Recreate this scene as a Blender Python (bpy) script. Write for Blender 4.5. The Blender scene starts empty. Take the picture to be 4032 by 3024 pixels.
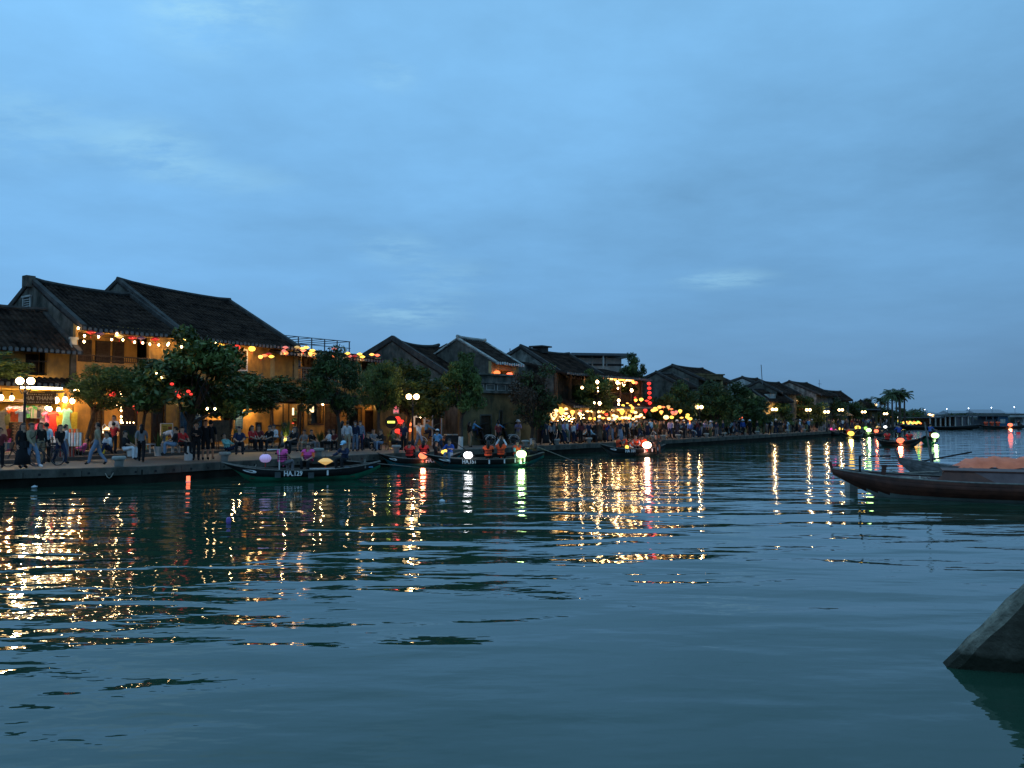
import bpy, math, random
import numpy as np
from mathutils import Vector, Matrix, noise as mnoise
R = math.radians
rnd = random.Random(7)
sc = bpy.context.scene
COL = sc.collection

# ------------------------------------------------------------------ camera
F = 3250.0; PITCH = math.atan(128 / F); HC = 2.9; QZ = 0.85; WZ = 0.16
cam_d = bpy.data.cameras.new('camera'); cam = bpy.data.objects.new('camera', cam_d); COL.objects.link(cam)
cam.location = (0, 0, HC); cam.rotation_euler = (R(90) + PITCH, 0, 0)
cam_d.sensor_width = 36; cam_d.lens = 36 * F / 4032; cam_d.clip_end = 6000; cam_d.clip_start = 0.1
sc.camera = cam
sc.view_settings.view_transform = 'Standard'; sc.view_settings.look = 'None'
sc.view_settings.exposure = 0.0; sc.view_settings.gamma = 1.0; sc.view_settings.use_curve_mapping = False
try:
    sc.cycles.use_denoising = True; sc.cycles.sample_clamp_indirect = 4.0; sc.cycles.use_light_tree = True
    sc.cycles.max_bounces = 6; sc.cycles.caustics_reflective = False; sc.cycles.caustics_refractive = False
except Exception: pass

# ------------------------------------------------------------------ world: dusk sky under thin even cloud
world = bpy.data.worlds.new('World'); sc.world = world; world.use_nodes = True
nt = world.node_tree; N = nt.nodes; LK = nt.links; N.clear()
def nd(t, **k):
    n = N.new(t)
    for a, b in k.items(): setattr(n, a, b)
    return n
out = nd('ShaderNodeOutputWorld'); bg = nd('ShaderNodeBackground'); bg.inputs[1].default_value = 1.0
LK.new(bg.outputs[0], out.inputs[0])
sky = nd('ShaderNodeTexSky', sky_type='NISHITA'); sky.sun_disc = False
SUN_EL, SUN_ROT = R(1.5), R(205)
sky.sun_elevation = SUN_EL; sky.sun_rotation = SUN_ROT; sky.altitude = 5
tc = nd('ShaderNodeTexCoord'); sep = nd('ShaderNodeSeparateXYZ'); LK.new(tc.outputs['Generated'], sep.inputs[0])
def mth(op, a, b=None, c=None):
    n = nd('ShaderNodeMath', operation=op)
    for i, v in enumerate((a, b, c)):
        if v is None: continue
        if isinstance(v, (int, float)): n.inputs[i].default_value = v
        else: LK.new(v, n.inputs[i])
    return n.outputs[0]
absz = mth('ABSOLUTE', sep.outputs[2])
ramp = nd('ShaderNodeValToRGB'); LK.new(absz, ramp.inputs[0])
cr = ramp.color_ramp; cr.elements[0].position = 0.0; cr.elements[0].color = (0.120, 0.276, 0.478, 1)
cr.elements[1].position = 1.0; cr.elements[1].color = (0.26, 0.56, 0.88, 1)
for p, c in ((0.07, (0.145, 0.338, 0.600, 1)), (0.16, (0.166, 0.402, 0.712, 1)), (0.42, (0.208, 0.497, 0.845, 1))):
    e = cr.elements.new(p); e.color = c
# cloud sheet coordinates: direction / (z + k)
den = mth('ADD', absz, 0.12)
cx = mth('DIVIDE', sep.outputs[0], den); cy = mth('DIVIDE', sep.outputs[1], den)
comb = nd('ShaderNodeCombineXYZ'); LK.new(cx, comb.inputs[0]); LK.new(cy, comb.inputs[1])
def nz(scale, det, rough=0.55, w=None):
    n = nd('ShaderNodeTexNoise'); n.inputs['Scale'].default_value = scale; n.inputs['Detail'].default_value = det
    n.inputs['Roughness'].default_value = rough; LK.new(comb.outputs[0] if w is None else w, n.inputs['Vector']); return n.outputs[0]
n1 = nz(0.75, 5, 0.5); n2 = nz(2.6, 9, 0.62)
mp = nd('ShaderNodeMapping'); mp.inputs['Scale'].default_value = (0.9, 1.5, 1.0); mp.inputs['Location'].default_value = (3.7, 1.2, 0)
LK.new(comb.outputs[0], mp.inputs[0]); n3 = nz(3.2, 9, 0.66, mp.outputs[0])
cl = mth('ADD', mth('MULTIPLY', mth('SUBTRACT', n1, 0.5), 0.75), mth('MULTIPLY', mth('SUBTRACT', n2, 0.5), 0.34))
# brighter towards the west (left of the view)
lr = mth('MULTIPLY', sep.outputs[0], -0.28)
fade = nd('ShaderNodeMapRange', interpolation_type='SMOOTHSTEP'); LK.new(absz, fade.inputs[0]); fade.inputs[1].default_value = 0.0; fade.inputs[2].default_value = 0.30; fade.inputs[3].default_value = 0.22; fade.inputs[4].default_value = 1.0
gain = mth('ADD', mth('ADD', mth('MULTIPLY', cl, fade.outputs[0]), lr), 1.0)
vm = nd('ShaderNodeVectorMath', operation='SCALE'); LK.new(ramp.outputs[0], vm.inputs[0]); LK.new(gain, vm.inputs[3])
# thin pale breaks
def lobe(px, py, w, amp):
    xc = (px - 2016) / F; yc = (1512 - py) / F
    d = Vector((xc, math.cos(PITCH) - yc * math.sin(PITCH), math.sin(PITCH) + yc * math.cos(PITCH))).normalized()
    vs = nd('ShaderNodeVectorMath', operation='SUBTRACT'); LK.new(tc.outputs['Generated'], vs.inputs[0]); vs.inputs[1].default_value = d
    vx = nd('ShaderNodeVectorMath', operation='MULTIPLY'); LK.new(vs.outputs[0], vx.inputs[0]); vx.inputs[1].default_value = (1 / w[0], 1 / w[0], 1 / w[1])
    vl = nd('ShaderNodeVectorMath', operation='LENGTH'); LK.new(vx.outputs[0], vl.inputs[0])
    m = nd('ShaderNodeMapRange', interpolation_type='SMOOTHERSTEP'); LK.new(vl.outputs['Value'], m.inputs[0])
    m.inputs[1].default_value = 1.0; m.inputs[2].default_value = 0.0; m.inputs[3].default_value = 0; m.inputs[4].default_value = amp
    return m.outputs[0]
lob = mth('ADD', lobe(820, -60, (0.13, 0.10), 1.5), lobe(600, 590, (0.09, 0.05), 0.8))
for a in ((1600, 1230, (0.11, 0.03), 0.7), (2850, 1100, (0.09, 0.018), 0.7), (1530, 290, (0.05, 0.03), 0.7), (1560, 980, (0.08, 0.03), 0.5), (100, 480, (0.14, 0.06), 0.5), (900, 700, (0.12, 0.03), 0.4), (1750, 1100, (0.1, 0.04), 0.35)):
    lob = mth('ADD', lob, lobe(*a))
hi = nd('ShaderNodeMapRange', interpolation_type='SMOOTHSTEP'); LK.new(n3, hi.inputs[0])
hi.inputs[1].default_value = 0.36; hi.inputs[2].default_value = 0.62; hi.inputs[3].default_value = 0; hi.inputs[4].default_value = 1
brk = mth('MULTIPLY', mth('MULTIPLY', lob, hi.outputs[0]), 0.5)
mixc = nd('ShaderNodeMix', data_type='RGBA', blend_type='MIX'); LK.new(brk, mixc.inputs[0])
LK.new(vm.outputs[0], mixc.inputs[6]); mixc.inputs[7].default_value = (0.40, 0.74, 0.92, 1)
# a little of the physical twilight sky shines through the cloud sheet
sk = nd('ShaderNodeVectorMath', operation='SCALE'); LK.new(sky.outputs[0], sk.inputs[0]); sk.inputs[3].default_value = 0.006
ad = nd('ShaderNodeVectorMath', operation='ADD'); LK.new(mixc.outputs[2], ad.inputs[0]); LK.new(sk.outputs[0], ad.inputs[1])
LK.new(ad.outputs[0], bg.inputs[0])
sun_d = bpy.data.lights.new('sun', 'SUN'); sun_d.energy = 0.04; sun_d.angle = R(25); sun_d.color = (1.0, 0.93, 0.86)
sun = bpy.data.objects.new('sun', sun_d); COL.objects.link(sun); sun.rotation_euler = (R(75), 0, R(-25))

# ------------------------------------------------------------------ photograph geometry helpers
def ray(px, py):
    xc = (px - 2016) / F; yc = (1512 - py) / F
    return Vector((xc, math.cos(PITCH) - yc * math.sin(PITCH), math.sin(PITCH) + yc * math.cos(PITCH)))
def atY(px, py, Y):
    d = ray(px, py); return Vector((0, 0, HC)) + d * (Y / d.y)
def onz(px, py, z):
    d = ray(px, py); return Vector((0, 0, HC)) + d * ((z - HC) / d.z)
class Line:                                   # a vertical plane through the ground: facades, quay edge
    def __init__(s, x, y, a): s.p = Vector((x, y)); s.a = R(a); s.d = Vector((math.sin(s.a), math.cos(s.a))); s.n = Vector((-math.cos(s.a), math.sin(s.a)))
    def hit(s, px, py, off=0.0):              # -> (distance along, height); off metres towards the river
        d = ray(px, py); q = s.p - s.n * off
        det = d.x * (-s.d.y) + s.d.x * d.y
        k = (q.x * (-s.d.y) + s.d.x * q.y) / det
        t = (d.x * k - q.x) * s.d.x + (d.y * k - q.y) * s.d.y
        return t, HC + d.z * k
    def pt(s, px, py, off=0.0):
        t, z = s.hit(px, py, off); q = s.p - s.n * off + s.d * t
        return Vector((q.x, q.y, z))
LA = Line(-18.95, 50, 36); LB = Line(3.0, 65.4, 36)

# ------------------------------------------------------------------ materials
MATS = {}
def newmat(name):
    m = bpy.data.materials.new(name); m.use_nodes = True; b = m.node_tree.nodes['Principled BSDF']; return m, m.node_tree, b
def M(name, col, rough=0.8, var=0.25, scale=3.0, bump=0.0, bscale=20, spec=0.3, metal=0.0, stain=None, coords='Object', trans=0):
    if name in MATS: return MATS[name]
    m, t, b = newmat(name); n = t.nodes; l = t.links
    co = n.new('ShaderNodeTexCoord'); no = n.new('ShaderNodeTexNoise'); no.inputs['Scale'].default_value = scale; no.inputs['Detail'].default_value = 6
    l.new(co.outputs[coords], no.inputs['Vector'])
    r = n.new('ShaderNodeValToRGB'); l.new(no.outputs[0], r.inputs[0])
    r.color_ramp.elements[0].position = 0.3; r.color_ramp.elements[1].position = 0.7
    r.color_ramp.elements[0].color = (*[c * (1 - var) for c in col], 1); r.color_ramp.elements[1].color = (*[min(1, c * (1 + var)) for c in col], 1)
    src = r.outputs[0]
    if stain:                                  # weather streaks and blotches
        scol, amt = stain
        mpn = n.new('ShaderNodeMapping'); mpn.inputs['Scale'].default_value = (1.0, 1.0, 0.5); l.new(co.outputs[coords], mpn.inputs[0])
        s2 = n.new('ShaderNodeTexNoise'); s2.inputs['Scale'].default_value = 1.1; s2.inputs['Detail'].default_value = 8; s2.inputs['Roughness'].default_value = 0.65
        l.new(mpn.outputs[0], s2.inputs['Vector'])
        mr = n.new('ShaderNodeMapRange'); l.new(s2.outputs[0], mr.inputs[0]); mr.inputs[1].default_value = 0.42; mr.inputs[2].default_value = 0.66
        mr.inputs[3].default_value = 0; mr.inputs[4].default_value = amt
        mx = n.new('ShaderNodeMix'); mx.data_type = 'RGBA'; l.new(mr.outputs[0], mx.inputs[0]); l.new(src, mx.inputs[6]); mx.inputs[7].default_value = (*scol, 1)
        src = mx.outputs[2]
    l.new(src, b.inputs['Base Color'])
    b.inputs['Roughness'].default_value = rough; b.inputs['Metallic'].default_value = metal
    b.inputs['Specular IOR Level'].default_value = spec
    if bump:
        bn = n.new('ShaderNodeTexNoise'); bn.inputs['Scale'].default_value = bscale; bn.inputs['Detail'].default_value = 5; l.new(co.outputs[coords], bn.inputs['Vector'])
        bp = n.new('ShaderNodeBump'); bp.inputs['Strength'].default_value = 0.6; bp.inputs['Distance'].default_value = bump
        l.new(bn.outputs[0], bp.inputs['Height']); l.new(bp.outputs[0], b.inputs['Normal'])
    MATS[name] = m; return m
def E(name, col, st, base=None):
    if name in MATS: return MATS[name]
    m, t, b = newmat(name)
    b.inputs['Base Color'].default_value = (*(base or [min(1, c) * 0.6 for c in col]), 1)
    b.inputs['Emission Color'].default_value = (*col, 1); b.inputs['Emission Strength'].default_value = st
    b.inputs['Roughness'].default_value = 0.6
    m.cycles.emission_sampling = 'NONE' if st < 12 else 'AUTO'
    MATS[name] = m; return m

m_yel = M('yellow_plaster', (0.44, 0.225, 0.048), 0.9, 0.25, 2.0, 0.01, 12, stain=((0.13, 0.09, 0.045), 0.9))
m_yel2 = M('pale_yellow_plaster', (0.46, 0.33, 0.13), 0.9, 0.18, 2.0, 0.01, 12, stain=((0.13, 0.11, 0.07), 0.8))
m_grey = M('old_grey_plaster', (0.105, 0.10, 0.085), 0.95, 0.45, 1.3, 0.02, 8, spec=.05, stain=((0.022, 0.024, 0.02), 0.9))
m_grey2 = M('mottled_grey_plaster', (0.17, 0.165, 0.145), 0.95, 0.6, 1.8, 0.02, 8, spec=.05, stain=((0.04, 0.045, 0.04), 0.9))
m_oldy = M('weathered_ochre_wall', (0.17, 0.125, 0.06), 0.95, 0.4, 1.2, 0.02, 8, spec=.05, stain=((0.045, 0.045, 0.035), 0.9))
m_pale = M('pale_lime_plaster', (0.42, 0.42, 0.39), 0.9, 0.2, 1.5, 0.01, 8, stain=((0.12, 0.12, 0.11), 0.7))
m_red = M('bare_red_brick_wall', (0.22, 0.12, 0.085), 0.95, 0.35, 2.5, 0.02, 10, stain=((0.07, 0.05, 0.045), 0.7))
m_tile = M('roof_tile_clay', (0.016, 0.011, 0.009), 0.95, 0.75, 1.6, 0.02, 6, spec=0.04, stain=((0.066, 0.042, 0.030), 0.75))
m_tile2 = M('roof_tile_brown', (0.034, 0.025, 0.020), 0.95, 0.7, 1.8, 0.02, 6, spec=0.04, stain=((0.02, 0.017, 0.015), 0.6))
m_mortar = M('roof_mortar', (0.055, 0.05, 0.045), 0.95, 0.4, 2.0, 0.02, 8, stain=((0.02, 0.02, 0.02), 0.8))
m_white = M('white_limewash', (0.62, 0.62, 0.60), 0.85, 0.12, 3, 0.005, 15, stain=((0.25, 0.25, 0.24), 0.6))
m_etile = M('eave_tile_end', (0.13, 0.125, 0.12), 0.9, 0.5, 5)
m_wood = M('dark_wood', (0.040, 0.024, 0.014), 0.6, 0.35, 6)
m_wood2 = M('brown_wood', (0.10, 0.055, 0.028), 0.6, 0.35, 6)
m_bluew = M('blue_painted_wood', (0.020, 0.075, 0.14), 0.6, 0.25, 5)
m_dark = M('dark_interior', (0.012, 0.010, 0.009), 0.9, 0.3, 3)
m_metal = M('grey_steel', (0.10, 0.11, 0.12), 0.45, 0.2, 5, metal=0.6)
m_black = M('black_paint', (0.012, 0.012, 0.013), 0.45, 0.3, 5)
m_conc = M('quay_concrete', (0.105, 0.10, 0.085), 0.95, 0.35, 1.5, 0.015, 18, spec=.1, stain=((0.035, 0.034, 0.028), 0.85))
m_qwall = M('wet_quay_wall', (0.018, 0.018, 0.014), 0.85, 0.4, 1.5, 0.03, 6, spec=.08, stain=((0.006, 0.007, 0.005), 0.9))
m_boll = M('bollard_stone', (0.36, 0.36, 0.33), 0.9, 0.2, 5, 0.01, 20, stain=((0.16, 0.16, 0.14), 0.6))
m_pier = M('rough_concrete', (0.075, 0.068, 0.052), 0.95, 0.4, 3.0, 0.05, 14, spec=.1, stain=((0.03, 0.032, 0.022), 0.85)); m_pier2 = M('pale_concrete_edge', (0.17, 0.16, 0.125), 0.95, 0.5, 7.0, 0.06, 22, spec=.1, stain=((0.06, 0.06, 0.045), 0.8))  # second concrete is a paler tone for the ramp's top strip and bevel
m_bark = M('bark', (0.060, 0.045, 0.034), 0.95, 0.4, 5, 0.02, 14)
m_leaf = [M('foliage_green', (0.060, 0.090, 0.018), 0.6, 0.6, 1.1), M('foliage_dark', (0.036, 0.056, 0.013), 0.6, 0.6, 1.1),
          M('foliage_light', (0.095, 0.125, 0.026), 0.6, 0.5, 1.1), M('foliage_red_brown', (0.055, 0.034, 0.020), 0.7, 0.5, 1.1)]
m_skin = M('skin', (0.42, 0.24, 0.16), 0.6, 0.1, 8)
m_hair = M('black_hair', (0.010, 0.008, 0.007), 0.5, 0.3, 20)
m_whitep = M('white_paint', (0.70, 0.70, 0.68), 0.5, 0.06, 4)
m_rope = M('pale_rope', (0.36, 0.33, 0.27), 0.9, 0.25, 30)
CL = dict(black=(0.012, 0.012, 0.014), navy=(0.018, 0.026, 0.06), white=(0.62, 0.63, 0.66), grey=(0.18, 0.18, 0.19), khaki=(0.27, 0.22, 0.14),
          beige=(0.42, 0.34, 0.24), denim=(0.16, 0.22, 0.31), sky_blue=(0.13, 0.32, 0.55), blue=(0.03, 0.08, 0.32), teal=(0.22, 0.52, 0.48),
          red=(0.50, 0.03, 0.03), pink=(0.75, 0.13, 0.33), lilac=(0.36, 0.28, 0.46), brown=(0.10, 0.06, 0.04), maroon=(0.16, 0.03, 0.03),
          olive=(0.09, 0.10, 0.05), yellow=(0.60, 0.45, 0.05), orange=(0.85, 0.14, 0.04), green=(0.05, 0.22, 0.10), light_blue=(0.36, 0.58, 0.72))
def cloth(c): return M('cloth_' + c, CL[c], 0.9, 0.18, 9)

# ------------------------------------------------------------------ mesh builder
class MB:
    def __init__(s): s.v = []; s.f = []; s.m = []; s.mi = 0
    def add(s, vs, fs):
        o = len(s.v); s.v += [tuple(v) for v in vs]; s.f += [tuple(i + o for i in f) for f in fs]; s.m += [s.mi] * len(fs); return s
    def mat(s, i): s.mi = i; return s
    def box(s, x0, x1, y0, y1, z0, z1):
        return s.add([(x0, y0, z0), (x1, y0, z0), (x1, y1, z0), (x0, y1, z0), (x0, y0, z1), (x1, y0, z1), (x1, y1, z1), (x0, y1, z1)],
                     [(0, 3, 2, 1), (4, 5, 6, 7), (0, 1, 5, 4), (1, 2, 6, 5), (2, 3, 7, 6), (3, 0, 4, 7)])
    def rbox(s, c, sz, M3):
        c = Vector(c); vs = []
        for k in range(8):
            vs.append(c + M3 @ Vector(((1 if k & 1 else -1) * sz[0] / 2, (1 if k & 2 else -1) * sz[1] / 2, (1 if k & 4 else -1) * sz[2] / 2)))
        return s.add(vs, [(0, 2, 3, 1), (4, 5, 7, 6), (0, 1, 5, 4), (1, 3, 7, 5), (3, 2, 6, 7), (2, 0, 4, 6)])
    def prism(s, poly, axis, a, b):            # poly: 2d points; axis = extrusion axis
        def P(p, t): return (t, p[0], p[1]) if axis == 'x' else (p[0], t, p[1]) if axis == 'y' else (p[0], p[1], t)
        n = len(poly); s.add([P(p, a) for p in poly] + [P(p, b) for p in poly], [tuple(range(n)), tuple(range(2 * n - 1, n - 1, -1))] + [(i, i + n, (i + 1) % n + n, (i + 1) % n) for i in range(n)])
        return s
    def tube(s, path, rad, seg=6, cap=True):
        path = [Vector(p) for p in path]; n = len(path)
        if not hasattr(rad, '__len__'): rad = [rad] * n
        vs = []; prev = None
        for i, p in enumerate(path):
            t = (path[min(i + 1, n - 1)] - path[max(i - 1, 0)]).normalized()
            if t.length < 1e-6: t = Vector((0, 0, 1))
            up = prev if prev else (Vector((0, 0, 1)) if abs(t.z) < 0.9 else Vector((1, 0, 0)))
            a = t.cross(up); a = a.normalized() if a.length > 1e-5 else t.orthogonal().normalized(); b = a.cross(t).normalized(); prev = b
            for k in range(seg):
                w = 2 * math.pi * k / seg; vs.append(p + (a * math.cos(w) + b * math.sin(w)) * rad[i])
        fs = [(i * seg + k, i * seg + (k + 1) % seg, (i + 1) * seg + (k + 1) % seg, (i + 1) * seg + k) for i in range(n - 1) for k in range(seg)]
        if cap: fs += [tuple(range(seg - 1, -1, -1)), tuple(range((n - 1) * seg, n * seg))]
        return s.add(vs, fs)
    def lathe(s, prof, seg=12, c=(0, 0, 0), sx=1, sy=1):
        vs = []; n = len(prof)
        for r, z in prof:
            for k in range(seg):
                w = 2 * math.pi * k / seg; vs.append((c[0] + r * math.cos(w) * sx, c[1] + r * math.sin(w) * sy, c[2] + z))
        fs = [(i * seg + k, i * seg + (k + 1) % seg, (i + 1) * seg + (k + 1) % seg, (i + 1) * seg + k) for i in range(n - 1) for k in range(seg)]
        fs += [tuple(range(seg - 1, -1, -1)), tuple(range((n - 1) * seg, n * seg))]
        return s.add(vs, fs)
    def ball(s, c, r, seg=10, rings=6, sz=1.0):
        prof = [(max(0.002, r * math.sin(math.pi * i / rings)), -r * sz * math.cos(math.pi * i / rings)) for i in range(rings + 1)]
        return s.lathe(prof, seg, c)
    def mesh(s, name, mats, smooth=False):
        me = bpy.data.meshes.new(name); me.from_pydata(s.v, [], s.f)
        for m in (mats if isinstance(mats, (list, tuple)) else [mats]): me.materials.append(m)
        if any(s.m): me.polygons.foreach_set('material_index', s.m)
        if smooth: me.polygons.foreach_set('use_smooth', [True] * len(s.f))
        me.update(); return me
    def obj(s, name, mats, parent=None, smooth=False, loc=(0, 0, 0), rz=0): return link(s.mesh(name, mats, smooth), name, parent, loc, rz)
def link(me, name, parent=None, loc=(0, 0, 0), rz=0, mat=None, scale=None):
    o = bpy.data.objects.new(name, me); COL.objects.link(o); o.location = loc; o.rotation_euler = (0, 0, rz)
    if scale: o.scale = scale
    if parent: o.parent = parent
    if mat:
        o.material_slots[0].link = 'OBJECT'; o.material_slots[0].material = mat
    return o
def tag(o, label=None, cat=None, group=None, kind=None):
    if label: o['label'] = label
    if cat: o['category'] = cat
    if group: o['group'] = group
    if kind: o['kind'] = kind
    return o
def thing(name, label, cat, loc=(0, 0, 0), rz=0, group=None):
    o = bpy.data.objects.new(name, None); COL.objects.link(o); o.location = loc; o.rotation_euler = (0, 0, rz); o.empty_display_size = 0.2
    return tag(o, label, cat, group)
def plamp(loc, power, col=(1.0, 0.62, 0.25), rad=0.08, parent=None):
    d = bpy.data.lights.new('lamp_light', 'POINT'); d.energy = power; d.color = col; d.shadow_soft_size = rad
    o = bpy.data.objects.new('lamp_light', d); COL.objects.link(o); o.location = loc
    if parent: o.parent = parent
    return o
def copy_tree(root):
    r = root.copy(); COL.objects.link(r)
    for ch in root.children:
        c = ch.copy(); COL.objects.link(c); c.parent = r
        for g in ch.children:
            d = g.copy(); COL.objects.link(d); d.parent = c
    return r
ORD = ['leftmost', 'second', 'third', 'fourth', 'fifth', 'sixth', 'seventh', 'eighth', 'ninth', 'tenth', 'eleventh', 'twelfth', 'thirteenth', 'fourteenth',
       'fifteenth', 'sixteenth', 'seventeenth', 'eighteenth', 'nineteenth', 'twentieth', 'twenty-first', 'twenty-second', 'twenty-third', 'twenty-fourth', 'twenty-fifth', 'twenty-sixth', 'twenty-seventh', 'twenty-eighth', 'twenty-ninth', 'thirtieth']
def ordw(i): return 'leftmost' if i == 0 else ORD[i] + ' from the left' if i < len(ORD) else 'far right'
def o2(i, n):
    if i == n - 1 and n > 1: return 'rightmost'
    if i < n / 2: return ordw(i)
    return ORD[n - 1 - i] + ' from the right' if n - 1 - i < len(ORD) else 'middle'
TXT = {}
def text_mesh(s, size, mat, ext=0.004, bold=0.0):
    c = bpy.data.curves.new('lettering', 'FONT'); c.body = s; c.size = size; c.extrude = ext; c.offset = bold; c.align_x = 'CENTER'; c.align_y = 'CENTER'; c.resolution_u = 2
    o = bpy.data.objects.new('lettering', c); COL.objects.link(o)
    dg = bpy.context.evaluated_depsgraph_get(); me = bpy.data.meshes.new_from_object(o.evaluated_get(dg)); bpy.data.objects.remove(o)
    me.materials.clear(); me.materials.append(mat); return me

# ================================================================== SETTING
# water ------------------------------------------------------------
def water_material():
    m, t, b = newmat('river_water'); n = t.nodes; l = t.links
    b.inputs['Base Color'].default_value = (0.015, 0.048, 0.030, 1); b.inputs['Roughness'].default_value = 0.015
    b.inputs['IOR'].default_value = 1.40; b.inputs['Specular IOR Level'].default_value = 0.5
    co = n.new('ShaderNodeTexCoord')
    def layer(scale, rot, sx, sy, amp, det, dist=0.0):
        mp = n.new('ShaderNodeMapping'); mp.inputs['Rotation'].default_value = (0, 0, R(rot)); mp.inputs['Scale'].default_value = (sx, sy, 1)
        l.new(co.outputs['Object'], mp.inputs[0])
        no = n.new('ShaderNodeTexNoise'); no.inputs['Scale'].default_value = scale; no.inputs['Detail'].default_value = det; no.inputs['Roughness'].default_value = 0.45
        no.inputs['Distortion'].default_value = dist
        l.new(mp.outputs[0], no.inputs['Vector'])
        mu = n.new('ShaderNodeMath'); mu.operation = 'MULTIPLY'; l.new(no.outputs[0], mu.inputs[0]); mu.inputs[1].default_value = amp
        return mu.outputs[0]
    def add(a, c):
        x = n.new('ShaderNodeMath'); x.operation = 'ADD'; l.new(a, x.inputs[0]); l.new(c, x.inputs[1]); return x.outputs[0]
    big = layer(0.60, 32, 0.40, 1.0, 0.105, 1.0, 0.3)
    mid = layer(1.45, 18, 0.36, 1.0, 0.040, 1.5, 0.5)
    fine = layer(4.6, -5, 0.45, 1.0, 0.0100, 2.0)
    # calm and ruffled patches
    pt = layer(0.09, 30, 0.6, 1.0, 1.0, 2.0)
    mr = n.new('ShaderNodeMapRange'); l.new(pt, mr.inputs[0]); mr.inputs[1].default_value = 0.35; mr.inputs[2].default_value = 0.65; mr.inputs[3].default_value = 0.35; mr.inputs[4].default_value = 1.15
    mm = n.new('ShaderNodeMath'); mm.operation = 'MULTIPLY'; l.new(add(mid, fine), mm.inputs[0]); l.new(mr.outputs[0], mm.inputs[1])
    bp = n.new('ShaderNodeBump'); bp.inputs['Strength'].default_value = 1.0; bp.inputs['Distance'].default_value = 1.0
    l.new(add(big, mm.outputs[0]), bp.inputs['Height']); l.new(bp.outputs[0], b.inputs['Normal'])
    return m
mb = MB(); mb.add([(-900, -60, WZ), (2500, -60, WZ), (2500, 3500, WZ), (-900, 3500, WZ)], [(0, 1, 2, 3)])
tag(mb.obj('water', water_material()), kind='structure')
mb = MB(); mb.box(-900, 2500, -60, 3500, -6, -3); tag(mb.obj('ground', M('river_bed', (0.05, 0.05, 0.04))), kind='structure')

# quay -------------------------------------------------------------
EP = [onz(px, py, QZ) for px, py in ((-700, 1884), (0, 1853), (560, 1838), (1060, 1810), (2034, 1761), (2741, 1727), (3271, 1698))]
EP = [Vector((p.x, p.y)) for p in EP] + [Vector((84, 178)), Vector((128, 250))]
def edge_at(px, off=0.0, z=QZ):
    """point on the quay top at image column px, off metres inland of the edge"""
    best = None
    k = (px - 2016) / F
    for a, b in zip(EP[:-1], EP[1:]):
        d = (b - a).normalized(); nrm = Vector((-d.y, d.x)); A = a + nrm * off
        den = d.x - k * d.y
        if abs(den) < 1e-6: continue
        t = (k * A.y - A.x) / den
        if -0.01 <= t <= (b - a).length + 0.01: best = A + d * t; break
        if t > 0: best = A + d * t
    return Vector((best.x, best.y, z))
def edge_dir(px):
    a = edge_at(px - 30); b = edge_at(px + 30); return math.atan2(b.y - a.y, b.x - a.x)
inner = []
for i, p in enumerate(EP):
    d = ((EP[min(i + 1, len(EP) - 1)] - EP[max(i - 1, 0)])).normalized(); inner.append((p, Vector((-d.y, d.x))))
def strip(o0, o1, z0, z1, rng=None):
    mb = MB(); q = inner if rng is None else inner[rng[0]:rng[1]]; n = len(q); vs = []
    for p, nr in q:
        for o, z in ((o0, z0), (o1, z0), (o1, z1), (o0, z1)): vs.append((p.x + nr.x * o, p.y + nr.y * o, z))
    fs = []
    for i in range(n - 1):
        for k in range(4): a = i * 4 + k; b_ = i * 4 + (k + 1) % 4; fs.append((a, b_, b_ + 4, a + 4))
    fs += [(3, 2, 1, 0), tuple(range(n * 4 - 4, n * 4))]
    return mb.add(vs, fs)
def paving():
    m = M('street_paving', (0.15, 0.125, 0.10), 0.6, 0.18, 1.2, 0.006, 6, spec=0.35, stain=((0.10, 0.09, 0.08), 0.6)); return m
tag(strip(0.45, 60, -2, QZ - 0.004).obj('pavement', paving()), kind='structure')
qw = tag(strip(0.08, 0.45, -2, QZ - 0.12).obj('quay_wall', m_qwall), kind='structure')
# coping stones along the edge, each a piece
def along(step, s0=0.0):
    s = s0
    segs = [(a, b, (b - a).length) for a, b in zip(EP[:-1], EP[1:])]; tot = sum(x[2] for x in segs)
    while s < tot - step:
        def P(q):
            for a, b, L in segs:
                if q <= L: return a + (b - a) * (q / L)
                q -= L
            return segs[-1][1]
        yield P(s), P(s + step); s += step
cm = MB().box(0.01, 1.99, -0.0, 0.449, -0.32, 0.0).mesh('coping_stone', m_conc)
for k, (a, b) in enumerate(along(2.0, 4.0)):
    if a.y > 150: break
    o = link(cm, 'coping_stone', qw, (a.x, a.y, QZ + rnd.uniform(-.006, .006)), math.atan2(b.y - a.y, b.x - a.x)); o.scale = ((b - a).length / 2.0, 1, 1)
mb = MB()
for k, (a, b) in enumerate(along(0.85, 4.0)):
    if a.y > 85: break
    d = (b - a).normalized(); c = a - Vector((-d.y, d.x)) * 0.002
    r0 = Matrix.Rotation(math.atan2(d.y, d.x), 3, 'Z'); mb.rbox((c.x, c.y, QZ - 0.2), (0.09, 0.02, 0.09), r0)
tag(mb.obj('drain_holes', m_black, qw), kind='stuff')
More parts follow.
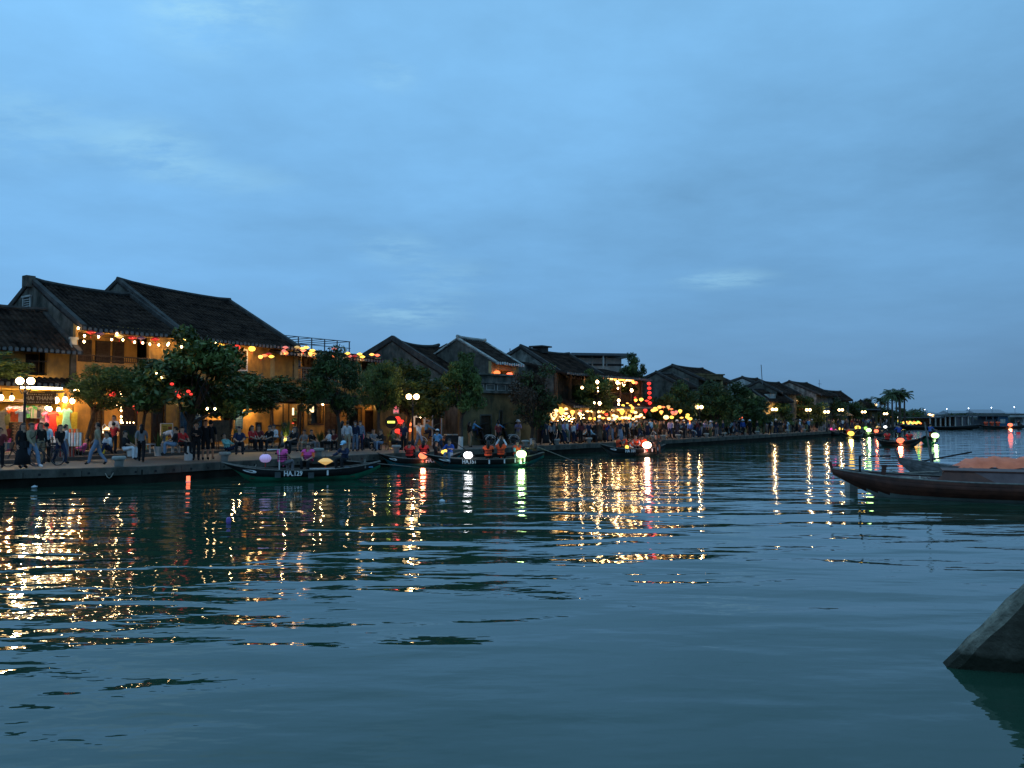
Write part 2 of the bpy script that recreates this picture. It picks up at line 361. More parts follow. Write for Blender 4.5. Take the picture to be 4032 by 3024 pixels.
# raised terraces in front of the cafes
TL = [(-25.5, 31.5), (-21.9, 35.5), (-19.7, 40.2), (-15.8, 47.2), (-11.6, 50.2), (-8.6, 53.5)]
def terr(name, shift, z, m):
    pts = [(x + shift * -0.81, y + shift * 0.585) for x, y in TL]; back = [(x - 12, y + 8.5) for x, y in reversed(pts)]
    mb = MB(); mb.prism(pts + back, 'z', 0.3, z); return tag(mb.obj(name, m), kind='structure')
m_step = M('dark_step_stone', (0.085, 0.078, 0.07), 0.85, 0.3, 1.5, 0.01, 10)
m_terr = M('terrace_floor', (0.13, 0.115, 0.10), 0.7, 0.2, 1.5, 0.01, 10)
terr('step', 0, QZ + 0.16, m_step); terr('terrace', 1.3, QZ + 0.32, m_terr)

# ================================================================== HOUSES
def roof_slope(parent, r0, r1, e0, e1, tmat, sag=0.0, pitch=0.28, thick=0.12, eave_tiles=True, seed=1, emat=None, course=0.6):
    """r0,r1 ridge ends; e0,e1 eave ends (local). One slope: slab + rows of half-round tiles + eave tile ends."""
    r0, r1, e0, e1 = map(Vector, (r0, r1, e0, e1)); rr = random.Random(seed)
    def P(u, v): p = (r0 * (1 - u) + r1 * u) * (1 - v) + (e0 * (1 - u) + e1 * u) * v; p.z -= sag * 4 * u * (1 - u) * (1 - 0.5 * v) + sag * 0.5 * math.sin(v * math.pi); return p
    nu = 8; mb = MB(); vs = []
    for i in range(nu + 1):
        for v in (0, 0.5, 1.0):
            p = P(i / nu, v); vs += [p, p - Vector((0, 0, thick))]
    fs = []
    for i in range(nu):
        for j in range(2):
            a = i * 6 + j * 2; fs += [(a, a + 2, a + 8, a + 6), (a + 1, a + 7, a + 9, a + 3)]
        a = i * 6; fs += [(a, a + 6, a + 7, a + 1), (a + 4, a + 5, a + 11, a + 10)]
    fs += [(0, 1, 3, 2), (2, 3, 5, 4), (nu * 6, nu * 6 + 2, nu * 6 + 3, nu * 6 + 1), (nu * 6 + 2, nu * 6 + 4, nu * 6 + 5, nu * 6 + 3)]
    mb.add(vs, fs); ro = mb.obj('roof', tmat, parent)
    L = (e1 - e0).length; H = (e0 - r0).length; nc = max(3, int(L / pitch)); nk = max(2, int(H / course))
    nrm = (e1 - e0).cross(e0 - r0).normalized(); nrm = -nrm if nrm.z < 0 else nrm
    tb = MB(); udir = (e1 - e0).normalized(); arc = [(-1, 0), (-0.6, 0.75), (0.6, 0.75), (1, 0)]
    for c in range(nc):
        u = (c + 0.5) / nc; off = rr.uniform(-.012, .012)
        for k in range(nk):
            v0 = k / nk; v1 = (k + 1) / nk + 0.02; w = pitch * 0.34
            a = P(u, v0); b = P(u, min(1.0, v1)); lift = 0.01 + rr.uniform(0, .02); sl = rr.uniform(-.015, .015)
            q = [a + udir * (w * 0.85 * x + off) + nrm * (z * 0.075 + 0.0) for x, z in arc] + [b + udir * (w * x + off + sl) + nrm * (z * 0.085 + lift) for x, z in arc]
            tb.add(q, [(0, 1, 5, 4), (1, 2, 6, 5), (2, 3, 7, 6), (4, 5, 6, 7)])
    tag(tb.obj('tile_rows', tmat, ro), kind='stuff')
    if eave_tiles:
        em = emat or m_etile
        prof = MB().prism([(-0.075, -0.11), (0.075, -0.11), (0.09, 0.02), (0.05, 0.09), (-0.05, 0.09), (-0.09, 0.02)], 'y', -0.03, 0.02).mesh('eave_tile', em)
        ang = math.atan2(udir.y, udir.x)
        for c in range(min(nc, 120)):
            p = P((c + 0.5) / nc, 1.0); link(prof, 'eave_tile', ro, p + Vector((0, 0, rr.uniform(-.02, .02))) - Vector((-udir.y, udir.x, 0)) * 0.035, ang, scale=(1, 1, rr.uniform(.8, 1.1)))
    return ro, P
def frame_part(parent, x0, x1, z0, z1, y, m, w=0.09, d=0.1, name='frame', proud=0.03):
    mb = MB(); mb.box(x0 - w, x0, y - proud, y + d, z0 - w, z1 + w); mb.box(x1, x1 + w, y - proud, y + d, z0 - w, z1 + w)
    mb.box(x0, x1, y - proud, y + d, z1, z1 + w); mb.box(x0, x1, y - proud, y + d, z0 - w, z0)
    return mb.obj(name, m, parent)
def louvre_leaf(parent, x0, x1, z0, z1, y, m, name='shutter', n=None):
    o = MB(); w = 0.07; o.box(x0, x0 + w, y, y + 0.05, z0, z1); o.box(x1 - w, x1, y, y + 0.05, z0, z1); o.box(x0 + w, x1 - w, y, y + 0.05, z1 - w, z1); o.box(x0 + w, x1 - w, y, y + 0.05, z0, z0 + w)
    o.box(x0 + w, x1 - w, y + 0.03, y + 0.045, z0 + w, z1 - w)
    so = o.obj(name, m, parent); n = n or max(3, int((z1 - z0) / 0.12)); s = MB(); h = (z1 - z0 - 2 * w) / n
    for k in range(n):
        z = z0 + w + (k + 0.5) * h; s.add([(x0 + w, y + 0.03, z + h * .4), (x1 - w, y + 0.03, z + h * .4), (x1 - w, y - 0.005, z - h * .3), (x0 + w, y - 0.005, z - h * .3)], [(0, 1, 2, 3)])
    s.obj('louvres', m, so); return so
def gable_house(name, label, line, s0, L, D, ridge_d, eave, ridge, back_eave, walls, gwall=None, tmat=None, base=QZ, openings=(), overhang=0.7,
                verge=0.22, vmat=None, sag=0.08, rend=0.0, seed=1, cat='house', group=None, emat=None, eave_tiles=True, back=True, off=0.0):
    """front wall stands on `line` from s0 for L metres. heights absolute; eave/ridge pairs (left,right)."""
    gwall = gwall or walls; tmat = tmat or m_tile; vmat = vmat or m_mortar
    q = line.p - line.n * off + line.d * s0; rz = math.pi / 2 - line.a
    h = thing(name, label, cat, (q.x, q.y, base), rz, group)
    e0, e1 = eave[0] - base, eave[1] - base; g0, g1 = ridge[0] - base, ridge[1] - base; be = back_eave - base
    T = 0.28
    # front wall with real openings (grid of boxes)
    hw = min(e0, e1) - 0.04
    ops = []
    for o in openings:
        (px0, px1, pt, pb, kind) = o[:5]; opt = o[5] if len(o) > 5 else {}
        pm = (pt + pb) / 2; x0 = line.hit(px0, pm, off)[0] - s0; x1 = line.hit(px1, pm, off)[0] - s0; pc = (px0 + px1) / 2
        z1 = line.hit(pc, pt, off)[1] - base; z0 = max(0.02, line.hit(pc, pb, off)[1] - base)
        x0 = max(0.12, x0); x1 = min(L - 0.12, x1); z1 = min(z1, hw - 0.1)
        if x1 - x0 > 0.15 and z1 > z0 + 0.2: ops.append((x0, x1, z0, z1, kind, opt))
    xs = sorted({0, L, *[o[0] for o in ops], *[o[1] for o in ops]}); w = MB()
    for a, b in zip(xs[:-1], xs[1:]):
        if b - a < 1e-4: continue
        cuts = sorted([(o[2], o[3]) for o in ops if o[0] < b - 1e-4 and o[1] > a + 1e-4]); z = 0
        for c0, c1 in cuts:
            if c0 > z: w.box(a, b, 0, T, z, c0)
            z = max(z, c1)
        w.box(a, b, 0, T, z, hw)
    w.obj('front_wall', walls, h)
    def zr(y, a, r, bk):  # roof height at depth
        return a + (r - a) * y / ridge_d if y < ridge_d else r + (bk - r) * (y - ridge_d) / (D - ridge_d)
    for x0, x1, ee, gg, nm in ((0, T, e0, g0, 'gable_wall'), (L - T, L, e1, g1, 'gable_wall')):
        poly = [(T + .002, 0), (D, 0), (D, be - 0.08), (ridge_d, gg - 0.08), (T + .002, zr(T, ee, gg, be) - 0.08)]
        MB().prism(poly, 'x', x0, x1).obj(nm, gwall, h)
    MB().box(T, L - T, D - T, D, 0, be - 0.1).obj('back_wall', gwall, h)
    # room floor between storeys keeps light in place
    MB().box(T, L - T, T + .002, D - T - .002, max(2.6, hw * 0.48), max(2.6, hw * 0.48) + 0.15).obj('upper_floor', m_wood, h)
    # slopes
    dz = overhang * (g0 - e0) / ridge_d; dz1 = overhang * (g1 - e1) / ridge_d; x0 = -0.05; x1 = L + 0.05
    roof_slope(h, (x0, ridge_d, g0), (x1 + rend, ridge_d, g1), (x0, -overhang, e0 - dz), (x1, -overhang, e1 - dz1), tmat, sag, seed=seed, emat=emat, eave_tiles=eave_tiles)
    if back: roof_slope(h, (x0, ridge_d, g0), (x1 + rend, ridge_d, g1), (x0, D + 0.3, be - 0.1), (x1, D + 0.3, be - 0.1), tmat, sag, seed=seed + 50, eave_tiles=False, pitch=0.5, course=1.5)
    # ridge cap and verges
    n = 8; cap = []
    for i in range(n + 1):
        u = i / n; cap.append((x0 + (x1 + rend - x0) * u, ridge_d, g0 + (g1 - g0) * u - sag * 4 * u * (1 - u) + 0.1 + (0.06 if i in (0, n) else 0)))
    MB().tube(cap, 0.14, 6).obj('ridge_cap', vmat if vmat is not m_white else m_mortar, h)
    if verge:
        for xx, a, g in ((-0.05, e0, g0), (L - 0.2, e1, g1)):
            b = MB(); dzz = overhang * (g - a) / ridge_d
            b.add([(xx, -overhang - .03, a - dzz - .12), (xx, ridge_d, g - .12), (xx, D + .3, be - .2), (xx, D + .3, be + verge), (xx, ridge_d, g + verge), (xx, -overhang - .03, a - dzz + verge)] +
                  [(xx + .28, -overhang - .03, a - dzz - .12), (xx + .28, ridge_d, g - .12), (xx + .28, D + .3, be - .2), (xx + .28, D + .3, be + verge), (xx + .28, ridge_d, g + verge), (xx + .28, -overhang - .03, a - dzz + verge)],
                  [(0, 1, 4, 5), (1, 2, 3, 4), (11, 10, 7, 6), (10, 9, 8, 7), (0, 6, 7, 1), (1, 7, 8, 2), (2, 8, 9, 3), (3, 9, 10, 4), (4, 10, 11, 5), (5, 11, 6, 0)])
            b.obj('verge', vmat, h)
    # fill openings
    for x0, x1, z0, z1, kind, opt in ops:
        fill_opening(h, x0, x1, z0, z1, kind, opt, T)
    h['s0'] = s0
    return h
def fill_opening(h, x0, x1, z0, z1, kind, opt, T):
    fm = opt.get('frame', m_wood)
    if kind in ('door', 'window'):
        o = MB().box(x0 + .002, x1 - .002, T - 0.06, T - 0.02, z0, z1).obj(kind, opt.get('pane', m_dark), h)
        frame_part(o, x0, x1, z0, z1, 0, fm, opt.get('w', 0.09), 0.1)
        n = opt.get('leaves', 2); ww = (x1 - x0) / n
        if opt.get('louvre', True):
            for k in range(n): louvre_leaf(o, x0 + k * ww + .01, x0 + (k + 1) * ww - .01, z0 + .02, z1 - .02, 0.1, opt.get('leaf', m_wood))
    elif kind == 'bars':
        o = MB().box(x0 + .002, x1 - .002, T + 0.3, T + 0.34, z0, z1).obj('window', m_dark, h); frame_part(o, x0, x1, z0, z1, 0, fm, 0.1, 0.1)
        b = MB(); n = int((x1 - x0) / 0.14)
        for k in range(1, n): b.box(x0 + k * (x1 - x0) / n - .015, x0 + k * (x1 - x0) / n + .015, 0.1, 0.13, z0, z1)
        b.obj('bars', m_wood, o)
    elif kind == 'lit':
        o = frame_part(h, x0, x1, z0, z1, 0, fm, 0.1, 0.12, 'window')
        d = opt.get('depth', 1.4); wm = opt.get('inside', M('warm_room_wall', (0.42, 0.28, 0.12), 0.9))
        MB().box(x0 - .4, x1 + .4, T + d, T + d + .05, z0 - .5, z1 + .2).obj('room_wall', wm, o)
        if opt.get('shelves', True):
            b = MB(); zz = z0 + 0.15; k = 0
            while zz < z1 - 0.1: b.box(x0 - .2, x1 + .2, T + d - .3, T + d - .002, zz, zz + .03); zz += 0.42; k += 1
            b.obj('shelf', m_wood2, o)
            it = MB(); rr = random.Random(int(x0 * 97)); zz = z0 + 0.18
            while zz < z1 - 0.3:
                x = x0 - .15
                while x < x1 + .1:
                    wv = rr.uniform(.05, .16); it.mat(rr.randrange(4)); it.box(x, x + wv, T + d - .28, T + d - .08, zz, zz + rr.uniform(.12, .32)); x += wv + rr.uniform(.02, .1)
                zz += 0.42
            tag(it.obj('goods', [M('goods_cream', (0.6, 0.5, 0.35)), M('goods_red', (0.4, 0.06, 0.04)), M('goods_brown', (0.16, 0.09, 0.05)), M('goods_green', (0.1, 0.22, 0.12))], o), kind='stuff')
        if opt.get('neon'):
            for zf, hgt, mt in opt['neon']:
                zc = z0 + (z1 - z0) * zf; MB().box(x0 + .12, x0 + (x1 - x0) * opt.get('nw', .62), T + .1, T + .14, zc - hgt / 2, zc + hgt / 2).obj('light_panel', mt, o)
        plamp(((x0 + x1) / 2, T + d * 0.5, z1 - 0.25), opt.get('power', 14), opt.get('col', (1, 0.66, 0.3)), 0.06, h)
        if opt.get('shut'):
            louvre_leaf(o, x1 - (x1 - x0) * 0.28, x1, z0 + .02, z1 - .02, 0.16, m_wood)
    elif kind == 'open':       # loggia: recessed wall and doors behind
        d = opt.get('depth', 1.3); wm = opt.get('wall', m_yel)
        lo = MB(); lo.box(x0 - .1, x1 + .1, T + d, T + d + .15, z0 - .1, z1 + .2); lo.box(x0, x1, T + .002, T + d - .002, z0 - .12, z0 - .02); lo.obj('loggia_wall', wm, h)
        for a, b in opt.get('doors', ()):
            xa, xb = x0 + (x1 - x0) * a, x0 + (x1 - x0) * b
            dd = MB().box(xa, xb, T + d - .05, T + d - .002, z0, z1 - .25).obj('door', m_dark, h); n = max(1, round((xb - xa) / 0.6))
            for k in range(n): louvre_leaf(dd, xa + (xb - xa) * k / n + .01, xa + (xb - xa) * (k + 1) / n - .01, z0 + .02, z1 - .28, T + d - .12, m_wood)
        rail(h, x0, x1, 0.1, z0, opt.get('rail', 0.9), opt.get('rmat', m_wood), opt.get('rstep', 0.16))
    elif kind == 'void':
        MB().box(x0 - .1, x1 + .1, T + 1.6, T + 1.7, z0, z1).obj('dark_room_wall', m_dark, h)
def rail(parent, x0, x1, y, z, hgt, m, step=0.16, name='balcony_rail'):
    b = MB(); b.box(x0, x1, y - .03, y + .03, z + hgt - .06, z + hgt); b.box(x0, x1, y - .02, y + .02, z + .08, z + .12)
    n = max(2, int((x1 - x0) / step))
    for k in range(n + 1): xx = x0 + (x1 - x0) * k / n; b.box(xx - .012, xx + .012, y - .012, y + .012, z + .12, z + hgt - .06)
    return b.obj(name, m, parent)
def S(line, px, py=1600, off=0): return line.hit(px, py, off)[0]
def Zf(line, px, py, off=0): return line.hit(px, py, off)[1]

e_warm = E('warm_light_panel', (1.0, 0.42, 0.08), 2.2); e_pale = E('pale_light_panel', (1.0, 0.78, 0.42), 2.2); e_lime = E('lime_light_panel', (0.85, 0.95, 0.12), 2.0)
e_redn = E('red_neon', (1.0, 0.10, 0.05), 2.5)
# H0 - shop house at the left edge
s290 = S(LA, 292, 1600)
H0 = gable_house('shop_house', 'low yellow shop house at the left edge with open clothes shop below its upper window', LA, s290 - 9.5, 9.5 - .05, 7.0, 3.3,
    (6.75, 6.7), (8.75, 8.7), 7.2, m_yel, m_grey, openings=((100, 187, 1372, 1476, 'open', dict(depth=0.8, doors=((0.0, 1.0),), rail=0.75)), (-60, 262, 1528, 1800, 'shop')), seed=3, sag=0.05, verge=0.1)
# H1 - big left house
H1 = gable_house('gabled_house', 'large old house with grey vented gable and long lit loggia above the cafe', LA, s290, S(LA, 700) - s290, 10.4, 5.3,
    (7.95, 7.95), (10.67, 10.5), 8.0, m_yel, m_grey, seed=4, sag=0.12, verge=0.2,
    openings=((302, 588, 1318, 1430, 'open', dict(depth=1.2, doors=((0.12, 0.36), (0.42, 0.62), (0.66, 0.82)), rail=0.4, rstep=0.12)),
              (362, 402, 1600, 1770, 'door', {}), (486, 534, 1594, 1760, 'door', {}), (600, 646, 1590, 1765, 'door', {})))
MB().box(-.35, .15, 5.05, 5.6, 10.3 - QZ, 10.95 - QZ).obj('ridge_block', m_grey, H1)
gv = MB().box(-.03, 0.0, 5.2, 6.0, 8.9 - QZ, 9.7 - QZ).obj('gable_vent', m_dark, H1)
b = MB(); b.box(-.10, -.03, 5.1, 5.2, 8.8 - QZ, 9.75 - QZ); b.box(-.10, -.03, 6.0, 6.1, 8.8 - QZ, 9.75 - QZ); b.box(-.14, -.03, 5.05, 6.15, 9.75 - QZ, 9.85 - QZ); b.box(-.10, -.03, 5.2, 6.0, 8.8 - QZ, 8.9 - QZ); b.obj('frame', m_pale, gv)
b = MB()
for k in range(6): b.box(-.08, -.03, 5.2, 6.0, 8.95 - QZ + k * .13, 9.0 - QZ + k * .13)
b.obj('louvres', m_pale, gv)
# H2
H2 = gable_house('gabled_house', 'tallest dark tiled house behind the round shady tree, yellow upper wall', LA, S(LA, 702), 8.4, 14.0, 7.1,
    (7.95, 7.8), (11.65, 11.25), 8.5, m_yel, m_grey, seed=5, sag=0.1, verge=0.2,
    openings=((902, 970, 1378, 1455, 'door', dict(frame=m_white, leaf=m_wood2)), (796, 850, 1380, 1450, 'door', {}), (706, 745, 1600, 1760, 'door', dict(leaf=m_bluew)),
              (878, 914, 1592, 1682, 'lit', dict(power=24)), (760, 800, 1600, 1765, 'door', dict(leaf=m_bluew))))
louvre_leaf(H2, S(LA, 925) - S(LA, 702), S(LA, 954) - S(LA, 702), Zf(LA, 940, 1690) - QZ, Zf(LA, 940, 1607) - QZ, -0.09, m_bluew)
for hh, LL in ((H1, S(LA, 700) - s290), (H2, 8.4)):
    MB().box(-.02, LL, -.10, -.002, 4.75 - QZ, 4.95 - QZ).obj('string_course', m_yel2, hh)
b = MB(); b.box(-.30, .0, -.16, -.003, 4.2 - QZ, 6.6 - QZ); b.obj('pilaster', m_grey, H1); b = MB(); b.box(-.30, .0, -.16, -.003, 6.6 - QZ, 7.0 - QZ); b.box(-.36, .06, -.22, -.003, 7.0 - QZ, 7.12 - QZ); b.box(-.36, .06, -.22, -.003, 6.5 - QZ, 6.6 - QZ); b.obj('capital', m_pale, H1)
# H3 - verandah house with roof terrace
s3 = S(LA, 1062); L3 = S(LA, 1500) - s3
H3 = thing('verandah_house', 'yellow two storey restaurant with lattice balcony and steel railed roof terrace', 'house', (*(LA.p + LA.d * s3), QZ), math.pi / 2 - LA.a)
ops3 = []
def ops_px(line, s0, base, lst):
    r = []
    for px0, px1, pt, pb, kind, opt in lst:
        pm = (pt + pb) / 2; pc = (px0 + px1) / 2
        r.append((line.hit(px0, pm)[0] - s0, line.hit(px1, pm)[0] - s0, max(.02, line.hit(pc, pb)[1] - base), line.hit(pc, pt)[1] - base, kind, opt))
    return r
def wall_box(parent, L, H, ops, m, T=0.28, name='front_wall', z0=0):
    xs = sorted({0, L, *[o[0] for o in ops], *[o[1] for o in ops]}); w = MB()
    for a, b in zip(xs[:-1], xs[1:]):
        z = z0
        for c0, c1 in sorted([(o[2], o[3]) for o in ops if o[0] < b - 1e-4 and o[1] > a + 1e-4]):
            if c0 > z: w.box(a, b, 0, T, z, c0)
            z = max(z, c1)
        if H > z: w.box(a, b, 0, T, z, H)
    w.obj(name, m, parent)
    for o in ops: fill_opening(parent, *o, T)
z_bt = 5.35 - QZ; z_br = 6.3 - QZ
ops3 = ops_px(LA, s3, QZ, [(1068, 1112, 1592, 1672, 'lit', dict(power=10, neon=((.78, .42, e_warm), (.35, .12, e_lime)), shut=1, shelves=False, depth=1.2)),
    (1138, 1192, 1592, 1765, 'lit', dict(power=14, neon=((.83, .5, e_pale), (.55, .05, e_redn)), shut=1)),
    (1216, 1270, 1596, 1668, 'lit', dict(power=8, neon=((.8, .45, e_pale),), shut=1)), (1282, 1330, 1600, 1760, 'door', {}), (1368, 1420, 1610, 1760, 'lit', dict(power=8)), (1440, 1480, 1620, 1765, 'door', {})])
wall_box(H3, L3, z_bt, ops3, m_yel)
b = MB(); b.box(0, L3, 0.3, 9, z_bt - .25, z_bt - .01); b.obj('balcony_floor', m_wood2, H3)
MB().box(0, .28, .3, 9, 0, 7.5 - QZ).obj('side_wall', m_grey, H3); MB().box(L3 - .28, L3, .3, 9, 0, 7.5 - QZ).obj('side_wall', m_grey, H3)
MB().box(.28, L3 - .28, 2.2, 2.4, z_bt, 7.4 - QZ).obj('inner_wall', m_yel, H3)
for k in range(5):
    xd = 1.0 + k * (L3 - 1.5) / 5; d = MB().box(xd, xd + .9, 2.12, 2.198, z_bt, z_bt + 1.9).obj('door', m_dark, H3); louvre_leaf(d, xd + .01, xd + .44, z_bt + .02, z_bt + 1.88, 2.05, m_wood); louvre_leaf(d, xd + .46, xd + .89, z_bt + .02, z_bt + 1.88, 2.05, m_wood)
nb = 5; m_latt = M('grey_lattice_block', (0.16, 0.17, 0.15), 0.9, 0.3, 4)
for k in range(nb + 1):
    xx = k * (L3 - .4) / nb; MB().box(xx, xx + .35, -.02, .26, z_bt, 7.35 - QZ).obj('pillar', m_yel2, H3)
for k in range(nb):
    a, c = k * (L3 - .4) / nb + .35, (k + 1) * (L3 - .4) / nb; b = MB(); b.box(a, c, .05, .2, z_br - .1, z_br); b.box(a, c, .08, .17, z_bt, z_bt + .06); m2 = 6
    for i in range(m2 + 1): xx = a + (c - a) * i / m2; b.box(xx - .02, xx + .02, .1, .15, z_bt + .06, z_br - .1)
    for i in range(1, 4): zz = z_bt + (z_br - z_bt) * i / 4; b.box(a, c, .1, .15, zz - .015, zz + .015)
    for i in range(m2):
        for j in range(4): b.lathe([(.05, 0), (.05, .04)], 6, (a + (c - a) * (i + .5) / m2, .1, z_bt + (z_br - z_bt) * (j + .4) / 4))
    b.obj('balustrade', m_latt, H3)
roof_slope(H3, (-.1, 2.6, 7.9 - QZ), (L3 + .1, 2.6, 7.7 - QZ), (-.1, -1.0, 7.05 - QZ), (L3 + .1, -1.0, 7.0 - QZ), m_tile, .05, seed=9)
MB().box(0, L3, 2.7, 9, 7.6 - QZ, 7.75 - QZ).obj('roof_terrace', m_mortar, H3)
b = MB()
for yy in (3.4, 8.5):
    for k in range(9):
        xx = 0.1 + k * (L3 - .2) / 8; b.box(xx - .035, xx + .035, yy - .03, yy + .03, 7.7 - QZ, 8.77 - QZ)
    for zz in (8.2, 8.72): b.box(0, L3, yy - .025, yy + .025, zz - QZ, zz + .05 - QZ)
for k in range(9): xx = 0.1 + k * (L3 - .2) / 8; b.box(xx - .03, xx + .03, 3.4, 8.5, 8.72 - QZ, 8.77 - QZ)
b.obj('terrace_frame', m_metal, H3); MB().box(.3, L3 - .3, 9.0, 9.2, 7.0 - QZ, 8.35 - QZ).obj('rear_parapet', m_grey, H3)
# awning roofs over ground floor
MB().prism([(-1.5, 3.75 - QZ), (.0, 4.35 - QZ), (.0, 4.45 - QZ), (-1.5, 3.85 - QZ)], 'x', 0, L3).obj('awning', M('black_awning', (0.02, 0.022, 0.02), 0.8, 0.3, 4), H3)
b2 = MB().prism([(-1.1, 3.75 - QZ), (.0, 4.3 - QZ), (.0, 4.4 - QZ), (-1.1, 3.85 - QZ)], 'x', 3.0, 8.3).obj('awning', m_tile2, H2)
roof_slope(H0, (1.2, -0.1, 4.95 - QZ), (9.2, -0.1, 4.9 - QZ), (1.2, -1.4, 4.55 - QZ), (9.2, -1.4, 4.5 - QZ), m_tile, .03, seed=19)
# H4 dark sway-backed house, H4 front
L4 = Line(*onz(1738, 1755, QZ).xy[:], 36); L4.p = Vector((atY(1738, 1640, 60).x, 60))
H4 = gable_house('gabled_house', 'black swaybacked roof house with bulky stepped gable, left of the white edged gable', L4, 0, 6.6, 10.5, 5.0,
    (6.1, 6.0), (8.75, 8.6), 6.5, m_grey, m_grey, seed=6, sag=0.28, verge=0.35, rend=-1.2)
LC = Line(atY(1606, 1640, 57.5).x, 57.5, 52); sc1 = S(LC, 1815)
H4b = thing('street_house', 'low yellow street house with white framed windows behind the two globe lamp', 'house', (*LC.p, QZ), math.pi / 2 - LC.a)
wall_box(H4b, sc1, 4.9 - QZ, ops_px(LC, 0, QZ, [(1634, 1668, 1644, 1674, 'window', dict(frame=m_white, louvre=False, w=.14)), (1704, 1736, 1634, 1750, 'door', dict(frame=m_white, louvre=True)),
    (1764, 1794, 1640, 1672, 'window', dict(frame=m_white, louvre=False, w=.14))]), m_yel)
MB().box(0, sc1, .3, 5, 0, 4.85 - QZ).obj('house_body', m_oldy, H4b)
b = MB(); b.box(-.1, sc1 + .1, -.15, .3, 4.9 - QZ, 5.05 - QZ); b.box(-.1, sc1 + .1, -.05, .3, 5.05 - QZ, 5.4 - QZ); b.box(-.15, sc1 + .15, -.2, .35, 5.4 - QZ, 5.52 - QZ); b.obj('cornice', m_pale, H4b)
# H5 white-verged gable house
L5 = Line(atY(1935, 1640, 62).x, 62, 36)
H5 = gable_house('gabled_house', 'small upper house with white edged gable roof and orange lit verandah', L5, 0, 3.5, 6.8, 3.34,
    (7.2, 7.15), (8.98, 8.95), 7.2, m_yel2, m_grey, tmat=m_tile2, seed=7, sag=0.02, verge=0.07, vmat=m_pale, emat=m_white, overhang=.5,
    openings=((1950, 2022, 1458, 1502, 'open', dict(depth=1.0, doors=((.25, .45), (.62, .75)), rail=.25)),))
plamp((1.3, .7, 6.65 - QZ), 70, (1, .36, .10), .08, H5)
# old wall with mouldings
LO = Line(atY(1812, 1640, 58).x, 58, 45); so = S(LO, 2190)
HO = thing('old_wall_house', 'windowless weathered grey ochre wall with stained mouldings behind the pedal cabs', 'house', (*LO.p, QZ), math.pi / 2 - LO.a)
wall_box(HO, so, 4.6 - QZ, ops_px(LO, 0, QZ, [(1893, 1932, 1636, 1755, 'door', dict(frame=m_grey, leaf=m_wood)), (1968, 1975, 1620, 1680, 'window', dict(louvre=False, frame=m_grey)),
    (2116, 2160, 1645, 1745, 'door', dict(frame=m_mortar, louvre=False))]), m_oldy)
MB().box(0, so, .3, 7, 0, 4.55 - QZ).obj('house_body', m_grey, HO)
b = MB()
for z0, z1, o in ((4.6, 4.75, .2), (4.75, 5.3, .02), (5.3, 5.42, .18), (5.42, 5.9, .0), (5.9, 6.02, .22)): b.box(-.05, so * .6, -o, .4, z0 - QZ, z1 - QZ)
b.obj('parapet', m_grey2, HO)
for k in range(5):
    x0 = .3 + k * so * .11; frame_part(HO, x0, x0 + .75, 4.85 - QZ, 5.2 - QZ, -.03, m_pale, .05, .03, 'panel')
MB().box(S(LO, 2120), S(LO, 2158), -.12, -.02, 3.75 - QZ, 4.45 - QZ).obj('carved_panel', m_wood2, HO)
# H6 mottled gable
L6 = Line(atY(2200, 1640, 68).x, 68, 36)
H6 = gable_house('gabled_house', 'mottled grey gabled house rising behind the reddish brown tree', L6, 0, 7.75, 7.8, 3.85,
    (6.6, 6.5), (8.8, 8.6), 6.9, m_grey, m_grey2, seed=8, sag=0.18, verge=0.2)
b = MB(); b.box(2.6, 3.6, 3.4, 4.4, 8.5 - QZ, 9.0 - QZ); b.box(2.3, 3.9, 3.2, 4.6, 9.0 - QZ, 9.12 - QZ); b.obj('chimney', m_mortar, H6)
# H7 flat concrete building with slab roof
p7 = atY(2262, 1640, 84); H7 = thing('flat_roofed_house', 'pale concrete rooftop building with thin dark slab roof above the lantern restaurant', 'house', (p7.x, 84, QZ), R(10))
MB().box(0, 5.0, 0, 6, 0, 8.9 - QZ).obj('wall', m_pale, H7); MB().box(-.7, 6.1, -1.6, 6.6, 9.05 - QZ, 9.28 - QZ).obj('roof_slab', m_metal, H7)
b = MB()
for x, y in ((1.8, -.15), (3.3, -.15), (5.8, -1.3), (5.8, 5.5), (2.6, -1.4)): b.box(x, x + .14, y, y + .14, 3 if x > 5 or y < -1 else 7.2, 9.05 - QZ)
b.obj('post', m_pale, H7)
MB().box(-.2, 5.2, -.1, 0, 8.1 - QZ, 8.3 - QZ).obj('ledge', m_mortar, H7)
# H8 lantern restaurant
s8 = S(LB, 2192); L8 = S(LB, 2530) - s8
H8 = thing('lantern_restaurant', 'open fronted two storey restaurant crowded with glowing lanterns', 'restaurant', (*(LB.p + LB.d * s8), QZ), math.pi / 2 - LB.a)
m_amber = M('amber_room_wall', (0.45, 0.26, 0.09), 0.9, 0.3, 2)
wall_box(H8, L8, 4.1 - QZ, ops_px(LB, s8, QZ, [(2205, 2262, 1625, 1760, 'lit', dict(power=60, inside=m_amber, depth=2.2)), (2275, 2330, 1625, 1760, 'lit', dict(power=45, inside=m_amber, depth=2.2)),
    (2342, 2400, 1625, 1760, 'lit', dict(power=60, inside=m_amber, depth=2.2)), (2412, 2460, 1625, 1760, 'lit', dict(power=50, inside=m_amber, depth=2.2)), (2472, 2512, 1625, 1760, 'lit', dict(power=50, inside=m_amber, depth=2.2))]), m_yel2)
MB().box(0, L8, .3, 8, 3.95 - QZ, 4.09 - QZ).obj('upper_floor', m_wood, H8)
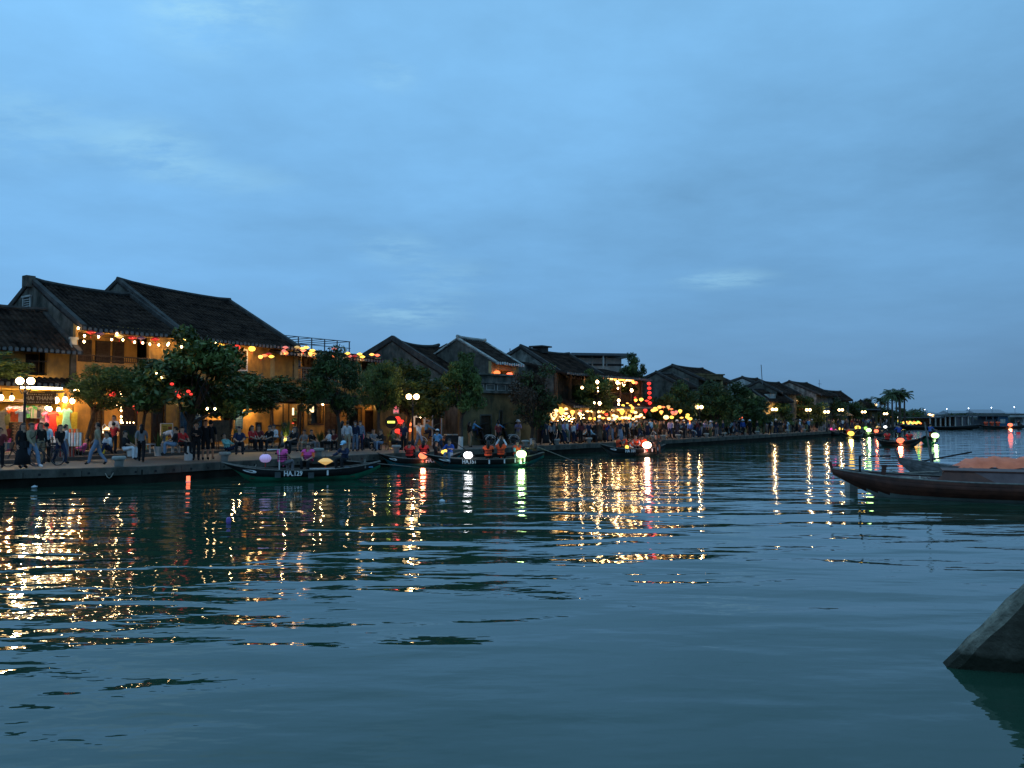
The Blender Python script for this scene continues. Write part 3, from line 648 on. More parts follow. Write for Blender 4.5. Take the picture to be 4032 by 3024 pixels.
MB().box(0, L8, 3.6, 3.8, 4.1 - QZ, 6.4 - QZ).obj('inner_wall', m_wood2, H8); MB().box(0, .25, .3, 8, 0, 6.4 - QZ).obj('side_wall', m_grey, H8); MB().box(L8 - .25, L8, .3, 8, 0, 6.4 - QZ).obj('side_wall', m_yel2, H8)
for k in range(8):
    xx = k * (L8 - .2) / 7; MB().box(xx, xx + .2, 0, .2, 4.1 - QZ, 6.4 - QZ).obj('pillar', m_wood2, H8)
rail(H8, 0, L8, .1, 4.1 - QZ, .95, m_wood)
roof_slope(H8, (-.1, 4.2, 7.5 - QZ), (L8, 4.2, 7.5 - QZ), (-.1, -1.0, 6.35 - QZ), (L8, -1.0, 6.35 - QZ), m_tile, .06, seed=10)
roof_slope(H8, (-.1, .0, 4.3 - QZ), (L8, .0, 4.3 - QZ), (-.1, -1.6, 3.7 - QZ), (L8, -1.6, 3.7 - QZ), m_tile, .03, seed=11)
for x, z, p in ((2.5, 5.9, 30), (L8 * .6, 5.9, 55), (L8 * .85, 5.9, 55)): plamp((x, 1.4, z - QZ), p, (1, .6, .25), .1, H8)
# H9.. H16: the far part of the row
def far_house(label, pxL, pyE, pxP, pyP, Y, L, ang=36, mg=m_grey, mw=None, tm=None, hw=0.0, **k):
    ln = Line(atY(pxL, 1640, Y).x, Y, ang); c = atY(pxL, pyE, Y)
    # depth of ridge from the picture column of the peak
    kx = ray(pxP, pyP); r = kx.x / kx.y; d = (ln.p.x - r * ln.p.y) / (-ln.n.x + r * ln.n.y) if abs(-ln.n.x + r * ln.n.y) > 1e-6 else 4
    d = abs(d); zr = HC + kx.z / kx.y * (Y + ln.n.y * d)
    return gable_house('gabled_house', label, ln, 0, L, d * 2, d, (c.z, c.z), (zr, zr), c.z + .2, mw or mg, mg, tmat=tm, sag=.1, verge=.2, eave_tiles=False, **k)
far_house('small dark gable in front of the larger one, right of the hanging red lanterns', 2668, 1512, 2583, 1468, 90, 4, seed=21)
H9 = far_house('broad dark gabled house with bare brick patch, beside the small columned loggia', 2752, 1488, 2647, 1441, 96, 9, seed=22)
MB().box(-.03, 0.02, 1.2, 3.6, 5.2 - QZ, 7.4 - QZ).obj('bare_brick_patch', m_red, H9)
p10 = atY(2745, 1640, 98); H10 = thing('columned_house', 'flat topped old house with yellow columned loggia on its upper floor', 'house', (p10.x, 98, QZ), R(20))
L10 = 3.6
MB().box(-.9, L10, .9, 6, 0, 7.3 - QZ).obj('wall', m_grey, H10); b = MB(); b.box(-1, L10 + .2, -.3, 6.1, 7.3 - QZ, 7.5 - QZ); b.box(-.9, L10 + .05, -.1, 6, 7.5 - QZ, 7.85 - QZ); b.box(-1, L10 + .2, -.2, 6.1, 7.85 - QZ, 8.0 - QZ); b.obj('cornice', m_oldy, H10)
for k in range(4): MB().box(.5 + k * .95, .75 + k * .95, -.05, .2, 5.2 - QZ, 7.3 - QZ).obj('column', m_yel2, H10)
MB().box(-.9, L10, -.1, .9, 0, 5.2 - QZ).obj('lower_wall', m_oldy, H10)
far_house('pale whitewashed gable with dark mould stains, right of the columned loggia', 2985, 1512, 2922, 1487, 112, 6, mg=M('mouldy_white_plaster', (0.36, 0.37, 0.36), 0.9, 0.3, 1.2, stain=((0.07, 0.07, 0.06), 0.9)), seed=23)
far_house('dark gabled house with tall thin aerial, overlapping the pale mouldy gable', 3060, 1538, 2988, 1502, 106, 8, seed=24)
Ly = Line(atY(3008, 1640, 104).x, 104, 66)
H13 = gable_house('yellow_house', 'yellow walled house with broad dark roof and small dormer', Ly, 0, 4.2, 5, 2.4, (5.1, 5.1), (6.35, 6.35), 5.2, m_yel2, m_yel2, seed=25, sag=.02, verge=.15, vmat=m_mortar, eave_tiles=False)
b = MB(); b.box(1.1, 2.0, .1, 1.4, 5.2 - QZ, 5.75 - QZ); b.obj('dormer', m_pale, H13)
H14 = far_house('long sloping grey gable wall between the dormered house and the hipped one', 3215, 1548, 3107, 1503, 122, 9, mg=m_grey2, seed=26)
far_house('wide dark roofed house with raised rounded ridge ends near the palms', 3262, 1560, 3228, 1536, 135, 13, seed=27, mg=m_grey)
far_house('small mustard gabled house nearest the palm trees', 3432, 1607, 3388, 1577, 160, 5, mg=m_oldy, seed=28)
for i, (px, pb, pt, Y) in enumerate(((3002, 1506, 1436, 106), (3226, 1536, 1495, 137), (2008, 1385, 1372, 70))):
    a = atY(px, pb + 8, Y); c = atY(px - (5 if i == 0 else 0), pt, Y); b = MB().tube([a, c], .035 if i else .05, 5)
    if i == 1: b.tube([(c.x - .25, c.y, c.z - .7), (c.x + .35, c.y, c.z - .7)], .03, 4)
    tag(b.obj('aerial', m_metal), ['tall thin aerial on the roof right of the pale gable', 'aerial with short crossbar on the wide dark roof', 'short aerial rod behind the white edged gable'][i], 'aerial')

# ================================================================== TREES
def crown_mesh(name, seed, ncl=52, nleaf=170, leaf=0.15, mats=None, flat=0.8):
    rr = np.random.RandomState(seed); cs = []
    while len(cs) < ncl:
        p = rr.uniform(-1, 1, 3)
        r = np.linalg.norm(p)
        if 0.35 < r < 1.0 and p[2] > -0.75: cs.append(p * (0.84 + 0.30 * rr.rand()))
    V = []; Fc = []; Mi = []; o = 0
    for c in cs:
        cr_ = rr.uniform(0.20, 0.36); n = int(nleaf * (cr_ / 0.28) ** 2); mi = rr.choice(3, p=[0.5, 0.3, 0.2])
        d = rr.normal(size=(n, 3)); d /= np.linalg.norm(d, axis=1)[:, None]; rad = cr_ * rr.rand(n) ** 0.45
        P = c[None] + d * rad[:, None] * np.array([1.1, 1.1, 0.75]); P = P * 2.5
        for k in range(n):
            a = rr.normal(size=3); a[2] -= 0.3; a /= np.linalg.norm(a); b = np.cross(a, rr.normal(size=3)); b /= np.linalg.norm(b) + 1e-6
            L = leaf * rr.uniform(0.7, 1.5); W = L * 0.42
            p = P[k]; V += [p - a * L, p + b * W, p + a * L, p - b * W]; Fc.append((o, o + 1, o + 2, o + 3)); o += 4; Mi.append(mi)
    me = bpy.data.meshes.new(name); me.from_pydata([tuple(v) for v in V], [], Fc)
    for m in mats: me.materials.append(m)
    me.polygons.foreach_set('material_index', Mi); me.update(); return me, [Vector(c) * 2.5 for c in cs]
CROWN = [crown_mesh('crown', 11, mats=[m_leaf[0], m_leaf[1], m_leaf[2]]), crown_mesh('crown', 12, 44, mats=[m_leaf[1], m_leaf[1], m_leaf[0]]),
         crown_mesh('crown', 13, 58, 150, 0.13, mats=[m_leaf[1], m_leaf[0], m_leaf[1]]), crown_mesh('crown', 14, 46, 120, 0.12, mats=[m_leaf[3], m_leaf[1], m_leaf[3]]),
         crown_mesh('crown', 15, 60, 190, 0.11, mats=[m_leaf[2], m_leaf[0], m_leaf[0]])]
def tree(label, base, px0, px1, pt, pb, kind=0, rz=0, trunk=0.16, white=False, cat='tree', group=None, lean=0.0, extra=()):
    """base: ground point; crown box from picture columns px0..px1 and rows pt..pb at the base's depth"""
    Y = base.y; a = atY(px0, pt, Y); b = atY(px1, pb, Y); cx = (a.x + b.x) / 2; rx = (b.x - a.x) / 2; zc = (a.z + b.z) / 2; rzv = (a.z - b.z) / 2
    t = thing('tree', label, cat, base, 0, group); me, cs = CROWN[kind]
    off = Vector((cx - base.x, 0, zc - base.z)); S_ = (rx / 2.5, rx * 0.7 / 2.5, rzv / 2.35)
    c = link(me, 'crown', t, off, rz, scale=S_); 
    mbk = MB(); fork = Vector((lean * 0.6 + off.x * .35, 0, max(1.0, off.z - rzv * 0.9)))
    path = [Vector((0, 0, -.05)), Vector((lean * .15 + rnd.uniform(-.05, .05), 0, fork.z * .35)), Vector((lean * .4 + off.x * .15, 0, fork.z * .7)), fork]
    mbk.tube(path, [trunk * 1.25, trunk, trunk * .9, trunk * .8], 8)
    Mz = Matrix.Rotation(rz, 3, 'Z')
    for k in range(0, len(cs), 4):
        v = Mz @ Vector((cs[k].x * S_[0], cs[k].y * S_[1], cs[k].z * S_[2])) + off; mid = fork.lerp(v, .5) + Vector((rnd.uniform(-.2, .2), rnd.uniform(-.2, .2), .12))
        mbk.tube([fork - Vector((0, 0, .2)), mid, v], [trunk * .5, trunk * .28, trunk * .1], 5, False)
    mbk.obj('trunk', m_bark, t)
    if white: MB().tube([path[0], path[0].lerp(path[1], min(1, 1.0 / path[1].z))], [trunk * 1.32, trunk * 1.15], 9).obj('whitewash_band', m_white, t)
    return t
def tbase(px, py, z=QZ): return onz(px, py, z)
def fb(px, off, z=QZ):
    p = LA.pt(px, 1640, off); p.z = z; return p
TREES = [
 ('tree branches at the left edge beside the clothes shop window', fb(-30, 3.2), -200, 118, 1395, 1505, 0, 0.3, .12, False),
 ('leafy creeper tree hanging below the lit loggia', fb(345, 1.9), 285, 590, 1428, 1618, 4, 1.0, .10, False),
 ('large round shady tree with pale trunk by the quay, bollard on either side', tbase(745, 1812), 480, 1030, 1332, 1672, 0, 2.0, .17, True),
 ('wide bushy tree behind the large round tree, over the blue shutters', fb(900, 3.4), 770, 1110, 1480, 1645, 1, 0.7, .12, False),
('leafy tree in the gap left of the large round tree', fb(560, 2.4), 470, 720, 1450, 1625, 1, 2.2, .10, False),
 ('low bush hanging over the awning right of the blue shutter', fb(1180, 2.0), 1130, 1270, 1500, 1590, 1, 1.9, .07, False),
 ('dark bush trained over the black awning', fb(1075, 2.2), 935, 1190, 1490, 1592, 1, 0.1, .08, False),
 ('dark brownish tree with slanting trunk before the cafe tables', tbase(1338, 1788), 1175, 1450, 1392, 1640, 2, 1.3, .11, False),
 ('light green airy tree between the dark cafe tree and the globe lamp', tbase(1490, 1770), 1385, 1595, 1410, 1625, 4, 2.2, .11, False),
 ('broad dark green tree behind the two globe lamp', Vector((atY(1600, 1640, 54.8).x, 54.8, QZ)), 1490, 1775, 1440, 1650, 1, 2.9, .15, False),
 ('upright rounded tree with whitewashed trunk beside the green pedal cab', tbase(1812, 1768), 1735, 1925, 1415, 1640, 0, .6, .13, True),
 ('reddish brown tree with whitewashed trunk before the ochre wall', tbase(2096, 1752), 1985, 2215, 1450, 1690, 3, 2.4, .13, True),
 ('thin green tree with bulbs in front of the lantern restaurant', tbase(2355, 1738), 2225, 2440, 1475, 1640, 0, 1.6, .12, False),
 ('climbing tree rising above the restaurant roof', tbase(2490, 1725), 2415, 2570, 1405, 1560, 1, 1.1, .14, False),
 ('small dark tree under the hanging red lanterns', tbase(2520, 1722), 2440, 2620, 1560, 1660, 2, 1.9, .10, False),
 ('tree hung with yellow and red lanterns right of the restaurant', tbase(2655, 1716), 2580, 2760, 1515, 1680, 1, .5, .13, False),
 ('broad dark tree behind the second two globe lamp', tbase(2790, 1712), 2700, 2915, 1520, 1690, 2, 2.7, .15, False),
 ('dense rounded tree below the columned loggia', tbase(2900, 1709), 2820, 3030, 1525, 1690, 1, 3.3, .15, False),
 ('dark tree in front of the yellow dormered house', tbase(3045, 1701), 2985, 3135, 1582, 1682, 0, 1.4, .13, False),
 ('wide low tree below the long grey gable wall', tbase(3150, 1696), 3085, 3250, 1560, 1680, 1, 2.5, .14, False),
 ('spreading tree below the wide dark roof', tbase(3270, 1691), 3180, 3360, 1572, 1675, 2, .9, .15, False),
 ('bushy tree left of the small mustard gable', tbase(3350, 1683), 3300, 3420, 1590, 1668, 1, 1.8, .15, False),
 ('low dense tree under the palm trees', tbase(3465, 1680), 3395, 3540, 1607, 1668, 2, 2.8, .18, False),
 ('low tree right of the palm trees at the waterside', tbase(3565, 1677), 3500, 3600, 1608, 1665, 1, 1.2, .18, False),
 ('last small tree at the far end of the quay', tbase(3610, 1672), 3575, 3650, 1628, 1668, 0, 2.1, .2, False),
 ('feathery dark treetop just above the far mustard gable', tbase(3420, 1684), 3392, 3448, 1565, 1620, 3, 2.0, .15, False),
]
for i, (lab, base, px0, px1, pt, pb, kd, rz_, tr, wh) in enumerate(TREES):
    if px0 > 2570: base = edge_at((px0 + px1) / 2, 3.0)
    tree(lab, base, px0, px1, pt, pb, kd, rz_, tr, wh)

def palm_proto():
    t = bpy.data.objects.new('palm_tree', None); COL.objects.link(t)
    MB().tube([(0, 0, 0), (.15, 0, 3), (.1, 0, 6.2)], [.24, .17, .14], 7).obj('trunk', m_bark, t)
    b = MB(); rr = random.Random(5)
    for k in range(24):
        w = k * 2.4; el = rr.uniform(-.5, 1.1); L = rr.uniform(1.2, 1.75); pts = []
        for j in range(7):
            u = j / 6; pts.append(Vector((math.cos(w) * L * u * math.cos(el * (1 - u)), math.sin(w) * L * u * math.cos(el * (1 - u)), 6.2 + L * (math.sin(el) * u - 0.45 * u * u))))
        for j in range(6):
            side = Vector((-math.sin(w), math.cos(w), 0)); p, q = pts[j], pts[j + 1]; wd = .38 * (1 - .75 * abs(j / 6 - .35))
            for sgn in (-1, 1):
                for z in range(2):
                    pp = p.lerp(q, z * .5); qq = p.lerp(q, z * .5 + .35)
                    b.add([pp, qq, qq + side * sgn * wd * .9 + (q - p) * .4 + Vector((0, 0, -.22)), pp + side * sgn * wd + (q - p) * .3 + Vector((0, 0, -.20))], [(0, 1, 2, 3)])
    b.obj('crown', m_leaf[1], t); return t
pal = palm_proto()
PAL = [(3466, 1562, 168), (3482, 1562, 176), (3498, 1537, 165), (3513, 1532, 158), (3526, 1545, 185), (3538, 1528, 160), (3545, 1548, 190), (3563, 1537, 170)]
for i, (px, py, Y) in enumerate(PAL):
    o = pal if i == 0 else copy_tree(pal); top = atY(px, py, Y); o.location = (top.x, Y, QZ); k = (top.z - QZ) / 6.9; o.scale = (max(.8, k * .95),) * 2 + (k,); o.rotation_euler.z = i * 1.3
    tag(o, 'palm tree at the quay end, ' + o2(i, 8) + ' of the cluster', 'palm tree', 'palm trees at the end of the quay')

# ================================================================== LAMPS, LANTERNS, STRINGS
e_globe = E('lamp_globe_glass', (1.0, 0.62, 0.26), 13.0); e_bulb = E('bulb_glass', (1.0, 0.62, 0.27), 26.0); e_cool = E('cool_bulb_glass', (0.75, 0.85, 1.0), 16.0)
LC_ = dict(yellow=E('yellow_silk_lit', (1.0, 0.58, 0.07), 2.6), cream=E('cream_silk_lit', (1.0, 0.62, 0.24), 3.4), red=E('red_silk_lit', (1.0, 0.045, 0.03), 1.5), orange=E('orange_silk_lit', (1.0, 0.22, 0.06), 1.8),
    amber=E('amber_silk_lit', (1.0, 0.42, 0.08), 2.8), dimred=E('dim_red_silk', (0.8, 0.03, 0.03), 0.22), purple=E('dim_purple_silk', (0.16, 0.08, 0.2), 0.08), dimyellow=E('dim_yellow_silk', (1.0, 0.62, 0.20), 0.55),  # dim silks carry an added glow, on unlit lanterns too
    pinkish=E('pink_silk_lit', (1.0, 0.26, 0.20), 0.8), green=E('green_paper_lit', (0.30, 1.0, 0.12), 2.2), white=E('white_paper_lit', (0.95, 0.97, 1.0), 5.0), greenwhite=E('greenish_white_paper_lit', (0.60, 1.0, 0.36), 4.0),
    hotred=E('bright_red_paper_lit', (1.0, 0.16, 0.07), 2.4), pinklamp=E('magenta_paper_lit', (1.0, 0.06, 0.35), 2.0), lilac=E('lilac_silk_added_glow', (0.50, 0.36, 0.72), 0.34, (.60, .48, .74)), whitehot=E('whitehot_silk_lit', (1.0, 0.55, 0.38), 9.0))  # lilac glow is put into the silk, its ball lantern is unlit
LANT = {}
def lant_mesh(shape):
    if shape in LANT: return LANT[shape]
    prof = dict(round=[(.35, -.78), (.72, -.6), (.95, -.25), (1, 0), (.95, .25), (.72, .6), (.35, .78)],
                drop=[(.06, -1.35), (.35, -1.0), (.75, -.35), (.98, .15), (.92, .5), (.6, .8), (.3, .9)],
                disc=[(.05, -.55), (.5, -.34), (1.05, 0), (.6, .34), (.22, .5)],
                tube=[(.4, -1.0), (.5, -.9), (.5, .9), (.4, 1.0)], long=[(.3, -1.15), (.62, -.9), (.8, -.3), (.8, .3), (.62, .9), (.3, 1.15)])[shape]
    seg = 14; b = MB(); vs = []
    for r, z in prof:
        for k in range(seg * 2):
            w = math.pi * k / seg; q = r * (1.0 if k % 2 == 0 else .94); vs.append((q * math.cos(w), q * math.sin(w), z))
    n = seg * 2; fs = [(i * n + k, i * n + (k + 1) % n, (i + 1) * n + (k + 1) % n, (i + 1) * n + k) for i in range(len(prof) - 1) for k in range(n)]
    b.add(vs, fs + [tuple(range(n - 1, -1, -1)), tuple(range((len(prof) - 1) * n, len(prof) * n))])
    sh = b.mesh('lantern_shade', LC_['yellow']); zt, zb = prof[-1][1], prof[0][1]
    c = MB(); c.lathe([(.3, zt), (.3, zt + .1)], 10); c.tube([(0, 0, zt + .1), (0, 0, zt + .5)], .03, 4); c.lathe([(.22, zb - .08), (.22, zb)], 8); cap = c.mesh('lantern_cap', m_wood)
    ts = MB().tube([(0, 0, zb - .08), (0, 0, zb - .8)], [.05, .09], 5).mesh('tassel', cloth('red')); LANT[shape] = (sh, cap, ts); return LANT[shape]
def lantern(label, p, r, color, shape='round', group=None, power=0, lc=(1, .6, .25), parts=True, cat='lantern'):
    t = thing('lantern', label, cat, p, rnd.uniform(0, 3), group); sh, cap, ts = lant_mesh(shape)
    link(sh, 'lantern_shade', t, mat=LC_[color], scale=(r, r, r * .9))
    if parts: link(cap, 'lantern_cap', t, scale=(r, r, r * .9)); link(ts, 'tassel', t, scale=(r, r, r * .9))
    if power: plamp((0, 0, -r * 1.5), power, lc, r * .6, t)
    return t
bulb_me = MB().lathe([(.012, .07), (.045, .03), (.055, -.01), (.035, -.05), (.01, -.065)], 8).mesh('bulb', e_bulb)
sock_me = MB().lathe([(.03, .06), (.03, .13)], 6).mesh('bulb_socket', m_black)
shade_me = MB().lathe([(.03, .16), (.10, .10), (.17, .02), (.18, .0)], 10).mesh('lamp_shade', m_metal)
def string_lights(label, pts, k=1.0, m=None, sag=0.12, cat='string lights', power=0, every=3, ends=True, group=None):
    """one wire with its bulbs; pts are bulb positions in order"""
    o0 = pts[0]; t = thing('string_lights', label, cat, o0, 0, group); w = []
    for a, b in zip(pts[:-1], pts[1:]): w += [a - o0 + Vector((0, 0, .1)), (a + b) / 2 - o0 + Vector((0, 0, .1 - sag * .5))]
    w.append(pts[-1] - o0 + Vector((0, 0, .1))); MB().tube(w, .012, 4).obj('wire', m_black, t)
    for i, p in enumerate(pts):
        b = link(bulb_me, 'bulb', t, p - o0, mat=m, scale=(k, k, k)); link(sock_me, 'bulb_socket', b)
        if power and i % every == 0: plamp(p - o0 + Vector((0, 0, -.08)), power, (1, .66, .32), .05, t)
    return t
def pendant(label, p, power=30, k=1.0, cat='hanging lamp', group=None, col=(1, .66, .3), shade=True):
    t = thing('hanging_lamp', label, cat, p, 0, group); link(bulb_me, 'bulb', t, scale=(k, k, k)); link(shade_me, 'lamp_shade', t, scale=(k, k, k)) if shade else link(sock_me, 'bulb_socket', t, scale=(k, k, k)); MB().tube([(0, 0, .15), (0, 0, .5)], .01, 4).obj('cord', m_black, t)
    if power: plamp((0, 0, -.12), power, col, .06, t)
    return t
# street lamps -----------------------------------------------------
def street_lamp(label, base, ztop, r=0.19, power=120, arms=2, sp=0.23):
    h = ztop - base.z; t = thing('street_lamp', label, 'street lamp', base, R(5), 'two globe street lamps along the quay')
    MB().lathe([(.17, 0), (.17, .12), (.12, .18), (.12, .55), (.08, .65), (.065, .8), (.05, h - .55), (.075, h - .5), (.045, h - .42), (.04, h - .1)], 10).obj('post', m_black, t)
    c = MB()
    for sx in (-1, 1): c.tube([(0, 0, h - .5), (sx * sp * .6, 0, h - .55), (sx * sp, 0, h - .35), (sx * sp, 0, h - r * .95)], .022, 6); c.lathe([(.04, h - r * 1.15), (.1, h - r * .95)], 8, (sx * sp, 0, 0))
    c.obj('bracket', m_black, t)
    for sx in (-1, 1): MB().ball((0, 0, 0), r, 14, 10).obj('globe', e_globe, t, True, loc=(sx * sp, 0, h))
    plamp((0, 0, h + .02), power, (1, .66, .32), .12, t)
    return t
LAMPS = [(92, 1826, 1500, 1), (1624, 1773, 1562, 1), (2754, 1722, 1603, 1), (3050, 1705, 1612, 1), (3184, 1700, 1614, .9), (3256, 1699, 1622, .9), (3312, 1697, 1614, .9), (3402, 1690, 1622, .9), (3488, 1686, 1629, 1), (3666, 1674, 1634, 1)]
names = ['tall black street lamp with two blazing globes before the clothes shop', 'black street lamp with two round globes left of the pedal cabs', 'street lamp with two white globes under the dark trees right of the restaurant',
 'two globe street lamp before the yellow dormered house', 'two globe street lamp right of the red lantern cafe', 'two globe street lamp beside the orange lit stall', 'two globe street lamp above the crowd left of the mustard gable', 'bright two globe street lamp below the small mustard gable', 'two globe street lamp under the palm trees', 'farthest two globe street lamp at the end of the quay']
for i, (px, pb, pt, k) in enumerate(LAMPS):
    b0 = onz(px, pb, QZ); top = atY(px, pt, b0.y); street_lamp(names[i], b0, top.z, .17 if i else .16, 330 if i == 0 else 150)
# loggia and cafe strings -------------------------------------------
def on(line, px, py, off): return line.pt(px, py, off)
sl = [(308, 1292), (333, 1322), (388, 1326), (440, 1337), (460, 1313), (484, 1338), (530, 1347), (562, 1350), (590, 1355), (625, 1358), (660, 1358)]
string_lights('long string of warm bulbs along the eave of the loggia', [on(LA, a, b_, .75) for a, b_ in sl], 1.0, power=17, every=2)
string_lights('short drop of three bulbs at the left end of the loggia', [on(LA, a, b_, .45) for a, b_ in ((333, 1322), (331, 1345), (316, 1381))], 1.1)
string_lights('string of warm bulbs under the eave above the round tree', [on(LA, a, b_, .75) for a, b_ in ((664, 1352), (731, 1334), (764, 1340), (851, 1351))], 1.1, power=18, every=2)
for i, (px, py, c) in enumerate(((358, 1309, 'dimred'), (392, 1314, 'purple'), (470, 1325, 'dimyellow'), (520, 1330, 'dimred'), (555, 1332, 'purple'), (612, 1336, 'dimred'))):
    lantern(['dull red lantern at the left of the loggia eave', 'unlit purple lantern left of the loggia', 'pale unlit lantern mid loggia', 'dull red lantern mid loggia', 'unlit purple lantern right of the loggia', 'dull red lantern at the right end of the loggia'][i], on(LA, px, py, .6), .24, c, 'disc', 'lanterns under the loggia eave')
for i, (px, py, c, lb) in enumerate(((733, 1343, 'yellow', 'yellow lantern at the top of the round tree'), (871, 1364, 'yellow', 'glowing yellow lantern left of the red one under the eave'), (932, 1368, 'red', 'bright red lantern between two yellow ones under the eave'), (992, 1373, 'yellow', 'glowing yellow lantern right of the red one under the eave'))):
    lantern(lb, on(LA, px, py, .5), .22, c, 'round', 'lanterns under the tall house eave', power=18 if c == 'yellow' else 6)
VL = [(1042, 1400, 'orange', 'disc'), (1058, 1394, 'dimred', 'disc'), (1068, 1404, 'yellow', 'disc'), (1124, 1368, 'pinkish', 'disc'), (1118, 1382, 'pinkish', 'round'), (1126, 1390, 'orange', 'round'), (1170, 1367, 'dimyellow', 'disc'), (1192, 1372, 'amber', 'disc'), (1206, 1368, 'yellow', 'disc'), (1194, 1380, 'pinkish', 'disc'), (1230, 1380, 'yellow', 'disc'), (1222, 1392, 'amber', 'drop'), (1240, 1394, 'dimyellow', 'drop'),
      (1316, 1374, 'pinkish', 'disc'), (1316, 1403, 'orange', 'round'), (1368, 1391, 'yellow', 'disc'), (1376, 1402, 'pinkish', 'disc'), (1398, 1402, 'dimred', 'disc'), (1416, 1394, 'yellow', 'disc'), (1427, 1405, 'yellow', 'disc'), (1464, 1396, 'amber', 'disc'), (1486, 1399, 'hotred', 'disc'), (1026, 1405, 'amber', 'round')]
VL.sort()
for i, (px, py, c, sh) in enumerate(VL):
    lantern('silk lantern over the lattice balcony, ' + ordw(i) + ' in the row', on(LA, px, py, 1.2), .20 if sh == 'disc' else .15, c, sh, 'lanterns over the lattice balcony', power=10 if i % 4 == 0 else 0)
for px, py, pw in ((1075, 1425, 25), (1180, 1430, 25), (1240, 1432, 20)): pendant('small glowing lamp inside the verandah, ' + {1075: 'leftmost', 1180: 'middle', 1240: 'right'}[px], on(LA, px, py, -.9), pw, 1.0, group='verandah lamps')
# ground floor lamps
G = [(846, 1598, 40), (880, 1617, 24), (923, 1595, 30), (946, 1605, 26), (990, 1600, 90), (1128, 1582, 26), (1244, 1576, 26), (1271, 1591, 22), (1362, 1587, 10), (1375, 1587, 6), (1474, 1590, 14), (1510, 1590, 4), (1657, 1642, 10), (1786, 1638, 14)]
for i, (px, py, pw) in enumerate(G): pendant('warm bulb lamp on the cafe fronts, ' + ordw(i), on(LA if px < 1520 else LC, px, py, .55), pw, 1.3 if pw > 20 else .9, group='bulb lamps along the cafe fronts')
string_lights('drooping string of star bright bulbs left of the pleated lantern', [on(LA, a, b_, 1.2) for a, b_ in ((420, 1586), (428, 1576), (440, 1583), (449, 1591), (459, 1594))], .9)
string_lights('vertical string of bulbs below the pleated lantern', [on(LA, 477, y, 1.0) for y in (1590, 1604, 1616, 1640, 1654, 1662)], .9, power=5)
string_lights('string of bulbs over the blackboard', [on(LA, a, b_, 1.0) for a, b_ in ((484, 1664), (500, 1664), (512, 1664), (526, 1664), (528, 1680))], .5)
string_lights('cluster of bulbs hanging in leaves above the pleated lantern', [on(LA, a, b_, 1.4) for a, b_ in ((470, 1543), (476, 1548), (480, 1538), (506, 1543), (484, 1563))], 1.1, power=6)
string_lights('three bulbs at the corner of the clothes shop', [on(LA, a, b_, .9) for a, b_ in ((294, 1536), (313, 1534), (336, 1533), (323, 1557))], 1.2, power=20)
string_lights('sparse string of tiny cool bulbs in the leaves over the entrance', [on(LA, a, b_, 1.6) for a, b_ in ((388, 1582), (399, 1544), (412, 1540), (604, 1553), (650, 1482))], .7, e_cool)
string_lights('tiny bulbs in the round tree', [tbase(745, 1812) + Vector((x, -1.6, z)) for x, z in ((-.9, 4.0), (-.7, 3.8), (.6, 4.6), (1.4, 2.4), (1.75, 2.4), (.2, 5.2))], .9)
lantern('pleated cream lantern above the blackboard', on(LA, 477, 1577, 1.0), .24, 'dimyellow', 'round')
RL = [(443, 1551, .2), (527, 1557, .12), (547, 1557, .15), (566, 1578, .17), (542, 1601, .26), (677, 1512, .13), (697, 1544, .12), (706, 1556, .2), (719, 1554, .13), (742, 1541, .14), (752, 1552, .11), (1008, 1592, .25)]
for i, (px, py, r) in enumerate(RL): lantern('red lantern among the leaves, ' + ordw(i), on(LA, px, py, 1.7) if not 670 < px < 760 else atY(px, py, 35.6), r * (.62 if 670 < px < 760 else 1), 'red' if i < 11 else 'dimred', 'round', 'red lanterns among the leaves', power=4 if r > .19 and i < 11 else 0)
for i, (px, py) in enumerate(((566, 1586), (826, 1573))):
    st = MB(); q = [(math.cos(math.pi * k / 5 + .3) * (1 if k % 2 == 0 else .42), math.sin(math.pi * k / 5 + .3) * (1 if k % 2 == 0 else .42)) for k in range(10)]
    st.prism([(a * .17, b_ * .17) for a, b_ in q], 'y', -.03, .03); o = st.obj('star_lantern', LC_['yellow'], None, loc=on(LA, px, py, 1.5)); tag(o, ['yellow star lantern beside the red lanterns', 'yellow star lantern under the round tree'][i], 'lantern')
# pole lanterns and signs of the middle cafe
for i, (px, py, r, c) in enumerate(((1565, 1648, .20, 'red'), (1577, 1660, .18, 'red'), (1583, 1659, .14, 'red'), (1565, 1697, .20, 'red'), (1579, 1706, .17, 'dimred'), (1615, 1670, .14, 'orange'), (1614, 1693, .15, 'orange'), (1819, 1663, .13, 'orange'), (1819, 1691, .14, 'orange'))):
    lantern('round lantern at the middle cafe, ' + ordw(i), on(LC, px, py, 1.5 if px < 1700 else .9), r, c, 'round', 'lanterns at the middle cafe', power=10 if c == 'orange' else 6, lc=(1, .4, .2) if c == 'orange' else (1, .12, .08))
sg = thing('round_sign', 'round black hanging sign with lit pale lettering strip', 'sign', on(LC, 1541, 1662, 1.6), R(-5))
MB().prism([(math.cos(k * .393) * .42, math.sin(k * .393) * .42) for k in range(16)], 'y', -.04, .04).obj('board', m_black, sg); MB().box(-.25, .25, -.06, -.042, -.07, .07).obj('lettering', e_lime, sg); MB().tube([(.4, 0, 0), (1.0, .3, .1)], .02, 5).obj('bracket', m_metal, sg)
sg = thing('lit_sign', 'small upright pink white sign over the red lanterns', 'sign', on(LC, 1560, 1611, 1.5), R(-5)); MB().box(-.2, .2, -.04, .04, -.3, .3).obj('board', m_whitep, sg)
b = MB()
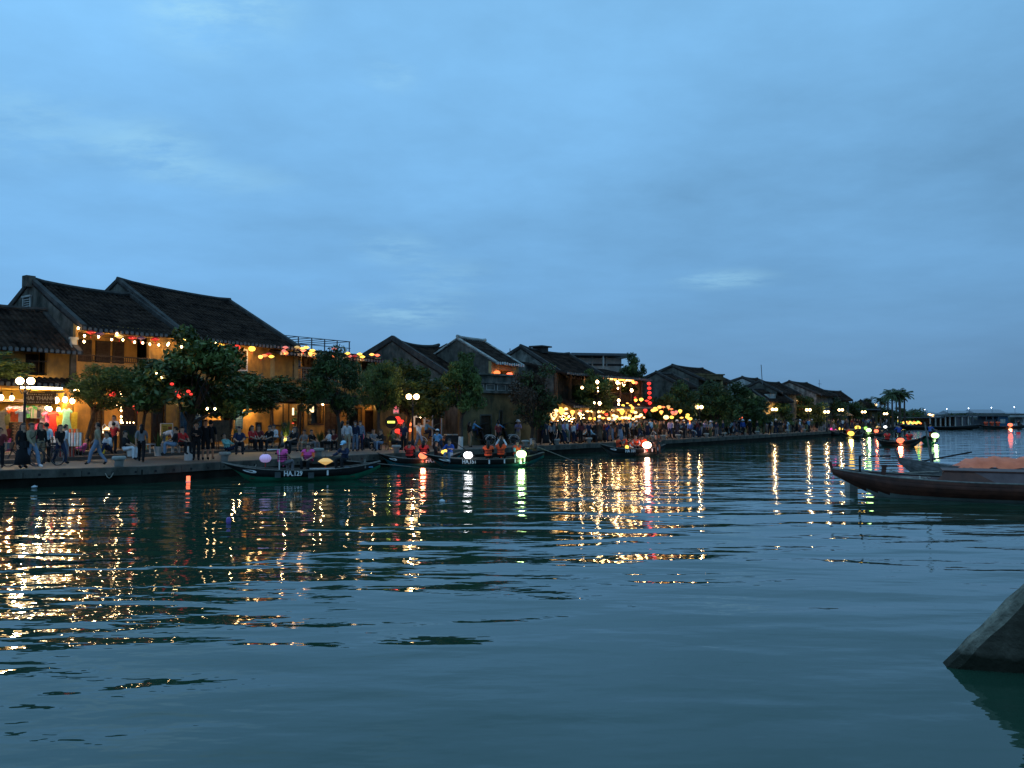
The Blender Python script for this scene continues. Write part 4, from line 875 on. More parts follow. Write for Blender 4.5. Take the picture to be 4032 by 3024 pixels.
for a, c, d, e_ in ((-.14, .14, .2, .24), (-.02, .02, .02, .24), (-.14, .14, .08, .12), (-.14, -.1, -.24, -.04), (.1, .14, -.24, -.04), (-.1, .1, -.16, -.12)): b.box(a, c, -.06, -.042, d, e_)
b.obj('lettering', E('pink_neon', (1, .2, .25), 1.5), sg)
# H5 verandah lanterns
lantern('orange lantern at the left of the high verandah', L5.pt(1957, 1468, .3), .25, 'orange', 'round', power=25, lc=(1, .35, .1)); lantern('red lantern at the right of the high verandah', L5.pt(2006, 1475, .3), .24, 'hotred', 'round', power=10, lc=(1, .2, .1))
# restaurant lanterns
RU = [(2323, 1496, .13, 'orange'), (2338, 1490, .09, 'cream'), (2373, 1491, .15, 'orange'), (2390, 1491, .18, 'cream'), (2404, 1491, .19, 'cream'), (2424, 1493, .17, 'amber'), (2434, 1492, .17, 'amber'), (2442, 1493, .18, 'amber'), (2451, 1493, .18, 'yellow'), (2458, 1494, .16, 'orange'), (2466, 1495, .18, 'cream'), (2480, 1496, .16, 'cream'), (2490, 1499, .14, 'amber'), (2494, 1506, .13, 'amber'), (2503, 1507, .15, 'hotred')]
for i, (px, py, r, c) in enumerate(RU): lantern('lantern along the upper eave of the restaurant, ' + ordw(i), on(LB, px, py, .6), r * 1.15, c, 'drop' if i % 3 == 0 else 'round', 'lanterns on the upper eave of the restaurant', power=14 if i % 4 == 1 else 0)
RG = [(2179, 1636, .42, 'cream', 'drop'), (2189, 1617, .26, 'cream', 'round'), (2207, 1610, .22, 'yellow', 'drop'), (2211, 1619, .34, 'amber', 'drop'), (2229, 1610, .2, 'cream', 'round'), (2228, 1628, .26, 'cream', 'disc'), (2232, 1647, .26, 'yellow', 'disc'), (2254, 1623, .26, 'amber', 'drop'), (2282, 1628, .2, 'cream', 'round'), (2286, 1618, .2, 'pinkish', 'disc'), (2314, 1619, .26, 'cream', 'disc'), (2330, 1619, .15, 'cream', 'round'),
      (2323, 1648, .2, 'amber', 'round'), (2345, 1649, .22, 'yellow', 'round'), (2355, 1621, .2, 'cream', 'round'), (2366, 1621, .2, 'cream', 'round'), (2376, 1622, .2, 'amber', 'round'), (2359, 1640, .22, 'cream', 'round'), (2375, 1646, .25, 'amber', 'disc'), (2388, 1632, .2, 'red', 'round'), (2391, 1644, .0, '', ''), (2398, 1649, .22, 'cream', 'round'), (2401, 1616, .2, 'cream', 'round'), (2401, 1609, .16, 'orange', 'round'), (2412, 1617, .2, 'cream', 'round'), (2416, 1636, .22, 'cream', 'round'), (2420, 1649, .22, 'cream', 'round'),
      (2382, 1665, .2, 'cream', 'round'), (2428, 1641, .22, 'cream', 'round'), (2436, 1612, .2, 'amber', 'round'), (2440, 1648, .2, 'amber', 'round'), (2450, 1645, .2, 'cream', 'round'), (2449, 1610, .2, 'cream', 'round'), (2449, 1622, .3, 'yellow', 'drop'), (2453, 1597, .2, 'yellow', 'round'), (2470, 1590, .2, 'amber', 'round'), (2464, 1645, .22, 'cream', 'round'), (2476, 1646, .22, 'cream', 'round'), (2483, 1598, .2, 'yellow', 'round'), (2490, 1606, .22, 'amber', 'round'), (2480, 1637, .2, 'amber', 'round'),
      (2490, 1619, .26, 'yellow', 'round'), (2502, 1624, .22, 'cream', 'round'), (2493, 1649, .2, 'cream', 'round'), (2505, 1641, .22, 'cream', 'round'), (2515, 1640, .2, 'cream', 'round'), (2524, 1634, .22, 'cream', 'round'), (2503, 1575, .2, 'yellow', 'round'), (2501, 1566, .14, 'red', 'round'), (2514, 1598, .22, 'amber', 'long'), (2536, 1644, .12, 'cream', 'round'), (2539, 1593, .14, 'orange', 'round')]
RG = sorted([r for r in RG if r[2] > 0])
for i, (px, py, r, c, sh) in enumerate(RG):
    fx = o2(i, len(RG))
    lantern('glowing lantern hung over the restaurant front, ' + fx, on(LB, px, py, .7 + (i % 5) * .25), r * .76, c, sh, 'lanterns over the restaurant front', power=30 if i % 4 == 0 else 0)
pt_ = [(2292, 1526, 1.6), (2352, 1504, 2.2), (2354, 1527, .9), (2361, 1588, 2.2), (2340, 1586, 1.2), (2355, 1540, .8), (2431, 1506, 2.2), (2433, 1529, 1.2), (2436, 1577, 2), (2436, 1592, 1.3), (2487, 1537, 2.2)]
for i, (px, py, k) in enumerate(sorted(pt_)): pendant('bare bulb among the leaves before the restaurant, ' + ordw(i), on(LB, px, py, 3.4), 14 if k > 2 else 0, k, shade=False, group='bulbs among the leaves before the restaurant')
for q, (px0, px1, py0, py1, n) in enumerate(((2196, 2262, 1636, 1660, 38), (2282, 2302, 1628, 1650, 12), (2440, 2462, 1504, 1520, 9))):
    rr = random.Random(q + 3); pts = sorted([on(LB, rr.uniform(px0, px1), rr.uniform(py0, py1), .35) for _ in range(n)], key=lambda v: (v.x))
    string_lights(['curtain of tiny lights beside the big drop lantern', 'small cluster of tiny lights in the second bay', 'tiny lights behind the upper balcony'][q], pts, .45)
# hanging column of five red lanterns
for i, py in enumerate((1510, 1529, 1547, 1566, 1587)):
    p = on(LB, 2555.5 + i * .8, py, 1.5); lantern('red lantern in the hanging column of five, ' + ['topmost', 'second from top', 'middle one', 'fourth from top', 'lowest'][i], p, .19, 'red', 'round', 'column of five red lanterns', power=5, lc=(1, .1, .08))
tag(MB().tube([on(LB, 2555, 1495, 1.5), on(LB, 2556, 1505, 1.5)], .02, 4).obj('hanging_bar', m_metal), 'bar carrying the column of red lanterns', 'bracket')
FR = [(2580, 1610, 'yellow'), (2584, 1613, 'yellow'), (2597, 1603, 'amber'), (2612, 1603, 'orange'), (2623, 1643, 'cream'), (2645, 1643, 'yellow'), (2632, 1602, 'dimyellow'), (2643, 1611, 'orange'), (2657, 1631, 'orange'), (2678, 1619, 'yellow'), (2684, 1645, 'amber'), (2708, 1635, 'yellow'), (2706, 1642, 'yellow'), (2712, 1649, 'amber'), (2718, 1649, 'yellow'), (2541, 1617, 'red'), (2525, 1573, 'yellow'), (2547, 1578, 'red'), (2571, 1616, 'amber'), (2648, 1625, 'pinkish'), (2663, 1622, 'pinkish'), (2604, 1623, 'amber')]
for i, (px, py, c) in enumerate(sorted(FR)): lantern('lantern in the tree right of the restaurant, ' + ordw(i), on(LB, px, py, 4.0), .18 if c != 'cream' else .25, c, ('round', 'drop', 'disc')[i % 3] if c != 'cream' else 'round', 'lanterns in the tree right of the restaurant', power=22 if i % 5 == 0 else 0)
# far red clusters
FC = [(3134, 1578, 'cream'), (3139, 1580, 'amber'), (3144, 1582, 'hotred'), (3150, 1583, 'amber'), (3158, 1584, 'orange'), (3193, 1581, 'red'), (3206, 1576, 'red'), (3217, 1577, 'red'), (3229, 1576, 'red'), (3240, 1581, 'red'), (3205, 1585, 'cream'), (3152, 1610, 'red'), (3162, 1603, 'red'), (3174, 1598, 'red'), (3178, 1617, 'cream'), (3189, 1617, 'cream'), (2916, 1645, 'hotred'), (3126, 1632, 'cream'), (3095, 1629, 'cream'),
      (3046, 1612, 'cream'), (3033, 1613, 'cream'), (2938, 1616, 'amber'), (2930, 1617, 'amber'), (2926, 1621, 'amber'), (2907, 1625, 'orange'), (2840, 1650, 'cream'), (2888, 1652, 'amber'), (2900, 1654, 'amber')]
for k in range(16): FC.append((3160 + (k * 7) % 50, 1637 + (k * 11) % 34, ('red', 'hotred', 'red', 'amber')[k % 4]))
for px, py in ((3175, 1641), (3182, 1642), (3190, 1643), (3200, 1643), (3200, 1657), (3205, 1655)): FC.append((px, py, 'cream'))
for px, py, c in ((3111, 1655, 'hotred'), (3048, 1654, 'hotred'), (3023, 1656, 'yellow'), (3021, 1662, 'yellow'), (3258, 1634, 'cream'), (3256, 1650, 'cream'), (3275, 1656, 'cream'), (3292, 1641, 'whitehot'), (3352, 1653, 'cream'), (3295, 1650, 'orange'), (3363, 1625, 'cream'), (3424, 1646, 'cream'), (3417, 1635, 'amber'), (3436, 1637, 'amber'), (3444, 1637, 'amber'), (3447, 1594, 'cream'), (3455, 1655, 'cream'), (3460, 1653, 'cream'), (3514, 1640, 'amber'), (3553, 1639, 'cream'), (3660, 1633, 'cream'), (3672, 1636, 'cream'), (3593, 1649, 'hotred'), (3386, 1654, 'dimyellow')): FC.append((px, py, c))
FC.sort()
for i, (px, py, c) in enumerate(FC):
    p = edge_at(px, 4.5); p = atY(px, py, p.y); band = 'before the yellow dormered house' if px < 3125 else 'in the red lit cafe' if px < 3245 else 'over the far crowd' if px < 3400 else 'near the palm trees'
    same = [q for q in FC if (q[0] < 3125, q[0] < 3245, q[0] < 3400) == (px < 3125, px < 3245, px < 3400)]
    lantern('far lantern ' + band + ', ' + o2(same.index((px, py, c)), len(same)), p, p.y * .0020 * (1.35 if c in ('red', 'hotred') else 1.0), c, 'round', 'far lanterns ' + band, power=40 if i % 9 == 0 else 0, parts=False)

# ================================================================== PEOPLE
def seg_d(P, a, b):
    ab = b - a; t = np.clip(((P - a) @ ab) / max(1e-9, ab @ ab), 0, 1); return np.linalg.norm(P - (a + t[:, None] * ab), axis=1)
BASEJ = dict(pelvis=(0, 0, .94), spine=(0, .01, 1.10), chest=(0, 0, 1.28), neck=(0, .01, 1.45), head1=(0, -.005, 1.54), head2=(0, -.005, 1.62), top=(0, 0, 1.68),
    shL=(.17, .01, 1.38), elL=(.22, .03, 1.12), wrL=(.23, -.04, .90), shR=(-.17, .01, 1.38), elR=(-.22, .03, 1.12), wrR=(-.23, -.04, .90),
    hiL=(.09, 0, .90), knL=(.10, -.02, .50), anL=(.10, .03, .09), toL=(.11, -.13, .035), hiR=(-.09, 0, .90), knR=(-.10, -.02, .50), anR=(-.10, .03, .09), toR=(-.11, -.13, .035))
RAD = dict(pelvis=.125, spine=.125, chest=.145, neck=.055, head1=.075, head2=.085, top=.055, shL=.065, elL=.045, wrL=.030, shR=.065, elR=.045, wrR=.030, hiL=.092, knL=.062, anL=.040, toL=.034, hiR=.092, knR=.062, anR=.040, toR=.034)
def shift(J, names, d):
    for n in names: J[n] = tuple(a + b for a, b in zip(J[n], d))
UP = ['spine', 'chest', 'neck', 'head1', 'head2', 'top', 'shL', 'elL', 'wrL', 'shR', 'elR', 'wrR']
def lean(J, ang, yaw=0):
    p = Vector(J['pelvis']); m = Matrix.Rotation(ang, 3, 'X')
    for n in UP: J[n] = tuple(p + m @ (Vector(J[n]) - p))
def pose(n):
    J = dict(BASEJ)
    if n == 'walk': J.update(knL=(.10, -.20, .52), anL=(.10, -.28, .12), toL=(.10, -.43, .07), knR=(-.10, .06, .50), anR=(-.10, .32, .16), toR=(-.10, .22, .04), elL=(.22, .12, 1.14), wrL=(.21, .16, .90), elR=(-.22, -.08, 1.13), wrR=(-.21, -.22, .96))
    if n == 'fold': J.update(elL=(.24, -.03, 1.12), wrL=(.02, -.19, 1.16), elR=(-.24, -.03, 1.12), wrR=(-.03, -.20, 1.10))
    if n == 'photo': J.update(elL=(.21, -.16, 1.20), wrL=(.08, -.32, 1.42), elR=(-.21, -.16, 1.20), wrR=(-.08, -.32, 1.42))
    if n == 'bend':
        lean(J, R(72)); J.update(elL=(.2, -.52, .75), wrL=(.14, -.56, .52), elR=(-.2, -.52, .75), wrR=(-.14, -.56, .52)); J['head1'] = (0, -.62, 1.02); J['head2'] = (0, -.69, .98); J['top'] = (0, -.74, .95)
    if n in ('sit', 'row', 'sitback', 'sitraise', 'sitlow', 'ride'):
        dz = -.94 + .10
        for k in list(J): J[k] = (J[k][0], J[k][1], J[k][2] + dz)
        J.update(knL=(.13, -.42, .16), knR=(-.13, -.42, .16), anL=(.13, -.42, -.28), anR=(-.13, -.42, -.28), toL=(.14, -.57, -.33), toR=(-.14, -.57, -.33), elL=(.24, -.10, .33), wrL=(.12, -.32, .24), elR=(-.24, -.10, .33), wrR=(-.12, -.32, .24), hiL=(.09, -.03, .09), hiR=(-.09, -.03, .09))
        if n == 'row': J.update(elL=(.27, -.2, .38), wrL=(.16, -.42, .42), elR=(-.27, -.15, .36), wrR=(-.30, -.38, .34)); lean(J, R(6))
        if n == 'sitraise': J.update(elL=(.27, -.12, .62), wrL=(.14, -.18, .86), elR=(-.24, -.16, .62), wrR=(-.10, -.24, .84))
        if n == 'sitlow': J.update(knL=(.15, -.34, .34), knR=(-.15, -.34, .34), anL=(.14, -.46, -.02), anR=(-.14, -.46, -.02), toL=(.15, -.60, -.05), toR=(-.15, -.60, -.05), wrL=(.10, -.34, .36), wrR=(-.10, -.34, .36)); lean(J, R(14))
        if n == 'ride': J.update(knL=(.12, -.30, .02), knR=(-.12, -.34, .16), anL=(.12, -.20, -.38), anR=(-.12, -.30, -.22), toL=(.12, -.34, -.42), toR=(-.12, -.44, -.26), elL=(.25, -.26, .42), wrL=(.20, -.50, .36), elR=(-.25, -.26, .42), wrR=(-.20, -.50, .36)); lean(J, R(12))
    if n == 'lounge':
        for k in list(J): J[k] = (J[k][0], J[k][1], J[k][2] - .84)
        lean(J, R(-24)); J.update(knL=(.13, -.42, .24), knR=(-.12, -.46, .14), anL=(.14, -.78, .02), anR=(-.12, -.88, .02), toL=(.15, -.86, .12), toR=(-.13, -.96, .12), elL=(.25, .02, .34), wrL=(.14, -.22, .30), elR=(-.25, .02, .34), wrR=(-.14, -.22, .30))
    return J
EDG = [('pelvis', 'spine'), ('spine', 'chest'), ('chest', 'neck'), ('neck', 'head1'), ('head1', 'head2'), ('head2', 'top'), ('chest', 'shL'), ('shL', 'elL'), ('elL', 'wrL'), ('chest', 'shR'), ('shR', 'elR'), ('elR', 'wrR'),
       ('pelvis', 'hiL'), ('hiL', 'knL'), ('knL', 'anL'), ('anL', 'toL'), ('pelvis', 'hiR'), ('hiR', 'knR'), ('knR', 'anR'), ('anR', 'toR')]
TAGB = {'spine': 'torso', 'chest': 'torso', 'neck': 'neck', 'head1': 'head', 'head2': 'head', 'top': 'head', 'shL': 'torso', 'elL': 'uarm', 'wrL': 'farm', 'shR': 'torso', 'elR': 'uarm', 'wrR': 'farm', 'hiL': 'hip', 'knL': 'thigh', 'anL': 'shin', 'toL': 'foot', 'hiR': 'hip', 'knR': 'thigh', 'anR': 'shin', 'toR': 'foot'}
BODY = {}
def make_body(pn):
    if pn in BODY: return BODY[pn]
    J = pose(pn); names = list(J); idx = {n: i for i, n in enumerate(names)}; vs = [Vector(J[n]) for n in names]; rad = [RAD[n] for n in names]; ed = [(idx[a], idx[b]) for a, b in EDG]; etag = [TAGB[b] for a, b in EDG]
    h1, h2 = vs[idx['head1']], vs[idx['head2']]; nk = vs[idx['neck']]; up = (h2 - nk).normalized(); fw = Vector((0, -1, 0)); fw = (fw - up * fw.dot(up)).normalized()
    def addv(p, r, par, t): vs.append(p); rad.append(r); ed.append((par, len(vs) - 1)); etag.append(t); return len(vs) - 1
    addv(h1 + fw * .103 + up * .02, .012, idx['head1'], 'head')                       # nose
    sx = Vector((1, 0, 0))
    for s_ in (-1, 1): addv(h1 + sx * s_ * .092 + up * .03, .016, idx['head1'], 'head')   # ears
    for side, sg_ in (('L', 1), ('R', -1)):
        w = vs[idx['wr' + side]]; e = vs[idx['el' + side]]; d = (w - e).normalized(); lat = sx - d * sx.dot(d); lat = lat.normalized() if lat.length > .1 else Vector((0, 0, 1)); pn_ = d.cross(lat)
        palm = addv(w + d * .07, .034, idx['wr' + side], 'hand')
        for f, (o_, ln) in enumerate(((-.028, .075), (-.010, .088), (.010, .082), (.028, .064))):
            k1 = addv(w + d * .115 + lat * o_, .0095, palm, 'hand'); k2 = addv(w + d * (.115 + ln * .55) + lat * o_ * 1.1 + pn_ * .012, .0085, k1, 'hand'); addv(w + d * (.115 + ln) + lat * o_ * 1.1 + pn_ * .035, .0075, k2, 'hand')
        t1 = addv(w + d * .06 - lat * sg_ * .045 + pn_ * .01, .011, palm, 'hand'); addv(w + d * .095 - lat * sg_ * .062 + pn_ * .02, .009, t1, 'hand')
    me = bpy.data.meshes.new('body'); me.from_pydata([tuple(v) for v in vs], ed, []); o = bpy.data.objects.new('body', me); COL.objects.link(o)
    sk = o.modifiers.new('s', 'SKIN'); sk.use_smooth_shade = True
    for i, r in enumerate(rad): me.skin_vertices[0].data[i].radius = (r, r * (.82 if i in (idx['chest'], idx['spine'], idx['pelvis']) else 1.0)); 
    me.skin_vertices[0].data[idx['pelvis']].use_root = True
    ss = o.modifiers.new('d', 'SUBSURF'); ss.levels = 1; ss.render_levels = 1
    dg = bpy.context.evaluated_depsgraph_get(); bm = bpy.data.meshes.new_from_object(o.evaluated_get(dg)); bpy.data.objects.remove(o); bm.name = 'body'
    bm.materials.clear(); bm.materials.append(m_skin); n = len(bm.polygons); co = np.zeros(len(bm.vertices) * 3); bm.vertices.foreach_get('co', co); co = co.reshape(-1, 3)
    nr = np.zeros(len(bm.vertices) * 3); bm.vertices.foreach_get('normal', nr); nr = nr.reshape(-1, 3)
    faces = [tuple(p.vertices) for p in bm.polygons]; cen = np.array([co[list(f)].mean(0) for f in faces])
    D = np.stack([seg_d(cen, np.array(vs[a]), np.array(vs[b])) / (0.5 * (rad[a] + rad[b]) + .02) for a, b in ed]); tg = [etag[i] for i in D.argmin(0)]
    BODY[pn] = dict(me=bm, co=co, nr=nr, faces=faces, tg=tg, J=J, cen=cen, up=up, fw=fw, h1=h1, h2=h2, sub={}); return BODY[pn]
def submesh(B, key, tags, off, name, fn=None):
    k = (key, off)
    if k in B['sub']: return B['sub'][k]
    fs = [f for f, t, c in zip(B['faces'], B['tg'], B['cen']) if t in tags or (fn and fn(t, c))]
    us = sorted({v for f in fs for v in f}); mp_ = {v: i for i, v in enumerate(us)}
    me = bpy.data.meshes.new(name); me.from_pydata([tuple(B['co'][v] + B['nr'][v] * off) for v in us], [], [tuple(mp_[v] for v in f) for f in fs]); me.materials.append(m_skin)
    me.polygons.foreach_set('use_smooth', [True] * len(fs)); me.update(); B['sub'][k] = me; return me
def headpart(B, key):
    k = ('head', key)
    if k in B['sub']: return B['sub'][k]
    up, fw = B['up'], B['fw']; sd = up.cross(fw); c = B['h1'] * .45 + B['h2'] * .55; b = MB()
    def T(x, y, z): return c + sd * x + fw * y + up * z
    if key in ('short', 'long', 'bun'):
        seg, rg = 12, 8; vs = []; 
        for i in range(rg + 1):
            th = math.pi * i / rg
            for j in range(seg):
                w = 2 * math.pi * j / seg; x, y, z = math.sin(th) * math.cos(w), math.sin(th) * math.sin(w), math.cos(th)
                vs.append(T(x * .103, y * .112 - .012, z * .118 + .015))
        fs = []
        for i in range(rg):
            for j in range(seg):
                w = 2 * math.pi * (j + .5) / seg; th = math.pi * (i + .5) / rg; y, z = math.sin(th) * math.sin(w), math.cos(th)
                if z > .42 or (y < .25 and z > -.35) or (y < -.25 and z > -.75): fs.append((i * seg + j, i * seg + (j + 1) % seg, (i + 1) * seg + (j + 1) % seg, (i + 1) * seg + j))
        b.add(vs, fs)
        if key == 'long': b.tube([T(0, -.07, .02), T(0, -.10, -.12), T(0, -.11, -.30)], [.085, .095, .05], 8)
        if key == 'bun': b.ball(T(0, -.12, .05), .05, 8, 6)
    elif key == 'cap': b.lathe([(.115, 0), (.112, .05), (.085, .10), (.02, .125)], 12, (0, 0, 0)); b.add([(-.07, -.09, .01), (.07, -.09, .01), (.06, -.20, -.01), (-.06, -.20, -.01)], [(0, 1, 2, 3)]); b.v = [tuple(T(v[0], -v[1], v[2] + .035)) for v in b.v]
    elif key == 'sunhat': b.lathe([(.20, -.03), (.13, .03), (.115, .06), (.105, .11), (.04, .135)], 14); b.v = [tuple(T(v[0], v[1], v[2] + .03)) for v in b.v]
    elif key == 'conical': b.lathe([(.24, -.02), (.235, .0), (.02, .15)], 14); b.v = [tuple(T(v[0], v[1], v[2] + .05)) for v in b.v]
    elif key == 'eyes':
        for s_ in (-1, 1): b.ball(T(s_ * .032, .083, -.005), .010, 6, 4)
    elif key == 'mouth': b.box(-1, 1, -1, 1, -1, 1); b.v = [tuple(T(v[0] * .022, .080 + v[1] * .006, -.075 + v[2] * .005)) for v in b.v]
    elif key == 'mask': b.ball((0, 0, 0), .06, 8, 6); b.v = [tuple(T(v[0] * 1.0, .045 + v[1], -.06 + v[2] * .8)) for v in b.v]
    me = b.mesh('head_part', m_hair, True); B['sub'][k] = me; return me
def person(label, p, rz, pn='stand', shirt='black', legs='denim', hair='short', hat=None, hatc='white', sleeve='short', bottom='trousers', vest=None, k=1.0, group=None, parent=None, near=False, shoes='black', bag=None, mask=False):
    B = make_body(pn); t = thing('person', label, 'person', p, rz, group); t.scale = (k, k, k)
    b = link(B['me'], 'body', t)
    tags = ('torso', 'uarm', 'farm') if sleeve == 'long' else ('torso', 'uarm') if sleeve == 'short' else ('torso',)
    link(submesh(B, 's' + sleeve, tags, .014, 'shirt'), 'shirt', t, mat=cloth(shirt))
    tb = ('hip', 'thigh', 'shin') if bottom == 'trousers' else ('hip', 'thigh')
    link(submesh(B, 'b' + bottom, tb, .016, 'trousers'), 'trousers' if bottom == 'trousers' else 'shorts' if bottom == 'shorts' else 'skirt', t, mat=cloth(legs))
    if bottom == 'skirt' and pn in ('stand', 'fold', 'photo', 'walk'):
        kk = ('skirt',)
        if kk not in B['sub']: B['sub'][kk] = MB().lathe([(.15, 1.0), (.20, .8), (.25, .5), (.29, .14)], 14, sy=.8).mesh('skirt_cloth', m_skin, True)
        link(B['sub'][kk], 'skirt_cloth', t, mat=cloth(legs))
    link(submesh(B, 'shoes', ('foot',), .012, 'shoes'), 'shoes', t, mat=cloth(shoes))
    if hair: link(headpart(B, hair), 'hair', t, mat=m_hair)
    if near: link(headpart(B, 'eyes'), 'eyes', t, mat=m_black); link(headpart(B, 'mouth'), 'mouth', t, mat=M('lips', (.3, .08, .07), .5))
    if hat: link(headpart(B, hat), 'hat', t, mat=cloth(hatc))
    if mask: link(headpart(B, 'mask'), 'face_mask', t, mat=cloth('white'))
    if vest:
        v = link(submesh(B, 'vest', ('torso',), .058, 'life_vest'), 'life_vest', t, mat=VEST[vest])
        kk = ('straps',)
        if kk not in B['sub']:
            J = B['J']; a, c = Vector(J['spine']), Vector(J['chest']); sb = MB()
            for q in (-.15, .25, .65):
                cc = a.lerp(c, q); up_ = (c - a).normalized(); sd = Vector((1, 0, 0)); ff = up_.cross(sd); r1, r2 = .20 + .02 * q, .18; ring = [cc + sd * math.cos(w) * r1 + ff * math.sin(w) * r2 for w in [2 * math.pi * j / 16 for j in range(16)]]
                vs_ = [x - up_ * .017 for x in ring] + [x + up_ * .017 for x in ring]; sb.add(vs_, [(j, (j + 1) % 16, (j + 1) % 16 + 16, j + 16) for j in range(16)])
            B['sub'][kk] = sb.mesh('straps', cloth('black'))
        link(B['sub'][kk], 'straps', v)
    if bag:
        bb = MB(); zc = B['J']['chest'][2]; bb.ball((0, .2, zc - .08), .17, 8, 6, 1.3) if bag[0] == 'back' else (bb.box(-.30, -.16, -.06, .10, zc - .5, zc - .25), bb.tube([(-.2, 0, zc - .3), (.0, -.16, zc - .05), (.14, -.05, zc + .14), (.1, .14, zc)], .014, 4))
        bb.obj('backpack' if bag[0] == 'back' else 'shoulder_bag', cloth(bag[1]), t)
    return t
VEST = dict(pink=M('pink_life_vest', (0.85, 0.10, 0.36), .8, .1, 6), orange=M('orange_life_vest', (0.95, 0.10, 0.03), .8, .1, 6), red=M('red_life_vest', (0.85, 0.05, 0.04), .8, .1, 6))
QF = R(54)
def P_(px, py, z=QZ): return onz(px, py, z)
